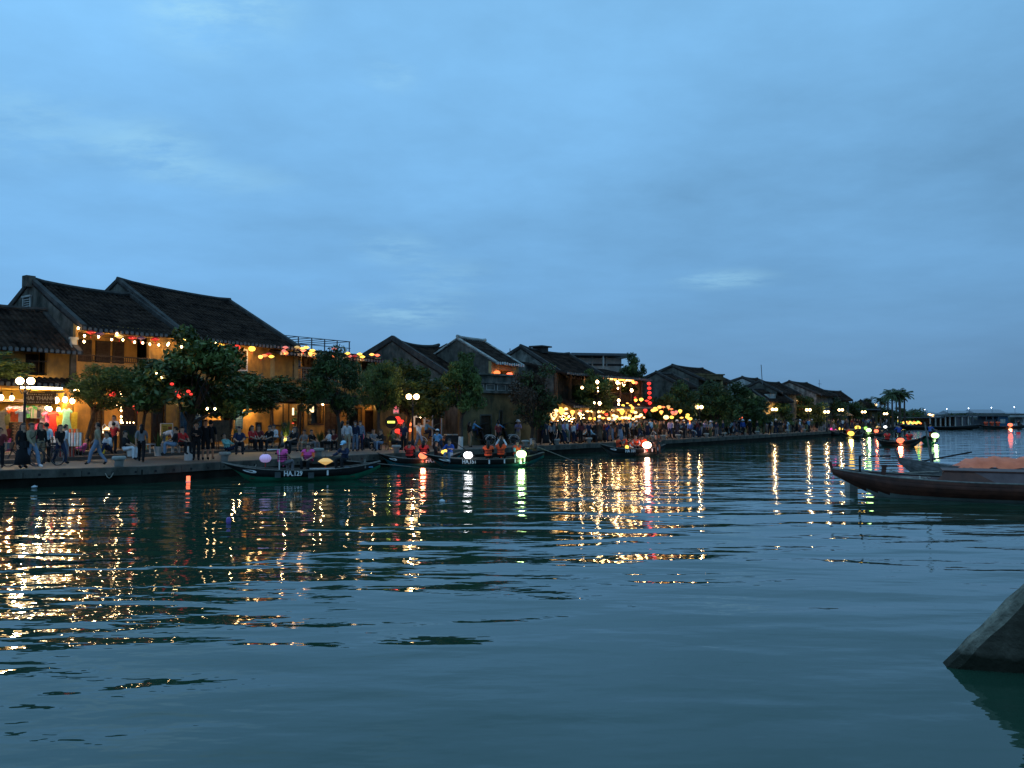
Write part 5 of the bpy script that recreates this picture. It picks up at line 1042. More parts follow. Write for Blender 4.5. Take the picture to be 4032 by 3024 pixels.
# people named one by one: (label, foot px, foot py, ground z, facing deg, pose, options)
D = math.degrees
NP = [
 ('woman in long black dress arm in arm at the left lamp', 88, 1844, QZ, 60, 'stand', dict(shirt='black', legs='black', bottom='skirt', hair='long', sleeve='long')),
 ('woman in grey blouse, wide pale jeans and black shoulder bag striding past the left lamp', 122, 1843, QZ, 75, 'walk', dict(shirt='khaki', legs='denim', hair='bun', sleeve='long', bag=('side', 'black'), shoes='white')),
 ('person in black jacket behind the couple at the left lamp', 158, 1826, QZ, 60, 'stand', dict(shirt='black', legs='khaki', hair='long', sleeve='long')),
 ('man in light blue shirt seen from behind by the bicycle', 180, 1822, QZ, 200, 'stand', dict(shirt='light_blue', legs='black')),
 ('child in white and maroon at the left edge', -2, 1842, QZ, 20, 'stand', dict(shirt='maroon', legs='black', k=.9)),
 ('man in beige shirt and jeans walking left before the steps', 382, 1832, QZ, -80, 'walk', dict(shirt='khaki', legs='denim')),
 ('waiter in white shirt standing behind a person in red', 446, 1776, 1.17, 0, 'stand', dict(shirt='white', legs='black')),
 ('small person in red top holding a phone up before the waiter', 446, 1786, 1.17, 180, 'photo', dict(shirt='red', legs='black', k=.82)),
 ('man in white shirt bending over behind the right white plant pot', 640, 1790, 1.01, 100, 'bend', dict(shirt='white', legs='denim')),
 ('person in black with white scarf under the round tree', 772, 1812, QZ, 20, 'fold', dict(shirt='black', legs='black', sleeve='long', hair='short')),
 ('tall man in black coat seen from behind under the round tree', 808, 1810, QZ, 30, 'stand', dict(shirt='black', legs='black', sleeve='long', bottom='shorts', k=1.06)),
 ('person in black shorts with black backpack right of the round tree', 828, 1808, QZ, 190, 'stand', dict(shirt='black', legs='black', bottom='shorts', bag=('back', 'black'), k=1.05)),
 ('person in loose white hooded jacket with bag among the standing group', 1348, 1777, QZ, 160, 'stand', dict(shirt='white', legs='grey', sleeve='long', hair='long', bag=('side', 'white'))),
 ('person in white jacket and pale trousers facing the cafe', 1368, 1778, QZ, 170, 'stand', dict(shirt='white', legs='beige', sleeve='long')),
 ('person in navy jacket wearing a white mask', 1398, 1777, QZ, 10, 'stand', dict(shirt='navy', legs='denim', sleeve='long', hair='long', mask=True)),
 ('person in blue denim jacket with mask, rightmost of the standing group', 1418, 1774, QZ, 20, 'stand', dict(shirt='denim', legs='navy', sleeve='long', mask=True)),
 ('child in pink coat and white hat in front of the standing group', 1428, 1772, QZ, 180, 'stand', dict(shirt='pink', legs='black', sleeve='long', k=.66, hat='cap')),
 ('woman in white bucket hat and lilac shirt with camera near the pedal cabs', 2040, 1748, QZ, -10, 'fold', dict(shirt='lilac', legs='beige', hat='sunhat', hair='long', bag=('side', 'navy'))),
 ('woman in black dress behind the white bucket hat', 2056, 1746, QZ, 160, 'photo', dict(shirt='black', legs='black', bottom='skirt', hair='long')),
 ('man in black hooded top with white scarf by the dark doorway', 2124, 1741, QZ, 60, 'walk', dict(shirt='black', legs='black', sleeve='long')),
 ('man in grey blue shirt and dark trousers with back to the river', 2141, 1744, QZ, 200, 'stand', dict(shirt='navy', legs='navy', k=1.04)),
 ('young man in light grey tee shirt below the big drop lantern', 2168, 1740, QZ, -30, 'stand', dict(shirt='light_blue', legs='navy')),
 ('woman in navy tunic over long white skirt', 2188, 1743, QZ, 20, 'stand', dict(shirt='navy', legs='white', bottom='skirt', sleeve='long', hair='long')),
 ('man in black walking with white shoes below the tiny light curtain', 2222, 1742, QZ, -100, 'walk', dict(shirt='black', legs='black', shoes='white')),
 ('man in black tee shirt and white shoes facing the water mid crowd', 2270, 1738, QZ, 30, 'walk', dict(shirt='black', legs='brown', shoes='white', k=1.05)),
 ('woman in lilac dress taking a picture beside the seated one in pale blue', 2292, 1736, QZ, 170, 'photo', dict(shirt='lilac', legs='lilac', hair='long', bottom='skirt')),
 ('woman in long black skirt and brown top before the lanterns', 2412, 1731, QZ, 180, 'stand', dict(shirt='brown', legs='black', bottom='skirt', hair='bun')),
 ('man in dark teal shirt behind the moored boat passengers', 2475, 1727, QZ, 200, 'stand', dict(shirt='navy', legs='navy', k=1.05)),
 ('man all in white shirt and shorts standing by the pedal cab', 2588, 1722, QZ, 120, 'stand', dict(shirt='white', legs='white', bottom='shorts', k=1.06)),
 ('man in bright blue shirt and khaki trousers seen from behind', 2634, 1720, QZ, 190, 'stand', dict(shirt='blue', legs='khaki', k=1.02)),
 ('man in blue shirt next to the bright blue shirted man', 2618, 1716, QZ, 150, 'stand', dict(shirt='blue', legs='navy')),
 ('woman in mustard dress with back to the river', 2856, 1712, QZ, 180, 'stand', dict(shirt='khaki', legs='khaki', bottom='skirt', hair='long')),
 ('person in pink tee shirt in the crowd beside a woman in black dress', 2762, 1710, QZ, 60, 'stand', dict(shirt='pink', legs='grey')),
 ('woman in black dress left of the pink tee shirt', 2748, 1714, QZ, 30, 'stand', dict(shirt='black', legs='black', bottom='skirt', hair='long')),
 ('man in white tee shirt by the quay edge before the dormered house', 3034, 1701, QZ, 150, 'stand', dict(shirt='white', legs='khaki', k=1.05)),
 ('person wearing a pale conical hat near the white tee shirt', 3056, 1700, QZ, 20, 'stand', dict(shirt='grey', legs='black', hat='conical', hatc='beige')),
 ('man in brown jacket standing with hands in pockets near the conical hat', 3082, 1699, QZ, 170, 'stand', dict(shirt='brown', legs='black', sleeve='long')),
 ('person in pink shirt seated low right of the brown jacket', 3116, 1692, QZ, 60, 'sitlow', dict(shirt='pink', legs='grey')),
 ('tall dark clad man standing at the quay by the far boats', 3438, 1692, QZ, 180, 'stand', dict(shirt='black', legs='black', sleeve='long', k=1.3)),
]
for (lab, px, py, z, fd, pn, kw) in NP:
    kw['k'] = kw.get('k', 1.0) * 1.05; person(lab, P_(px, py, z), R(fd), pn, near=px < 1100, **kw)
# seated ones
def seated(label, px, py, zseat, fd, pn='sit', **kw):    # px,py: picture point of the seat contact
    p = onz(px, py, zseat); return person(label, p, R(fd), pn, **kw)
seated('woman in pale aqua shawl sitting on a bollard with legs stretched out', 898, 1774, QZ + .42, 70, 'lounge', shirt='teal', legs='navy', hair='bun', sleeve='long', bottom='shorts', near=True)
seated('person in pink top leaning back on the terrace step', 318, 1790, 1.05, -60, 'lounge', shirt='pink', legs='black', sleeve='long', near=True)
seated('woman in white tee shirt crouching on the terrace with jeans', 432, 1775, 1.42, -30, 'sitlow', shirt='white', legs='navy', hair='long')
seated('child in yellow seated on the step', 402, 1786, 1.15, 20, 'sitlow', shirt='yellow', legs='yellow', k=.72)
seated('person in dark clothes seated by the left white pot', 492, 1776, 1.42, 90, 'sit', shirt='black', legs='white')
seated('woman in red top at the low cafe table', 992, 1745, 1.60, 60, 'sit', shirt='red', legs='black', hair='long', near=True)
seated('woman in dark red at the low cafe table, behind the red top', 1018, 1742, 1.60, 10, 'sit', shirt='maroon', legs='black', hair='long')
seated('person in black tee shirt leaning on the cafe table', 1062, 1745, 1.60, -20, 'sit', shirt='black', legs='black')
seated('person in white tee shirt seated behind the cafe table', 1078, 1735, 1.60, -10, 'sit', shirt='white', legs='grey')
seated('person in grey shirt seated by the leafy planter', 1126, 1736, 1.60, 10, 'sit', shirt='grey', legs='grey')
seated('person in grey print top on a stool behind the pink vests', 1198, 1752, QZ + .42, -20, 'sit', shirt='grey', legs='beige', bottom='shorts')
seated('person in black crouching at the right of the standing group', 1442, 1762, QZ + .35, 50, 'sitlow', shirt='black', legs='black', sleeve='long', hair='long')
person('person in white top seated on the balcony beside the corner pillar', LA.pt(1034, 1455, -1.2), R(-60), 'sit', shirt='white', legs='black')
person('person in white top seated on the balcony behind the lattice', LA.pt(1178, 1452, -.8), R(-60), 'sit', shirt='white', legs='black')
seated('man in patterned blue shirt and white cap on a bollard by the green pedal cab', 1722, 1748, QZ + .42, 165, 'sit', shirt='sky_blue', legs='navy', hat='cap', near=True, bag=('side', 'navy'))
seated('woman in pale blue top seated on a bollard mid crowd', 2312, 1722, QZ + .42, -100, 'sit', shirt='light_blue', legs='black', hair='long', sleeve='long')
seated('person in pale blue seated beside the other on the same bollard', 2324, 1722, QZ + .42, 100, 'sit', shirt='light_blue', legs='black', sleeve='long', hair='long')
seated('woman in white and black seated with crossed legs at the quay edge', 2606, 1710, QZ + .42, 60, 'sit', shirt='grey', legs='beige', hair='long')
for i, (px, py, s_, l_, fd) in enumerate(((1226, 1752, 'black', 'grey', 60), (1296, 1750, 'white', 'black', -60), (1312, 1748, 'maroon', 'black', 20), (1470, 1748, 'grey', 'navy', 40), (1500, 1750, 'black', 'denim', -40), (1548, 1748, 'olive', 'black', 70), (690, 1758, 'black', 'denim', -70), (716, 1756, 'red', 'black', 60), (942, 1756, 'navy', 'black', 20), (1160, 1752, 'black', 'black', -30))):
    seated('guest in %s top seated at the cafes, %s' % (s_, o2(sorted([690, 716, 942, 1160, 1226, 1296, 1312, 1470, 1500, 1548]).index(px), 10)), px, py, (1.58 if px < 1200 else QZ + .44), fd, 'sit', shirt=s_, legs=l_, hair=('short', 'long')[i % 2], group='guests seated at the cafes')
for i, (px, off, s_, l_, ps) in enumerate(((240, 3.5, 'black', 'navy', 'walk'), (262, 4.2, 'white', 'denim', 'stand'), (560, 3.0, 'grey', 'black', 'walk'), (1120, 3.4, 'black', 'black', 'walk'), (1590, 2.6, 'navy', 'black', 'stand'), (1650, 3.0, 'white', 'denim', 'walk'), (1850, 2.6, 'black', 'khaki', 'stand'), (1962, 2.4, 'maroon', 'black', 'walk'))):
    person('passer-by in %s top with %s trousers on the open quay, %s' % (s_, l_, o2(i, 8)), edge_at(px, off), R(60 + i * 70), ps, shirt=s_, legs=l_, hair=('long', 'short')[i % 2], group='passers-by on the open quay')
# the crowd
crowd = []; rr = random.Random(31); used = [(q[1], 0) for q in NP]
seg_def = [(2150, 2530, 'by the lantern restaurant', 44), (2530, 2740, 'under the lantern tree', 24), (2740, 3000, 'under the dark trees', 30), (3000, 3240, 'by the red cafe', 30), (3240, 3560, 'at the quay end', 52)]
SH = ['black', 'navy', 'black', 'grey', 'black', 'sky_blue', 'navy', 'denim', 'brown', 'maroon', 'navy', 'olive', 'white', 'light_blue', 'black', 'blue', 'black', 'brown', 'olive', 'lilac']
LG = ['black', 'denim', 'olive', 'navy', 'black', 'brown', 'black', 'navy', 'grey']
for (a, c, where, n) in seg_def:
    rows = sorted([(a + (c - a) * (i + rr.random() * .8) / n) for i in range(n)])
    for i, px in enumerate(rows):
        off = rr.uniform(1.0, 4.6) if i % 3 else rr.uniform(.6, 1.6); p = edge_at(px, off); s_, l_ = rr.choice(SH), rr.choice(LG); ps = rr.choice(['stand', 'stand', 'walk', 'walk', 'fold', 'photo', 'stand']); bt = rr.choice(['trousers', 'trousers', 'shorts', 'skirt'])
        hr = rr.choice(['short', 'long', 'short', 'bun']); gd = 'passer-by'
        lab = 'person in %s top, %s %s, %s, %s' % (s_.replace('_', ' '), l_, bt, where, o2(i, n))
        person(lab, p, R(rr.uniform(0, 360)), ps, shirt=s_, legs=l_, bottom=bt, hair=hr, sleeve=rr.choice(['short', 'short', 'long']), hat=rr.choice([None] * 14 + ['cap', 'sunhat']), k=rr.uniform(.92, 1.06), group='crowd strolling ' + where)

# ================================================================== BOATS
def hull_fn(L, B, H, bow=0.55, stern=0.40, keel_r=0.30):
    def sec(s):   # s in -1..1 (bow at -1). returns half width at gunwale, sheer z, keel z
        t = abs(s); w = B / 2 * (1 - t ** 2.3) ** .8 if t < 1 else 0.0
        w = max(w, .03 if s < 0 else .10)
        sh = H + (bow if s < 0 else stern) * t ** 2.6; kz = -.10 + (keel_r + (.25 if s < 0 else .3)) * max(0, t - .55) ** 1.6 / (.45 ** 1.6)
        return w, sh, kz
    return sec
def boat(name, label, p, rz, L, B, H, low, up_, rim, bow=.55, stern=.4, text=None, group='sampans on the river', thwarts=3, strips=(), cat='boat', eye=True, tx=-.12):
    t = thing(name, label, cat, p, rz, group); sec = hull_fn(L, B, H, bow, stern); n = 24; ss_ = [-1 + 2 * i / n for i in range(n + 1)]
    def skin(lo, hi, inset=0.0, flip=False, thickness=None):
        b = MB(); vs = []; m = 5
        for s in ss_:
            w, sh, kz = sec(s); x = s * L / 2
            for j in range(m + 1):
                v = lo + (hi - lo) * j / m; z = kz + (sh - kz) * v; ww = (w - inset) * (math.sin(min(1, v * 1.25 + .05) * math.pi / 2) ** .7) * (.86 + .14 * v); xx = x - (.0 if s > -.6 else (1 - v) * -(abs(s) - .6) * L * .22)
                vs.append((xx, -max(.01, ww), z + inset * .4))
        k = len(vs); vs += [(x, -y, z) for x, y, z in vs]; fs = []
        for i in range(n):
            for j in range(m):
                a = i * (m + 1) + j; q = (a, a + m + 1, a + m + 2, a + 1); fs.append(q); fs.append(tuple(reversed([e + k for e in q])))
        if lo < .02:
            for i in range(n): a = i * (m + 1); fs.append((a, a + k, a + k + m + 1, a + m + 1))
        for end in (0, n):
            for j in range(m): a = end * (m + 1) + j; fs.append((a, a + 1, a + 1 + k, a + k))
        return b.add(vs, fs)
    skin(0, .52).obj('lower_hull', low, t, True); skin(.52, 1.0, -.012).obj('strake', up_, t, True); skin(0.0, .97, .045).obj('hull_lining', m_wood, t, True)
    for sd in (-1, 1):
        path = []
        for s in ss_:
            w, sh, kz = sec(s); path.append((s * L / 2, sd * (max(w, .02) + .01), sh + .01))
        MB().tube(path, .028, 6).obj('gunwale', rim, t)
    for k in range(thwarts):
        x = (-.45 + .9 * k / max(1, thwarts - 1)) * L * .5; w, sh, kz = sec(x / (L / 2)); MB().box(x - .13, x + .13, -w + .03, w - .03, H - .13, H - .09).obj('thwart', m_wood2, t)
    w, sh, kz = sec(0); MB().box(-L * .33, L * .33, -w * .55, w * .55, .15, .18).obj('floorboard', m_wood2, t)
    if eye:
        for sd in (-1,):
            w, sh, kz = sec(-.66); b = MB(); q = []
            pts = []
            for j in range(20):
                a = 2 * math.pi * j / 20; s = -.66 + .085 * math.cos(a); w_, sh_, kz_ = sec(s); z = (sh_ * .80 + kz_ * .20) + .055 * math.sin(a) * (1 + .5 * math.cos(a)); pts.append((s * L / 2, z, w_))
            for j in range(20):
                x, z, w_ = pts[j]; x2, z2, w2 = pts[(j + 1) % 20]; cx_, cz_ = -.655 * L / 2, sum(p_[1] for p_ in pts) / 20
                def inn(x, z): return (cx_ + (x - cx_) * .55 - .02, cz_ + (z - cz_) * .42 + .01)
                a_, b_ = inn(x, z), inn(x2, z2); b.add([(x, sd * (w_ + .022), z), (x2, sd * (w2 + .022), z2), (b_[0], sd * (w2 + .022), b_[1]), (a_[0], sd * (w_ + .022), a_[1])], [(0, 1, 2, 3)])
            b.obj('painted_eye', m_whitep, t)
    for s in strips:
        w, sh, kz = sec(s); MB().rbox((s * L / 2, -(w * .985 + .022), sh * .80 + kz * .2 + .0), (.07, .02, .24), Matrix.Rotation(R(-6), 3, 'X')).obj('white_strip', m_whitep, t)
    if text:
        me = text_mesh(text, .30, m_whitep, .006, .008); w, sh, kz = sec(tx); o = link(me, 'lettering', t, (tx * L / 2, -(w * .985 + .03), sh * .78 + kz * .22)); o.rotation_euler = (R(84), 0, R(0)); o.scale = (.82, 1, 1)
    return t, sec
m_gh = M('green_hull_paint', (0.015, 0.24, 0.13), .45, .25, 3, stain=((.03, .05, .03), .6)); m_bh = M('blue_green_hull_paint', (0.015, 0.16, 0.20), .45, .25, 3, stain=((.02, .04, .04), .6)); m_gyh = M('grey_green_hull_paint', (0.05, 0.065, 0.065), .5, .25, 3)
m_bs = M('black_strake', (0.010, 0.009, 0.009), .4, .3, 6); m_rim = M('worn_wood_rim', (.16, .15, .13), .8, .3, 8)
def boat_at(pxb, pxs, py, L, rzd, **k):   # centre from picture
    Yc = onz((pxb + pxs) / 2, py, 0).y; c = atY((pxb + pxs) / 2, 1640, Yc); return Vector((c.x, c.y, 0))
def rider(t, label, x, z, fd, pn='sit', y=0.0, **kw):
    q = t.matrix_basis @ Vector((x, y, z)) if False else Vector(t.location) + Matrix.Rotation(t.rotation_euler.z, 3, 'Z') @ Vector((x, y, z)); q.z += .08; kw['k'] = kw.get('k', 1.0) * 1.07; return person(label, q, R(fd), pn, **kw)
def ball_lantern(label, q, r, color, power=0, lc=(1, 1, 1)):
    return lantern(label, q, r, color, 'round', 'lanterns carried on the boats', power, lc)
def bl(t, x, y, z): return Vector(t.location) + Matrix.Rotation(t.rotation_euler.z, 3, 'Z') @ Vector((x, y, z))
def oar(label, a, b, blade=True, m=None, r=.022):
    t = thing('oar', label, 'oar', a, 0); d = Vector(b) - Vector(a); MB().tube([(0, 0, 0), d * .85], r, 6).obj('shaft', m or m_wood2, t)
    if blade: MB().tube([d * .85, d], [r, r * 2.2], 5).obj('blade', m or m_wood2, t)
    return t
# HA.129
c = Vector(atY(1195, 1640, 35.5)); c.z = WZ
b129, s129 = boat('sampan', 'green hulled black sampan numbered HA.129, nearest in midstream', c, R(17), 6.6, 1.25, .47, m_gh, m_bs, m_rim, .36, .30, 'HA.129', strips=(.30,), tx=-.13)
rider(b129, 'passenger in pink life vest with back turned, left seat of the nearest sampan', -.85, .60, 150, vest='pink', shirt='beige', legs='grey', sleeve='none', near=True, k=1.0)
rider(b129, 'woman in pink life vest over neon sleeves facing the camera', .22, .58, -5, vest='pink', shirt='orange', legs='black', hair='bun', near=True)
rw = rider(b129, 'rower in dark jacket and pale blue cap at the stern of the nearest sampan', 1.75, .66, -20, 'row', shirt='navy', legs='black', sleeve='long', hat='cap', hatc='light_blue', near=True)
ball_lantern('unlit lilac ball lantern on the bow of the nearest sampan', bl(b129, -1.55, -.15, .98), .25, 'lilac')
t = thing('lantern_post', 'white tube post on the bow of the nearest sampan', 'post', bl(b129, -.98, -.1, .3), R(17)); MB().tube([(0, 0, 0), (0, 0, 1.05), (-.5, 0, 1.03)], .03, 6).obj('tube', m_whitep, t)
lantern('yellow cloth lantern beside the rower of the nearest sampan', bl(b129, .95, .1, .80), .32, 'dimyellow', 'disc')
oar('long pale oar of the nearest sampan trailing to the right', bl(b129, 1.55, -.25, .86), bl(b129, 7.2, .2, .22), m=m_rim)
MB().tube([(0, 0, 0), (0, 0, .38)], .05, 6).obj('oar_post', m_rim, b129, loc=(2.6, -.28, .5))
MB().box(-.6, .6, -.10, .10, 0, .04).obj('blue_deck_board', M('blue_deck_paint', (.10, .30, .50), .5), b129, loc=(2.35, -.18, .52), rz=.05)
MB().box(-.55, .55, -.04, .04, 0, .035).obj('white_rail', m_whitep, b129, loc=(.75, -.40, .50))
MB().box(-.12, .12, -.012, .012, -.12, .12).obj('grey_strip', m_gyh, b129, loc=(-1.05, -.585, .30)); MB().box(-.12, .12, -.012, .012, -.12, .12).obj('grey_strip', m_gyh, b129, loc=(.30, -.66, .26))
# HA.152
c = Vector(atY(1652, 1640, 45.6)); c.z = WZ
b152, s_ = boat('sampan', 'blue green sampan numbered HA.152 partly behind another boat', c, R(20), 4.7, 1.2, .44, m_bh, m_bs, m_rim, .34, .3, 'HA.152', tx=.25)
rider(b152, 'passenger in red striped life vest with back turned, left in the boat HA.152', -.55, .38, 170, vest='red', shirt='black', legs='black')
rider(b152, 'passenger in red striped life vest, middle of the boat HA.152', .25, .42, 165, vest='red', shirt='black', legs='black', hair='long')
rider(b152, 'passenger in black leaning over the yellow lantern in HA.152', .95, .38, 80, shirt='black', legs='black', hair='long')
ball_lantern('glowing red orange ball lantern at the side of HA.152', bl(b152, .05, -.62, .62), .24, 'hotred', 30, (1, .3, .15)); ball_lantern('small yellow lantern held in HA.152', bl(b152, 1.35, -.3, .78), .19, 'yellow', 12, (1, .7, .2))
# HA.151
c = Vector(atY(1905, 1640, 44.6)); c.z = WZ
b151, s_ = boat('sampan', 'dark sampan numbered HA.151 with green and white lanterns', c, R(13), 6.7, 1.3, .46, M('dark_teal_hull_paint', (.012, .10, .11), .45, .25, 3), m_bs, m_rim, .34, .32, 'HA.151', strips=(.05, .30, .48, .64), tx=-.27)
rider(b151, 'rower in blue shirt standing pole in hand at the bow of HA.151', -1.85, .55, -15, 'row', shirt='blue', legs='denim')
rider(b151, 'passenger in orange life vest, left of the pair in HA.151', .25, .42, 175, vest='orange', shirt='black', legs='black', hair='long')
rider(b151, 'passenger in orange life vest with arms raised in HA.151', .95, .48, 170, 'sitraise', vest='orange', shirt='white', legs='black', hair='long', sleeve='long')
rider(b151, 'passenger in open orange vest by the green white lantern', 1.85, .42, 40, vest='orange', shirt='teal', legs='teal')
rider(b151, 'dark clad rower at the stern of HA.151', 2.85, .55, -60, 'row', shirt='brown', legs='black', sleeve='long')
ball_lantern('glowing white ball lantern amidships of HA.151', bl(b151, -.95, -.55, .70), .25, 'white', 26, (1, 1, 1)); ball_lantern('glowing greenish white ball lantern at the stern half of HA.151', bl(b151, 1.95, -.55, .72), .28, 'greenwhite', 40, (.6, 1, .4))
oar('dark oar reaching across the bow half of HA.151', bl(b151, -1.7, -.3, 1.4), bl(b151, -.4, -.9, .5), False, m_wood); oar('long stern oar of HA.151 dipping to the right', bl(b151, 2.9, -.3, 1.1), bl(b151, 5.6, -1.2, 0.0), True, m_rim)
# fourth boat
c = Vector(atY(2490, 1640, 57.2)); c.z = WZ
b4, s_ = boat('sampan', 'grey hulled sampan with bright pinkish lantern near the lit quay', c, R(16), 4.9, 1.25, .52, m_gyh, m_bs, m_rim, .36, .28, 'HA 101', strips=(.25, .5, .7), tx=-.18)
rider(b4, 'passenger in large orange life vest, left end of the boat before the lanterns', -1.05, .40, 100, vest='orange', shirt='black', legs='black')
rider(b4, 'passenger in orange life vest turned to the seated child', -.55, .45, -100, vest='orange', shirt='grey', legs='black')
rider(b4, 'child in orange life vest amidships of the boat with bright lantern', -.05, .30, 30, vest='orange', shirt='white', legs='black', sleeve='long', hair='long', k=.85)
rider(b4, 'passenger with grey hair and red vest behind the child', .25, .42, 0, vest='orange', shirt='white', legs='black', hair=None)
rider(b4, 'passenger in orange life vest behind the bright lantern', .75, .48, 150, vest='orange', shirt='red', legs='black')
rider(b4, 'rower in dark brown at the stern of the boat with bright lantern', 1.75, .52, 10, 'row', shirt='brown', legs='brown', sleeve='long')
ball_lantern('blazing white pink ball lantern on the boat near the lit quay', bl(b4, .80, -.60, .78), .31, 'whitehot', 60, (1, .45, .3)); lantern('small yellow lantern in the left half of the boat near the lit quay', bl(b4, -.62, -.45, .62), .15, 'yellow', 'long', power=5)
# farther small boats
FB = [(3352, 1729, 30, 4.2, ('pink', 'hatted'), [(-.9, .7, 'yellow', .38)], 'small boat with a big yellow lantern off the far quay', 'orange'),
      (3432, 1720, 20, 4.6, (), [(.2, .8, 'hotred', .30), (-1.1, .9, 'greenwhite', .34)], 'small boat with red and lime lanterns off the far quay', 'red'),
      (3533, 1757, -58, 4.6, (), [(.75, .55, 'hotred', .33)], 'boat rowed by a man in blue seen from behind, red lantern alongside', 'red'),
      (3660, 1747, 55, 4.8, (), [(-.9, .85, 'greenwhite', .36)], 'boat with pale green lantern rowed by a man in blue shirt', None),
      (3950, 1689, 5, 7.5, (), [(1.2, .8, 'hotred', .5)], 'distant long sampan with one glowing orange lantern at the far right', 'orange')]
for i, (px, py, ang, L, _, lan, lab, vst) in enumerate(FB):
    p = onz(px, py, WZ); t, _s = boat('sampan', lab, p, R(ang), L if i < 4 else 12, 1.5, .45 if i < 4 else .6, m_gyh if i != 3 else m_gh, m_bs, m_rim, .4, .35, None, thwarts=2, eye=False)
    sc_ = 1.0 if i < 4 else 1.8
    if i == 2:
        rider(t, 'rower in bright blue shirt seen from behind in the boat with red lantern', .2, 1.05, 175, 'row', shirt='blue', legs='black'); rider(t, 'passenger in red vest left of the blue shirted rower', -1.0, .42, 170, vest='red', shirt='black', legs='black'); rider(t, 'passenger in red vest right of the blue shirted rower', 1.2, .42, 160, vest='red', shirt='black', legs='black')
        oar('dark oar slanting left from the boat with red lantern', bl(t, .2, -.3, 1.0), bl(t, -1.9, -2.0, 0.0), True, m_wood)
    elif i == 3:
        rider(t, 'rower in blue shirt leaning right in the boat with pale green lantern', .5, 1.0, 120, 'row', shirt='blue', legs='black'); rider(t, 'passenger half hidden by the blue shirted rower on the right', 1.0, .45, 60, vest='orange', shirt='beige', legs='black')
        oar('short oar of the boat with pale green lantern', bl(t, .2, .4, .8), bl(t, -1.6, 1.2, .1), True, m_wood)
    elif i == 4:
        for q, x in enumerate((-4.0, -2.6, -1.2)): rider(t, 'far passenger in orange vest on the distant sampan, ' + ordw(q), x, .5, 170, vest='orange', shirt='black', legs='black', k=1.5, group='passengers of the distant sampan')
        rider(t, 'far dark rower at the right end of the distant sampan', 3.6, .6, 90, shirt='black', legs='black', k=1.5)
    else:
        rider(t, 'passenger in %s vest in the small boat off the far quay, %s' % (vst, ('left boat', 'right boat')[i]), -.6, .45, 120, vest=vst, shirt='black', legs='black'); rider(t, 'dark rower of the small boat off the far quay, %s' % ('left boat', 'right boat')[i], 1.3, .55, -40, 'row', shirt='black', legs='black', sleeve='long')
    for q, (x, z, cc, r) in enumerate(lan):
        lantern({'yellow': 'big yellow', 'hotred': 'glowing red', 'greenwhite': 'pale green'}[cc] + ' lantern on the ' + lab.split(' off')[0].split(' seen')[0].split(' rowed')[0].replace('with ', 'carrying ')[:60], bl(t, x * (1 if i < 4 else 1), -.65, z + (.1 if i == 4 else 0)), r, cc, 'round', 'lanterns carried on the boats', power=60 if i < 4 else 120, lc={'yellow': (1, .7, .2), 'hotred': (1, .25, .12), 'greenwhite': (.6, 1, .4)}[cc], parts=i in (2, 3))
for i, (px, py, r, cc) in enumerate(((3280, 1692, .42, 'pinklamp'), (3308, 1691, .42, 'yellow'), (3377, 1684, .42, 'yellow'), (3457, 1682, .3, 'dimyellow'), (3486, 1681, .24, 'white'), (3410, 1686, .3, 'green'))):
    lantern('ball lantern on moored boats along the far quay, ' + ordw(i), atY(px, py, onz(px, 1714, 0).y), r, cc, 'round', 'ball lanterns of moored boats', power=30, lc=(1, .7, .3), parts=False)
for i, (px, py) in enumerate(((3290, 1716), (3345, 1714), (3392, 1712), (3470, 1709))):
    boat('sampan', 'dark moored sampan against the far quay, ' + ordw(i), onz(px, py, WZ), R(50), 5.5, 1.3, .45, m_bs, m_bs, m_rim, .4, .35, None, 'dark moored sampans', 1, eye=False)
# floating paper lanterns and litter
def float_l(label, px, py, w, h, cc): 
    t = thing('paper_lantern', label, 'floating lantern', onz(px, py, WZ), .4, 'paper lanterns floating on the river'); MB().prism([(-w, -w), (w, -w), (w, w), (-w, w)], 'z', .02, h).obj('paper_shade', LC_[cc], t); MB().box(-w * 1.3, w * 1.3, -w * 1.3, w * 1.3, -.01, .02).obj('raft', m_whitep, t); return t
float_l('red square paper lantern floating near the quay below the round tree', 741, 1897, .075, .24, 'hotred')
for i, (px, py, cc) in enumerate(((2731, 1742, 'red'), (2763, 1741, 'yellow'), (2804, 1738, 'hotred'), (2836, 1735, 'amber'), (2944, 1730, 'orange'), (2774, 1743, 'white'))): float_l('paper lantern floating off the lit quay, ' + ordw(sorted([2731, 2763, 2804, 2836, 2944, 2774]).index(px)), px, py, .12, .25, cc)
float_l('small red float far out near the distant sampan', 4010, 1709, .2, .3, 'dimred')
for i, (px, py, s_, lab) in enumerate(((136, 1921, .10, 'crumpled white bag floating by the left quay'), (428, 1897, .10, 'scrap of foam floating below the bollard'), (1742, 1976, .085, 'clear plastic bag floating in midstream'), (2532, 2010, .06, 'white cup floating right of midstream'), (1172, 1856, .0, ''), (1490, 1820, .1, 'pale scrap floating beyond the nearest oar'))):
    if not s_: continue
    b = MB(); rr = random.Random(i); b.ball((0, 0, s_ * .35), s_, 8, 6, .6); b.v = [(x * rr.uniform(.8, 1.4), y * rr.uniform(.8, 1.3), z * rr.uniform(.7, 1.3)) for x, y, z in b.v]; tag(b.obj('floating_bag', M('thin_plastic', (.5, .54, .56), .3), None, loc=onz(px, py, WZ)), lab, 'litter')
tag(MB().lathe([(.05, 0), (.07, .05), (.06, .13), (.03, .16)], 8).obj('buoy', M('purple_plastic', (.18, .10, .36), .4), None, loc=onz(900, 2061, WZ)), 'tiny purple float in the left foreground water', 'buoy')

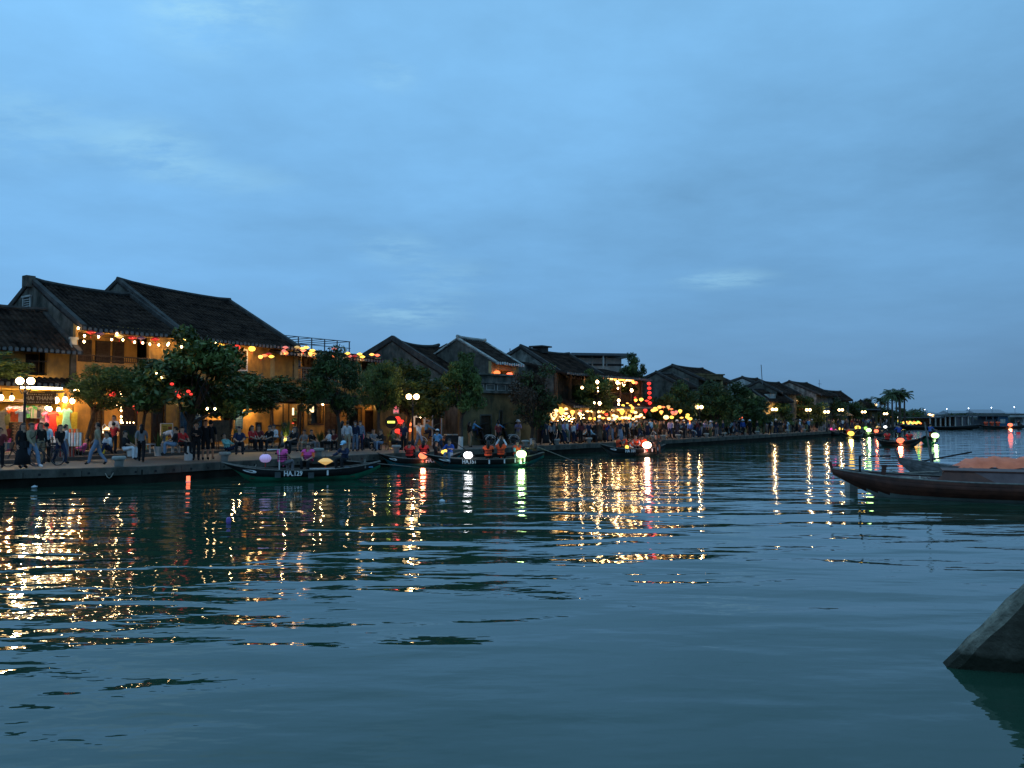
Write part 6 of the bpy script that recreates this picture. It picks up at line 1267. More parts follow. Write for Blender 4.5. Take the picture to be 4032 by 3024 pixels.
# the large moored boats at the right --------------------------------
m_brn = M('brown_boat_paint', (0.105, 0.036, 0.022), .55, .35, 2.5, .006, 20, stain=((.025, .014, .012), .6)); m_brn2 = M('mauve_brown_board', (0.11, 0.070, 0.068), .7, .25, 3, .004, 20); m_grhull = M('pale_grey_bottom_paint', (.24, .28, .26), .5, .2, 2); m_gwood = M('bleached_grey_wood', (.13, .125, .12), .8, .35, 6, .006, 20)
def big_boat(name, label, bow, ang, L, B, zb, zm, zs, mats, bowlen=1.6):
    t = thing(name, label, 'boat', (bow.x, bow.y, WZ), ang); t.scale = (.945, .945, .945); n = 28
    def W(x): u = x / L; return B / 2 * (1 - (1 - min(1, u / .42)) ** 2.0) ** .85 * (1 if u < .75 else 1 - .35 * ((u - .75) / .25) ** 2) + .02
    def Zs(x): u = x / L; return zm + (zb - zm) * max(0, 1 - u / .5) ** 2.2 + (zs - zm) * max(0, (u - .6) / .4) ** 2
    def Zk(x): return -.25 + max(0, 1 - x / bowlen) ** 1.1 * (zb + .05)
    bands = [(0, .40, mats[0], 'bottom_planking'), (.40, .57, mats[1], 'side_plank'), (.57, .74, mats[1], 'side_plank'), (.74, .9, mats[1], 'side_plank'), (.9, 1.0, mats[1], 'sheer_plank')]
    for lo, hi, mt, nm in bands:
        for sd in (-1, 1):
            vs = []; m = 4
            for i in range(n + 1):
                x = L * i / n; w, zs_, zk = W(x), Zs(x), Zk(x); zk = min(zk, zs_ - .12)
                for j in range(m + 1):
                    v = lo + (hi - lo) * j / m; z = zk + (zs_ - zk) * v
                    if nm == 'bottom_planking' and False: pass
                    vs.append((x, sd * w * (.42 + .58 * math.sin(min(1, v * 1.15) * math.pi / 2)) + sd * ((.032 if nm == 'sheer_plank' else .006) + (.020 * (1 - j / m) if nm == 'side_plank' else 0)), z))
            fs = [(i * (m + 1) + j, (i + 1) * (m + 1) + j, (i + 1) * (m + 1) + j + 1, i * (m + 1) + j + 1) for i in range(n) for j in range(m)]
            mb_ = MB().add(vs, fs)
            if nm == 'bottom_planking': mb_.m = [0 if sum(vs[q][2] for q in f) / 4 < .17 else 1 for f in fs]
            mb_.obj(nm, [mt, mats[1]], t, True)
    b = MB(); vs = []
    for i in range(n + 1): x = L * i / n; w = W(x) - .05; zl = min(Zs(x) - .08, max(Zk(x) + .14, .10)); vs += [(x, -w + .02, Zs(x) - .03), (x, -w * .5, zl), (x, w * .5, zl), (x, w - .02, Zs(x) - .03)]
    b.add(vs, [(i * 4 + j, (i + 1) * 4 + j, (i + 1) * 4 + j + 1, i * 4 + j + 1) for i in range(n) for j in range(3)]); b.obj('hull_lining', mats[2], t)
    for sd in (-1, 1): MB().tube([(L * i / n, sd * W(L * i / n), Zs(L * i / n) + .02) for i in range(n + 1)], .035, 6).obj('gunwale', mats[3], t)
    MB().rbox((-.03, 0, zb + .08), (.10, .10, .42), Matrix.Rotation(R(-14), 3, 'Y')).obj('stem_post', mats[1], t)
    return t, W, Zs
bow = atY(3278, 1845, 29.5)
BB, Wb, Zb = big_boat('moored_boat', 'large brown wooden boat with low cabin hatch moored at the right', bow, R(-25), 11.0, 3.0, .92, .64, .9, (m_grhull, m_brn, m_brn2, m_rim), 2.1)
# deck, frames, gear
MB().add([(.35, -.35, .86), (1.5, -Wb(1.5) + .06, .74), (1.5, Wb(1.5) - .06, .74), (.35, .35, .86)], [(0, 1, 2, 3)]).obj('fore_deck', m_brn2, BB)
for k, x in enumerate((1.55, 2.3, 3.1)): MB().box(x, x + .12, -Wb(x) + .05, Wb(x) - .05, .55, .63).obj('cross_beam', m_brn, BB)
hs = thing('x', None, None); bpy.data.objects.remove(hs)
hm = MB(); hm.prism([(4.1, .12), (6.3, .12), (6.3, .62), (5.3, .95), (4.1, .95)], 'y', -.02, .02); 
MB().box(3.65, 6.35, -.85, .85, .98, 1.02).obj('hatch_roof', m_brn, BB, loc=(0, .15, 0)); 
MB().add([(3.75, -.66, .98), (4.6, -.66, .98), (5.3, -.95, .62), (3.4, -.95, .62)], [(0, 1, 2, 3)]).obj('hatch_side', m_brn, BB)
MB().add([(4.6, -.661, .98), (6.3, -.661, .98), (6.9, -.95, .64), (5.3, -.951, .62)], [(0, 1, 2, 3)]).obj('hatch_board', m_brn2, BB)
MB().box(3.7, 6.3, .6, .66, .3, 1.0).obj('hatch_back', m_brn2, BB); MB().box(3.7, 3.75, -.62, .62, .3, 1.0).obj('hatch_front', m_brn, BB)
MB().tube([(.95, .1, .7), (.95, .1, 1.42), (1.0, .1, 1.42)], .045, 6).tube([(.95, .1, 1.42), (2.0, .05, 1.44)], .022, 6).obj('rowlock_pole', m_black, BB)
MB().rbox((1.75, .25, .85), (.16, .16, .42), Matrix.Rotation(R(8), 3, 'Y')).lathe([(.1, 0), (.11, .08)], 8, (1.78, .25, 1.03)).obj('bitt', m_brn, BB)
MB().box(6.95, 7.45, -.7, -.3, .62, .72).obj('crate_lid', m_gwood, BB); MB().lathe([(.12, 0), (.14, .1), (.1, .16)], 10, (7.7, -.6, .55)).obj('coiled_rope', m_rope, BB); MB().box(7.6, 8.2, .2, .5, .62, .74).obj('stern_chock', m_brn, BB)
for k, pts in enumerate(([(1.0, .1, .86), (1.6, -.1, .72), (2.6, -.3, .70), (3.2, -.75, .64)], [(1.7, .25, 1.0), (2.3, .4, .82), (3.6, .5, .9)], [(1.2, -.3, .8), (2.0, .1, .68), (3.3, .2, .7)], [(2.2, -.7, .66), (2.5, -.1, .70), (2.9, -.6, .66), (3.2, .0, .72)])):
    MB().tube(pts, .014, 5).obj('rope', m_rope, BB)
MB().tube([(2.92, -.86, .80), (2.95, -.92, .62), (2.93, -.9, .5)], [.03, .05, .03], 6).obj('fender_knot', m_rope, BB); MB().tube([(.55, -.3, .62), (.7, -.32, .5), (.85, -.32, .62)], .02, 5).obj('bow_rope', m_rope, BB)
# mooring post in the water
tag(MB().box(-.16, .16, -.16, .16, -1.5, .42).obj('mooring_post', M('weathered_white_post', (.34, .35, .33), .8, .2, 4, stain=((.08, .09, .07), .7)), None, loc=(onz(3365, 1938, WZ).x, onz(3365, 1938, WZ).y + .3, WZ), rz=.2), 'square pale post standing in the water under the brown bow', 'mooring post')
# second boat behind, with orange tarpaulin
bow2 = atY(3540, 1812, 32.3)
B2, W2, Z2 = big_boat('moored_boat', 'bleached grey boat behind the brown one, orange tarpaulin over its middle', bow2, R(-12), 10, 1.9, 1.18, .72, .8, (m_bs, m_gwood, m_gwood, m_gwood), 1.6)
tp = MB(); rr = random.Random(8); nx, ny = 22, 8; vs = []
for i in range(nx + 1):
    for j in range(ny + 1):
        u, v = i / nx, j / ny; x = 2.0 + 3.6 * u; y = -.95 + 1.9 * v; h = .40 * min(1, u / .25, (1 - u) / .06 + .35) * math.sin(math.pi * v) ** .5; vs.append((x, y,   .84 + h + .06 * math.sin(u * 23 + v * 5) * math.sin(v * 9 + u * 4) + .03 * math.sin(u * 41 - v * 7) + rr.uniform(-.018, .018)))
tp.add(vs, [(i * (ny + 1) + j, (i + 1) * (ny + 1) + j, (i + 1) * (ny + 1) + j + 1, i * (ny + 1) + j + 1) for i in range(nx) for j in range(ny)])
m_tarp = M('orange_tarpaulin', (.92, .19, .085), .65, .18, 2.5)
tag(link(tp.mesh('tarpaulin', m_tarp, True), 'tarpaulin', None, B2.location, B2.rotation_euler.z, scale=(.945,) * 3), 'orange tarpaulin heaped over the grey boat', 'tarpaulin')
o = thing('tarpaulin_cover', 'second orange tarpaulin at the right edge behind the boats', 'tarpaulin', bl(B2, 5.8, .1, .74), R(-12)); MB().ball((0, 0, 0), .5, 14, 8, .5).obj('fold', m_tarp, o); o.scale = (2.2, 1, 1)
MB().box(5.9, 6.0, -.9, .9, .72, 1.05).obj('bulkhead', m_bs, B2)
for k, x in enumerate((.9, 1.6)): MB().box(x, x + .1, -W2(x) + .03, W2(x) - .03, .72, .78).obj('cross_beam', m_gwood, B2)
oar('long dark stern oar lashed over the grey boat', atY(3610, 1820, 32.4), atY(3862, 1773, 33.2), False, m_black, .035)
t = thing('oar_crutch', 'forked wooden crutch holding the long dark oar', 'oar rest', atY(3670, 1825, 32.7), 0); MB().tube([(0, 0, -.1), (.02, 0, .28)], .05, 6).tube([(.02, 0, .25), (.10, 0, .42)], .035, 5).tube([(.02, 0, .25), (-.02, 0, .40)], .035, 5).obj('fork', m_gwood, t)
t = thing('pole', 'thin leaning bamboo pole left of the oar crutch', 'pole', atY(3668, 1828, 32.5), 0); d = atY(3641, 1662, 32.5) - atY(3668, 1828, 32.5); MB().tube([(0, 0, 0), d], [.035, .028], 6).obj('cane', m_rim, t)
# concrete pier corner, lower right
tip = onz(3733, 2632, WZ); pr = thing('concrete_ramp', 'rough sloping concrete ramp wall at the lower right corner', 'ramp', (tip.x, tip.y, WZ), R(-14))
def ramp_mesh():
    b = MB(); nx, nz = 26, 3; prof = []; rr = random.Random(2)
    for i in range(nx + 1):
        x = -.4 + 3.4 * i / nx; z = x * 1.12 if x < 1.9 else 1.9 * 1.12; prof.append((x, z))
    for k, (y0, y1) in enumerate(((0.0, .34),)):
        vs = []
        for i, (x, z) in enumerate(prof):
            j1, j2 = rr.uniform(-.018, .018), rr.uniform(-.018, .018)
            vs += [(x + .03 + .03 * rr.random(), 0, z - .06 + j1), (x, .04, z + j1), (x, .22, z + j2), (x + .1, .26, -1)]
            vs += [(x + .12, -.01, -1)]
        fs = []
        for i in range(nx):
            a = i * 5; c = a + 5; fs += [(a, c, c + 1, a + 1), (a + 1, c + 1, c + 2, a + 2), (a + 2, c + 2, c + 3, a + 3), (a + 4, c + 4, c, a)]
        b.add(vs, fs)
    return b
for mt_ in (m_pier, m_pier2):
    t_ = mt_.node_tree; bs = t_.nodes['Principled BSDF']; old = bs.inputs['Base Color'].links[0].from_socket
    co_ = t_.nodes.new('ShaderNodeTexCoord'); sp_ = t_.nodes.new('ShaderNodeSeparateXYZ'); t_.links.new(co_.outputs['Object'], sp_.inputs[0])
    nn_ = t_.nodes.new('ShaderNodeTexNoise'); nn_.inputs['Scale'].default_value = 5; t_.links.new(co_.outputs['Object'], nn_.inputs['Vector'])
    a_ = t_.nodes.new('ShaderNodeMath'); a_.operation = 'MULTIPLY_ADD'; t_.links.new(nn_.outputs[0], a_.inputs[0]); a_.inputs[1].default_value = .10; t_.links.new(sp_.outputs[2], a_.inputs[2])
    r_ = t_.nodes.new('ShaderNodeMapRange'); t_.links.new(a_.outputs[0], r_.inputs[0]); r_.inputs[1].default_value = .19; r_.inputs[2].default_value = .24; r_.inputs[3].default_value = .88; r_.inputs[4].default_value = 0
    x_ = t_.nodes.new('ShaderNodeMix'); x_.data_type = 'RGBA'; t_.links.new(r_.outputs[0], x_.inputs[0]); t_.links.new(old, x_.inputs[6]); x_.inputs[7].default_value = (.010, .012, .007, 1); t_.links.new(x_.outputs[2], bs.inputs['Base Color'])
rm = ramp_mesh(); rm.m = [1 if k % 4 in (0, 1) else 0 for k in range(len(rm.f))]; rm.obj('ramp_wall', [m_pier, m_pier2], pr)

# ================================================================== QUAY FURNITURE
boll_me = MB().lathe([(.26, 0), (.26, .28), (.29, .31), (.40, .33), (.43, .40), (.42, .46), (.36, .50), (.02, .51)], 20, sx=1.0).mesh('bollard', m_boll, True)
BO = [(473, 1838), (888, 1806), (1256, 1786), (1562, 1770), (1000000, 0), (2068, 1753), (2190, 1747), (2318, 1738), (2572, 1726), (2610, 1725), (2668, 1721), (2780, 1716), (2850, 1714), (2980, 1706), (3100, 1700), (3165, 1697)]
BO = [b_ for b_ in BO if b_[0] < 5000]
for i, (px, py) in enumerate(BO):
    o = link(boll_me, 'bollard', None, edge_at(px, .55), 0, scale=(.64, .64, .86)); tag(o, 'mushroom shaped concrete bollard on the quay edge, ' + ordw(i), 'bollard', 'concrete bollards along the quay')
for i, (px, py) in enumerate(((434, 1857), (994, 1838))):
    a = edge_at(px - 14, -.03); c = edge_at(px + 18, -.03); m_ = (a + c) / 2; b = MB().tube([Vector((0, 0, -.22)), (m_ - a) * .5 + Vector((0, 0, -.36)), (m_ - a) + Vector((0, 0, -.42)), (m_ - a) * 1.5 + Vector((0, 0, -.36)), (c - a) + Vector((0, 0, -.2))], .018, 5)
    tag(b.obj('mooring_rope', m_rope, None, loc=a), 'loop of pale rope hanging on the quay face, ' + ['below the left bollard', 'above the nearest sampan bow', 'below the bicycle'][i], 'rope')
# plant pots
def pot(label, p, k=1, lit=False, m=None, leaves=14, lm=None, tall=.9):
    t = thing('potted_plant', label, 'plant', p, 0); MB().lathe([(.15 * k, 0), (.21 * k, .42 * k), (.22 * k, .45 * k), (.19 * k, .45 * k), (.18 * k, .38 * k)], 14).obj('pot', m or m_whitep, t); rr = random.Random(int(abs(p.x) * 100))
    for q in range(leaves):
        w = rr.uniform(0, 6.3); L = rr.uniform(.6, 1.0) * tall; sp = rr.uniform(.1, .45); d = Vector((math.cos(w) * sp, math.sin(w) * sp, 1)); s_ = Vector((-math.sin(w), math.cos(w), 0)) * .035 * (1 + tall * .3); o0 = Vector((math.cos(w) * .05, math.sin(w) * .05, .4 * k))
        MB().add([o0 - s_ * .6, o0 + s_ * .6, o0 + d * L * .5 + s_, o0 + d * L, o0 + d * L * .5 - s_], [(0, 1, 2, 3, 4)]).obj('leaf', lm or m_leaf[0], t)
    if lit: plamp((0, -.3, .5), 8, (1, .9, .3), .04, t)
    return t
pot('white pot with sword leaved plant, left of the pair on the step', onz(515, 1797, 1.01), 1.0); pot('white pot with sword leaved plant, right of the pair on the step', onz(622, 1795, 1.01), 1.0)
pot('spiky pale green plant behind the aqua shawl', onz(930, 1765, 1.17), .8, lm=m_leaf[2], m=m_wood2, leaves=24); pot('lit bushy palm plant in an ochre box by the cafe', onz(1128, 1768, 1.17), 1.1, True, m_oldy, 30, m_leaf[2], 1.2)
pot('round shrub in a dark pot near the cafe chairs', onz(1262, 1768, QZ), .8, m=m_wood2, lm=m_leaf[1], leaves=26); pot('plant lit yellow green below the round black sign', onz(1538, 1762, QZ), .9, True, m_wood2, 20, m_leaf[2]); pot('dark plant at the foot of the blackboard', onz(545, 1790, 1.01), .6, m=m_wood2, lm=m_leaf[1])
# bicycle & pedal cabs
def wheel(parent, x, y, z, r, name='wheel', rim=None):
    b = MB(); seg = 24; pts = [(x + math.cos(2 * math.pi * k / seg) * r, y, z + math.sin(2 * math.pi * k / seg) * r) for k in range(seg + 1)]
    w = b.tube(pts, .022, 6, False).obj(name, m_black, parent); MB().tube([(x + math.cos(2 * math.pi * k / seg) * r * .93, y, z + math.sin(2 * math.pi * k / seg) * r * .93) for k in range(seg + 1)], .010, 5, False).obj('rim', rim or m_metal, w)
    s = MB()
    for k in range(12): a = 2 * math.pi * k / 12; s.tube([(x, y, z), (x + math.cos(a) * r * .93, y, z + math.sin(a) * r * .93)], .004, 3, False)
    s.lathe([(.03, -.03), (.03, .03)], 8, (x, y, z)); s.obj('spokes', m_metal, w); return w
bk = thing('bicycle', 'black bicycle with basket standing before the clothes shop', 'bicycle', onz(125, 1836, QZ), R(6))
wheel(bk, -.92, 0, .34, .34); wheel(bk, .92 - .75 + .0, 0, .34, .34)
b = MB(); b.tube([(-.92, 0, .34), (-.75, 0, .75), (-.70, 0, .98)], .018, 6); b.tube([(-.78, 0, .72), (-.25, 0, .32), (.17, 0, .34)], .018, 6); b.tube([(-.25, 0, .32), (-.12, 0, .88)], .018, 6); b.tube([(-.12, 0, .75), (.17, 0, .34)], .014, 6); b.tube([(-.76, 0, .78), (-.15, 0, .70)], .018, 6); b.obj('frame', m_black, bk)
MB().tube([(-.70, -.28, 1.0), (-.70, 0, 1.0), (-.70, .28, 1.0)], .015, 6).obj('handlebar', m_metal, bk); MB().box(-.25, .02, -.09, .09, .87, .93).obj('saddle', m_black, bk); MB().box(-1.15, -.8, -.18, .18, .72, .98).obj('basket', m_metal, bk)
bk2 = thing('bicycle', 'dark bicycle leaning behind the man in light blue shirt', 'bicycle', onz(185, 1832, QZ), R(-12))
wheel(bk2, -.5, 0, .34, .34); wheel(bk2, .52, 0, .34, .34); MB().tube([(-.5, 0, .34), (-.36, 0, .85)], .018, 6).tube([(-.4, 0, .75), (.1, 0, .32), (.52, 0, .34), (.22, 0, .8), (-.38, 0, .72)], .018, 6).obj('frame', m_black, bk2); MB().tube([(-.36, -.25, .95), (-.36, .25, .95)], .015, 6).obj('handlebar', m_metal, bk2); MB().box(.1, .36, -.08, .08, .86, .92).obj('saddle', m_black, bk2)
def pedal_cab(label, p, rz, hood, dl=None, dk=None):
    t = thing('pedal_cab', label, 'pedal cab', p, rz, 'pedal cabs on the quay street')
    wheel(t, -.95, 0, .34, .34, rim=m_whitep); wheel(t, .55, -.45, .34, .34, rim=m_whitep); wheel(t, .55, .45, .34, .34, rim=m_whitep)
    for x_, y_ in ((-.95, 0), (.55, -.45), (.55, .45)): MB().tube([(x_ + math.cos(R(a_)) * .39, y_, .34 + math.sin(R(a_)) * .39) for a_ in range(10, 171, 16)], .028, 5).obj('mudguard', m_whitep, t)
    MB().tube([(-.95, 0, .34), (-.7, 0, .9)], .02, 6).tube([(-.8, 0, .6), (-.2, 0, .4), (.55, -.4, .34)], .02, 6).tube([(-.2, 0, .4), (.55, .4, .34)], .02, 6).obj('frame', m_metal, t)
    MB().box(-.82, -.55, -.1, .1, .9, .97).obj('saddle', m_black, t); MB().tube([(-.2, -.42, 1.0), (-.2, .42, 1.0)], .02, 6).obj('handlebar', m_metal, t)
    MB().prism([(-.12, .95), (.02, .45), (.75, .42), (1.0, .30), (1.0, .36), (.75, .50), (.12, .55), (.0, 1.0)], 'y', -.38, .38).obj('seat', hood, t)
    pr_ = [( -.15, .98), (-.22, 1.25), (-.05, 1.5), (.30, 1.60), (.62, 1.5)]; b = MB(); b.add([(x, y, z) for y in (-.42, .42) for x, z in pr_], [(i, i + 1, i + 6, i + 5) for i in range(4)]); b.obj('hood', hood, t)
    if dl: person(dl, p + Matrix.Rotation(rz, 3, 'Z') @ Vector((-.68, 0, .98)), rz + R(90), 'ride', **dk)
    return t
m_gh2 = M('dark_green_hood', (.012, .06, .035), .7); m_bh2 = M('black_hood', (.014, .014, .016), .7)
drv = dict(shirt='sky_blue', legs='navy', sleeve='long')
pedal_cab('dark green pedal cab behind the man in patterned shirt', onz(1716, 1762, QZ), R(10), m_gh2, 'driver in sky blue shirt and white cap on the green pedal cab', dict(drv, hat='cap'))
pedal_cab('black pedal cab, left of the two before the grey wall', onz(1898, 1753, QZ), R(14), m_bh2, 'driver in sky blue shirt on the left black pedal cab', drv)
pedal_cab('black pedal cab, right of the two before the grey wall', onz(1990, 1750, QZ), R(14), m_bh2, 'driver in sky blue shirt on the right black pedal cab', drv)
for i, (px, py) in enumerate(((2496, 1722), (2545, 1719), (2690, 1712), (2900, 1705))):
    pedal_cab(['dark pedal cab in the crowd right of the restaurant', 'pedal cab beside the man all in white', 'pedal cab under the dark trees', 'far pedal cab among the crowd'][i], edge_at(px, 1.8), R(50 + i * 70), m_bh2, ['cab driver in sky blue among the restaurant crowd', 'cab driver in sky blue left of the white shorts', 'cab driver in light blue under the trees', 'far cab driver in sky blue'][i], drv)
# litter bin with striped rolls by the cabs
b = thing('waste_bins', 'dark rounded bin with pale lids behind the rower in blue', 'bin', onz(1776, 1766, QZ), R(20)); MB().prism([(-.5, 0), (.5, 0), (.55, .5), (.4, .85), (-.4, .85), (-.55, .5)], 'y', -.3, .3).obj('bin_body', m_black, b)
for k in (-1, 1): MB().box(k * .22 - .16, k * .22 + .16, -.31, .31, .86, .92).obj('lid', m_pale, b)
# blackboards, menus, tables, stools ------------------------------------
def board(label, p, w, h, m, rz, z0=.1, frame=None, cat='sign board'):
    t = thing('menu_board', label, cat, p, rz); MB().box(-w / 2, w / 2, -.02, .02, z0, z0 + h).obj('panel', m, t); frame_part(t, -w / 2, w / 2, z0, z0 + h, 0, frame or m_wood2, .04, .03); return t
bb = board('tall blackboard framed by tiny bulbs', onz(504, 1772, 1.17), .75, 1.15, m_black, QF - R(35), .1)
yb = board('yellow menu board with small pictures by the wall', on(LA, 655, 1738, .5).xy.to_3d() + Vector((0, 0, 1.17)), .7, 1.15, M('yellow_board', (.55, .42, .08), .7), math.pi / 2 - LA.a, .15, m_whitep)
b = MB(); rr = random.Random(4)
for k in range(9): b.box(-.28, -.28 + rr.uniform(.15, .32), -.045, -.025, .35 + k * .1, .38 + k * .1)
b.obj('print_lines', m_wood2, yb); b = MB()
for k in range(4): b.box(.08, .30, -.045, -.025, .3 + k * .23, .46 + k * .23)
b.obj('pictures', M('dish_pictures', (.35, .10, .04), .6, .6, 12), yb)
board('dark bookshelf board beside the blue shutters', onz(868, 1775, 1.17), .9, 1.0, m_wood2, math.pi / 2 - LA.a, .5); board('small framed menu on the ochre pillar', on(LA, 1017, 1720, .4).xy.to_3d() + Vector((0, 0, 1.9)), .4, .5, m_black, math.pi / 2 - LA.a, .1)
def table(label, p, w=.8, d=.6, h=.7, m=None, cloth_=None, rz=0):
    t = thing('table', label, 'table', p, rz); MB().box(-w / 2, w / 2, -d / 2, d / 2, h - .04, h).obj('tabletop', m or m_wood2, t)
    for sx in (-1, 1):
        for sy in (-1, 1): MB().box(sx * (w / 2 - .05) - .025, sx * (w / 2 - .05) + .025, sy * (d / 2 - .05) - .025, sy * (d / 2 - .05) + .025, 0, h - .04).obj('leg', m or m_wood2, t)
    return t
def stool(label, p, m, h=.42, back=False, rz=0, group=None):
    t = thing('chair' if back else 'stool', label, 'chair' if back else 'stool', p, rz, group); MB().box(-.18, .18, -.18, .18, h - .05, h).obj('seat', m, t)
    for sx in (-1, 1):
        for sy in (-1, 1): MB().tube([(sx * .15, sy * .15, h - .05), (sx * .19, sy * .19, 0)], .022, 5).obj('leg', m, t)
    if back: MB().box(-.18, .18, .15, .18, h + .12, h + .42).box(-.18, -.15, .15, .18, h, h + .12).box(.15, .18, .15, .18, h, h + .12).obj('backrest', m, t)
    return t
m_teal = M('teal_plastic', (.02, .28, .24), .5); m_whpl = M('grey_white_plastic', (.42, .42, .40), .5)
table('low cafe table covered with crumpled white cloth', onz(1042, 1768, 1.17), 1.7, .7, .62, m_wood2, rz=R(20)); ct = MB(); rr = random.Random(3)
for k in range(9): ct.ball((-.5 + k * .14, rr.uniform(-.15, .15), .66), .10, 7, 5, .8)
tag(ct.obj('bundle', cloth('white'), None, loc=onz(1042, 1768, 1.17), rz=R(20)), 'crumpled white cloth bundle on the low cafe table', 'cloth')
table('tall wooden table before the bookshelf', onz(892, 1768, 1.17), 1.0, .6, .75, rz=R(30)); table('dark table near the terrace wall', onz(952, 1765, 1.17), 1.2, .6, .6, m_wood, rz=R(30)); table('cafe table with white napkins before the third lit window', onz(1262, 1765, QZ), 1.1, .7, .75, m_wood, rz=R(36)); table('low bench table between the plant pots', onz(560, 1782, 1.17), 1.6, .5, .45, rz=R(30)); table('pale low table by the round tree', onz(690, 1778, 1.17), 1.2, .6, .5, m_whpl, rz=R(30))
for i, (px, py, mm, bk_) in enumerate(((545, 1762, m_teal, 1), (562, 1762, m_teal, 1), (566, 1776, m_whpl, 0), (590, 1776, m_whpl, 0), (664, 1776, m_whpl, 0), (678, 1774, m_whpl, 0), (706, 1774, m_whpl, 1), (720, 1772, m_wood2, 1), (760, 1772, m_wood2, 1), (1220, 1770, m_wood, 1), (1236, 1762, m_wood, 1), (1290, 1768, m_wood, 1), (1308, 1764, m_wood, 1), (1510, 1764, m_wood, 1), (1545, 1762, m_wood, 1))):
    z = 1.17 if px < 1200 else QZ; stool('%s by the cafe fronts, %s' % ('chair' if bk_ else 'stool', ordw(i)), onz(px, py + 8, z), mm, .44, bool(bk_), rnd.uniform(0, 6), 'cafe chairs and stools')
ts = thing('table_lamp', 'small white swan necked lamp on a stall table', 'lamp', onz(404, 1778, 1.17), 0); MB().tube([(0, 0, .9), (-.02, 0, 1.25), (.08, 0, 1.36), (.16, 0, 1.22)], .02, 6).obj('neck', m_whitep, ts); MB().lathe([(.03, .14), (.16, .0), (.165, -.01)], 12, (.18, 0, 1.08)).obj('lamp_shade', LC_['cream'], ts); plamp((.18, 0, 1.02), 18, (1, .75, .45), .05, ts)
table('dark stall table under the swan necked lamp', onz(404, 1778, 1.17), .8, .5, .9, m_wood)
# ------------------------------------------------ clothes shop
SH0 = S(LA, 292); hq = LA.p + LA.d * (SH0 - 9.5)
shp = H0; zf = 1.17 - QZ
def X0(px, py=1650): return LA.hit(px, py)[0] - (SH0 - 9.5)
xa, xb = X0(-58), X0(262)
wl = M('bright_yellow_wall', (.60, .38, .07), .9, .15, 3)
MB().box(xa - .6, xb + .2, 2.6, 2.7, 0, 3.6).obj('shop_back_wall', wl, shp); MB().box(xb - .02, xb + .1, .3, 2.6, 0, 3.3).obj('shop_side_wall', wl, shp); MB().box(xa - .5, xb, .3, 2.6, 3.42, 3.47).obj('shop_ceiling', wl, shp); MB().box(xa - .5, xb, -.1, 2.6, .05, zf).obj('shop_floor', m_terr, shp)
# brick pillar with individual bricks
bp_ = MB().box(X0(42), X0(78), -.22, .2, zf, 1.75).obj('brick_pillar', m_mortar, shp); bm_ = [MB().box(0, .235, -.02, .02, 0, .062).mesh('brick', M('brick_' + str(k), c_, .9, .2, 6)) for k, c_ in enumerate(((.36, .20, .10), (.28, .15, .08), (.42, .27, .14)))]
for r_ in range(19):
    for k in range(2): xx = X0(42) + (.0 if r_ % 2 else .06) + k * (X0(78) - X0(42)) / 2; link(bm_[rnd.randrange(3)], 'brick', bp_, (xx + rnd.uniform(-.005, .005), -.235, zf + .02 + r_ * .076), scale=((X0(78) - X0(42) - .08) / 2 / .25, 1, 1))
def shirt_mesh(kind):
    if kind == 'tee': pl = [(-.16, -.62), (.16, -.62), (.17, -.12), (.30, -.22), (.34, -.10), (.14, .04), (.06, .02), (0, -.02), (-.06, .02), (-.14, .04), (-.34, -.10), (-.30, -.22), (-.17, -.12)]
    elif kind == 'dress': pl = [(-.30, -1.25), (.30, -1.25), (.15, -.45), (.17, -.12), (.26, -.2), (.29, -.1), (.12, .04), (0, -.03), (-.12, .04), (-.29, -.1), (-.26, -.2), (-.17, -.12), (-.15, -.45)]
    else: pl = [(-.14, -.95), (.14, -.95), (.15, .02), (.05, .05), (-.05, .05), (-.15, .02)]
    n = len(pl); b = MB(); rr = random.Random(len(pl)); f_ = [(x, -.045 + .03 * math.cos(x * 9) + rr.uniform(-.01, .01), z) for x, z in pl]; g = [(x, .04, z) for x, z in pl]
    b.add(f_ + g, [tuple(range(n)), tuple(range(2 * n - 1, n - 1, -1))] + [(i, i + n, (i + 1) % n + n, (i + 1) % n) for i in range(n)]); return b.mesh(kind, m_skin)
GM = {k: shirt_mesh(k) for k in ('tee', 'dress', 'scarf')}
GAR = [(4, 1618, 'dress', 'beige', -.3), (24, 1625, 'tee', 'olive', .3), (35, 1630, 'tee', 'khaki', .5), (57, 1612, 'tee', 'orange', -.1), (88, 1614, 'tee', 'white', -.2), (48, 1600, 'tee', 'lilac', .6), (78, 1600, 'tee', 'lilac', .6), (118, 1598, 'tee', 'green', .7), (132, 1600, 'tee', 'grey', .7), (146, 1598, 'tee', 'navy', .8), (160, 1600, 'tee', 'denim', .8), (176, 1600, 'tee', 'grey', .7),
       (116, 1640, 'scarf', 'brown', 1.0), (130, 1640, 'scarf', 'olive', 1.0), (143, 1640, 'scarf', 'brown', 1.0), (157, 1640, 'scarf', 'maroon', 1.0), (170, 1635, 'scarf', 'lilac', .8), (192, 1622, 'tee', 'pink', .1), (209, 1622, 'dress', 'red', -.1), (232, 1625, 'dress', 'yellow', .1), (262, 1612, 'dress', 'teal', -.2), (274, 1618, 'scarf', 'yellow', .2), (293, 1625, 'scarf', 'yellow', -.1), (26, 1690, 'tee', 'maroon', -.1), (28, 1728, 'tee', 'pink', -.1), (150, 1672, 'scarf', 'pink', .4), (165, 1672, 'scarf', 'beige', .4), (180, 1672, 'scarf', 'red', .4), (226, 1690, 'scarf', 'red', -.2), (240, 1690, 'scarf', 'orange', -.2)]
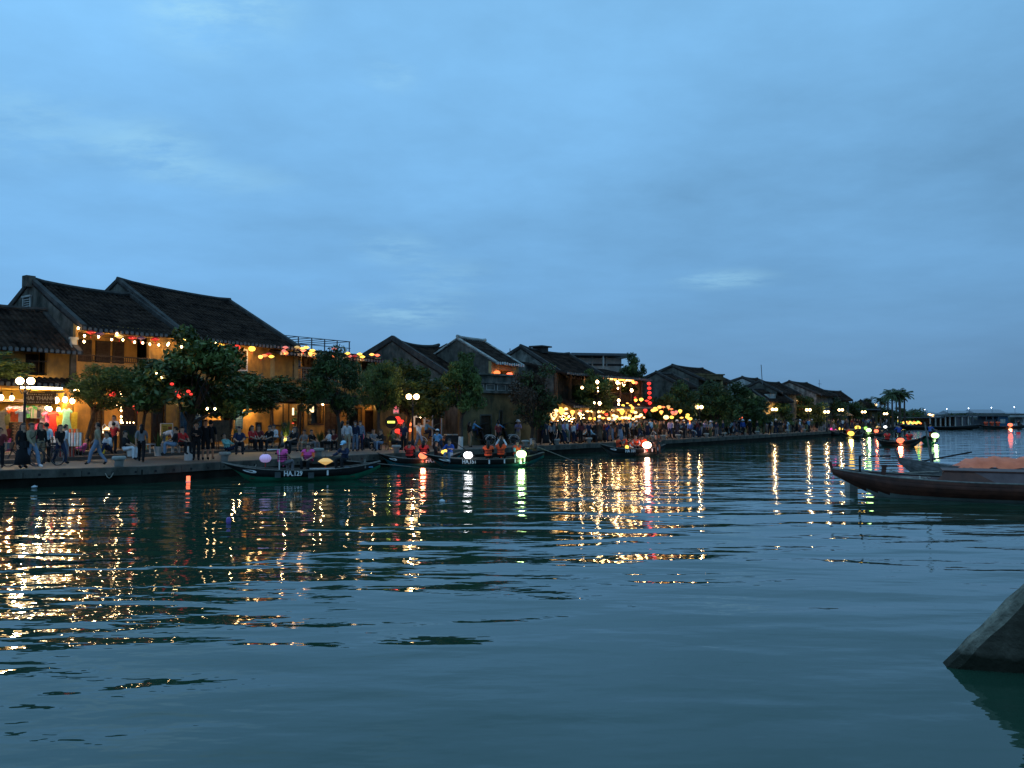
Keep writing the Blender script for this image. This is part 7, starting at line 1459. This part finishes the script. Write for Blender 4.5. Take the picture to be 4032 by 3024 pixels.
for i, (px, py, kd, c_, dp) in enumerate(GAR):
    p = on(LA, px, py, -dp); o = link(GM[kd], {'tee': 'shirt', 'dress': 'dress', 'scarf': 'scarf'}[kd], None, p, math.pi / 2 - LA.a + rnd.uniform(-.15, .15), mat=cloth(c_), scale=(1.0, 1, 1.0))
    tag(o, '%s %s hanging in the clothes shop, %s garment' % (c_.replace('_', ' '), {'tee': 'shirt', 'dress': 'long dress', 'scarf': 'folded cloth'}[kd], ordw(sorted(range(len(GAR)), key=lambda q: GAR[q][0]).index(i))), 'clothing', 'clothes hanging in the shop')
for i, (px, py, c1, c2, n) in enumerate(((275, 1690, 'orange', 'beige', 7), (290, 1705, 'light_blue', 'white', 6), (245, 1725, 'brown', 'maroon', 9), (235, 1745, 'grey', 'navy', 12), (262, 1748, 'maroon', 'grey', 10))):
    t = thing('clothes_rack', 'rack of folded %s cloth before the shop, %s' % (c1.replace('_', ' '), ordw(i)), 'clothes rack', onz(px, 1795, 1.05), QF - R(40)); h_ = atY(px, py, onz(px, 1795, 1.05).y).z - 1.05; w_ = .75
    MB().tube([(-w_ / 2, 0, 0), (-w_ / 2, 0, h_), (w_ / 2, 0, h_), (w_ / 2, 0, 0)], .018, 5).obj('rail', m_metal, t)
    for k in range(n): MB().box(-w_ / 2 + .03 + k * (w_ - .05) / n, -w_ / 2 + .01 + (k + .8) * (w_ - .05) / n, -.05, .07, h_ - .62, h_ + .02).obj('folded_cloth', cloth(c1 if k % 2 else c2), t)
sb = thing('shop_sign', 'brown hanging sign board of the clothes shop with pale capital lettering', 'sign', on(LA, 157, 1568, .55), math.pi / 2 - LA.a)
MB().box(-.78, .78, -.02, .03, -.30, .28).obj('board', m_wood2, sb); m_cr = E('cream_letter_glow', (1, .8, .5), .02, (.62, .5, .32))  # faint glow put into the letter colour, letters are no lamp
o = link(text_mesh('HAI THANH', .27, m_cr, .004, .008), 'lettering', sb, (0, -.035, -.01)); o.rotation_euler = (R(90), 0, 0)
b = MB(); rr = random.Random(12)
for zz, n in ((.19, 12), (-.20, 12)):
    for k in range(n): b.box(-.62 + k * .105, -.62 + k * .105 + rr.uniform(.03, .075), -.04, -.022, zz - rr.uniform(.02, .03), zz + rr.uniform(.01, .03))
b.obj('small_lettering', m_cr, sb)
tb = thing('tube_light', 'bright fluorescent tube above the shop sign', 'lamp', on(LA, 165, 1528, .35), math.pi / 2 - LA.a); MB().tube([(-1.0, 0, 0), (1.0, 0, 0)], .045, 8).obj('tube', E('tube_glass', (1, .84, .55), 16), tb); MB().box(-1.05, 1.05, .04, .1, .02, .1).obj('fitting', m_whitep, tb); plamp((0, .1, -.15), 110, (1, .72, .36), .1, tb)
for i, (px, py, pw, k, of) in enumerate(((4, 1565, 60, 2.3, .3), (46, 1567, 90, 2.0, .0), (107, 1574, 150, 2.6, .0), (222, 1576, 150, 2.6, .0), (256, 1573, 130, 2.4, .0), (285, 1578, 90, 2.4, .5), (197, 1610, 30, 1.8, .4), (230, 1612, 30, 1.8, .4), (184, 1606, 0, 1.5, .4))):
    pendant('blazing shop lamp over the clothes, ' + ordw(sorted([4, 46, 107, 184, 197, 222, 230, 256, 285]).index(px)), on(LA, px, py, of), pw * 1.35, k, group='shop lamps', col=(1, .60, .20), shade=False)
for nm, px, py, w_, h_ in (('BOAT', 212, 1790, .42, .30), ('TOUR', 232, 1792, .44, .30)):
    t = thing('stand_sign', 'small white stand sign reading %s before the shop' % nm, 'sign', onz(px, py + 10, QZ + .16), R(10)); MB().box(-w_ / 2, w_ / 2, -.015, .015, .55, .55 + h_ * 1.4).obj('board', m_whitep, t); MB().box(-.015, .015, -.01, .01, 0, .55).box(-.2, .2, -.1, .1, 0, .02).obj('stand', m_metal, t)
    o = link(text_mesh(nm, .17, m_black, .003, .004), 'lettering', t, (0, -.02, .62)); o.rotation_euler = (R(90), 0, 0)
    b = MB(); b.box(-.16, .16, -.024, -.016, .80, .84); b.box(-.16, .1, -.024, -.016, .88, .91); b.obj('small_lettering', m_black, t)
# awning umbrella canopy stall at the far cafe
t = thing('market_stall', 'orange lit canvas stall among the far crowd', 'stall', edge_at(3290, 4.0), R(40)); MB().prism([(-2.6, 2.2), (2.6, 2.2), (0, 3.0)], 'y', -1.8, 1.8).obj('canopy', M('tan_canvas', (.30, .20, .12), .8), t)
for sx in (-1, 1):
    for sy in (-1, 1): MB().box(sx * 2.4 - .04, sx * 2.4 + .04, sy * 1.6 - .04, sy * 1.6 + .04, 0, 2.2).obj('pole', m_wood2, t)
plamp((0, 0, 2.0), 120, (1, .5, .2), .1, t)
t = thing('canopy', 'dark flat canopy on posts above the far crowd', 'canopy', edge_at(3390, 4.0), R(45)); MB().box(-4.5, 4.5, -2, 2, 3.3, 3.5).obj('roof_panel', m_metal, t)
for sx in (-1, 1): MB().box(sx * 4 - .08, sx * 4 + .08, -.08, .08, 0, 3.3).obj('post', m_metal, t)
# hedge masses behind the far crowd (unlit undergrowth between trunks)
hr = np.random.RandomState(5); V = []; Fc = []
for k in range(16000):
    px = hr.uniform(2560, 3640); e = edge_at(px, hr.uniform(4.2, 6)); p = np.array([e.x, e.y, QZ + 2.2 + hr.rand() * (1.6 + .8 * math.sin(px * .021))]) + hr.normal(size=3) * .3; a = hr.normal(size=3) * .16; b_ = hr.normal(size=3) * .10; o = len(V); V += [tuple(p - a), tuple(p + b_), tuple(p + a), tuple(p - b_)]; Fc.append((o, o + 1, o + 2, o + 3))
me = bpy.data.meshes.new('foliage'); me.from_pydata(V, [], Fc); me.materials.append(m_leaf[1]); tag(link(me, 'foliage'), kind='stuff')

# ================================================================== PIER, BRIDGE, FAR BANK
pp = onz(3760, 1689, 0); Yp = pp.y
pier = thing('floating_pier', 'long roofed floating pier house with white posts and blue cabin', 'pier', (pp.x, Yp, 0), R(4))
def XP(px): return atY(px, 1640, Yp).x - pp.x
b = MB().box(XP(3540), XP(3975), -2, 6, -.2, .35); b.obj('pontoon', m_bs, pier)
MB().box(XP(3540), XP(3700), -2, 6, 2.55, 2.75).obj('roof_panel', m_metal, pier); MB().box(XP(3680), XP(3960), -2.2, 6.2, 2.95, 3.2).obj('roof_panel', m_metal, pier)
for k, px in enumerate((3640, 3662, 3682, 3702, 3720, 3742, 3770, 3795, 3812, 3868, 3895, 3918)): MB().box(XP(px) - .12, XP(px) + .12, -1.9, -1.66, .35, 2.95).obj('post', m_pale if k < 8 else m_metal, pier)
MB().box(XP(3745), XP(3806), -1.5, 5, .35, 2.9).obj('cabin_wall', m_metal, pier); cb = MB().box(XP(3915), XP(3958), -1.8, 5.6, .35, 3.0).obj('blue_cabin', m_bluew, pier); MB().box(XP(3925), XP(3945), -1.86, -1.8, 1.3, 2.3).obj('window', m_pale, cb); MB().box(XP(3880), XP(3915), -1.2, 5, .35, 2.2).obj('cabin_wall', m_metal, pier); MB().box(XP(3640), XP(3745), 4.8, 5.0, .35, 2.6).obj('back_wall', M('pier_back_wall', (.10, .12, .13), .8), pier)
boat('sampan', 'long dark covered barge moored before the pier posts', onz(3690, 1695, 0), R(3), 18, 2.4, .8, m_bs, m_bs, m_metal, .6, .5, None, 'dark moored sampans', 1, eye=False)
for i in range(15):
    px = 3552 + i * 5.2; lantern('yellow green light in the row under the pier roof, ' + ordw(i), atY(px, 1663 + (i % 3) * 3 - 2, Yp - 3), .26, ('yellow', 'amber', 'green', 'yellow', 'orange')[i % 5], 'round', 'row of lights under the pier roof', power=40 if i % 5 == 0 else 0, parts=False)
for i, (px, py, cc) in enumerate(((3533, 1642, 'white'), (3534, 1650, 'greenwhite'), (3537, 1655, 'yellow'), (3542, 1662, 'green'))): lantern('lantern standing in for the lit figure by the pier, ' + ['top white', 'pale green', 'yellow', 'lowest green'][i], atY(px, py, Yp - 4), .35, cc, 'round', 'lanterns standing in for the lit figure', parts=False)  # added lantern stack stands in for a lit figure sign
Yb = 380; xb0 = atY(3450, 1640, Yb).x; xb1 = atY(4600, 1640, Yb).x
m_far = M('far_concrete_hazed', (.28, .29, .29), .9, .2, .3)  # pale concrete, its tone also standing in for distance haze
br = thing('road_bridge', 'long low concrete road bridge crossing the far river', 'bridge', (xb0, Yb, 0), 0); MB().box(0, xb1 - xb0, 0, 8, 2.6, 3.5).obj('deck', m_far, br); b = MB()
for k in range(int((xb1 - xb0) / 2)): b.box(k * 2, k * 2 + .15, 0, .15, 3.5, 4.3)
b.box(0, xb1 - xb0, 0, .12, 4.25, 4.35); b.obj('railing', m_metal, br)
for k in range(9): MB().box(8 + k * 15, 9.2 + k * 15, 1, 7, -3, 2.6).obj('bridge_pier', m_far, br)
for i, px in enumerate((3645, 3731, 3817, 3907, 3997)):
    p = atY(px, 1640, Yb + 1); top = atY(px, 1613 - i * 2.6, Yb + 1); t = thing('bridge_lamp', 'cool white lamp on the far bridge, ' + ordw(i), 'street lamp', (p.x, p.y, 3.5), 0, 'cool lamps on the far bridge'); h_ = top.z - 3.5; MB().tube([(0, 0, 0), (0, 0, h_), (-.6, 0, h_ + .1)], .07, 5).obj('post', m_metal, t); MB().ball((-.4, -.2, h_), .15, 8, 6).obj('lamp_head', e_cool, t)
mb = MB().box(60, 900, 430, 700, -2, .9); tag(mb.obj('far_bank', M('far_bank_ground', (.05, .06, .04), .9)), kind='structure')
tag(MB().box(atY(3958, 1640, 395).x, 420, 391, 429, -2, 4.2).obj('bridge_abutment', M('abutment', (.07, .075, .06), .9, .3, .4)), 'dark overgrown embankment at the right end of the bridge', 'embankment')
FH = [(3662, 3690, 1629, 1621), (3692, 3706, 1630, 1625), (3738, 3768, 1627, 1616), (3772, 3800, 1626, 1617), (3804, 3832, 1626, 1617), (3834, 3958, 1626, 1612), (3640, 3658, 1632, 1626), (3712, 3730, 1631, 1627), (3966, 4030, 1632, 1624)]
for i, (a, c_, pe, pr_) in enumerate(sorted(FH)):
    Yf = 470 + (i % 3) * 15; A = atY(a, pe, Yf); C_ = atY(c_, pe, Yf); zr_ = atY(a, pr_, Yf).z; t = thing('far_house', 'pale far bank building behind the bridge, ' + ordw(i), 'building', (A.x, Yf, .9), 0, 'buildings on the far bank'); W_ = C_.x - A.x
    MB().box(0, W_, 0, 12, 0, A.z - .9).obj('wall', M('far_pale_wall', (.34, .35, .35), .9, .15, .2), t)
    if i % 3 == 0 and W_ < 8: MB().prism([(-.4, A.z - .9), (W_ + .4, A.z - .9), (W_ / 2, zr_ - .9)], 'y', -.4, 12).obj('roof', M('far_roof', (.30, .30, .32), .8), t)
    else: MB().prism([(-.4, A.z - .9), (12.4, A.z - .9), (6, zr_ - .9)], 'x', -.4, W_ + .4).obj('roof', M('far_roof', (.30, .30, .32), .8), t)
    for k in range(max(1, int(W_ / 3))): MB().box(.8 + k * 3, 1.7 + k * 3, -.03, 0, 1.0, min(2.2, A.z - 1.2)).obj('window', m_dark, t)
hr = np.random.RandomState(9); V = []; Fc = []
for k in range(9000):
    x = hr.uniform(atY(3560, 1640, 440).x, atY(4300, 1640, 440).x); p = np.array([x, 436 + hr.rand() * 12, .9 + hr.rand() * (2.0 + 1.2 * math.sin(x * .11))]); a = hr.normal(size=3) * .5; b_ = hr.normal(size=3) * .35; o = len(V); V += [tuple(p - a), tuple(p + b_), tuple(p + a), tuple(p - b_)]; Fc.append((o, o + 1, o + 2, o + 3))
me = bpy.data.meshes.new('far_foliage'); me.from_pydata(V, [], Fc); me.materials.append(m_leaf[1]); tag(link(me, 'far_foliage'), kind='stuff')
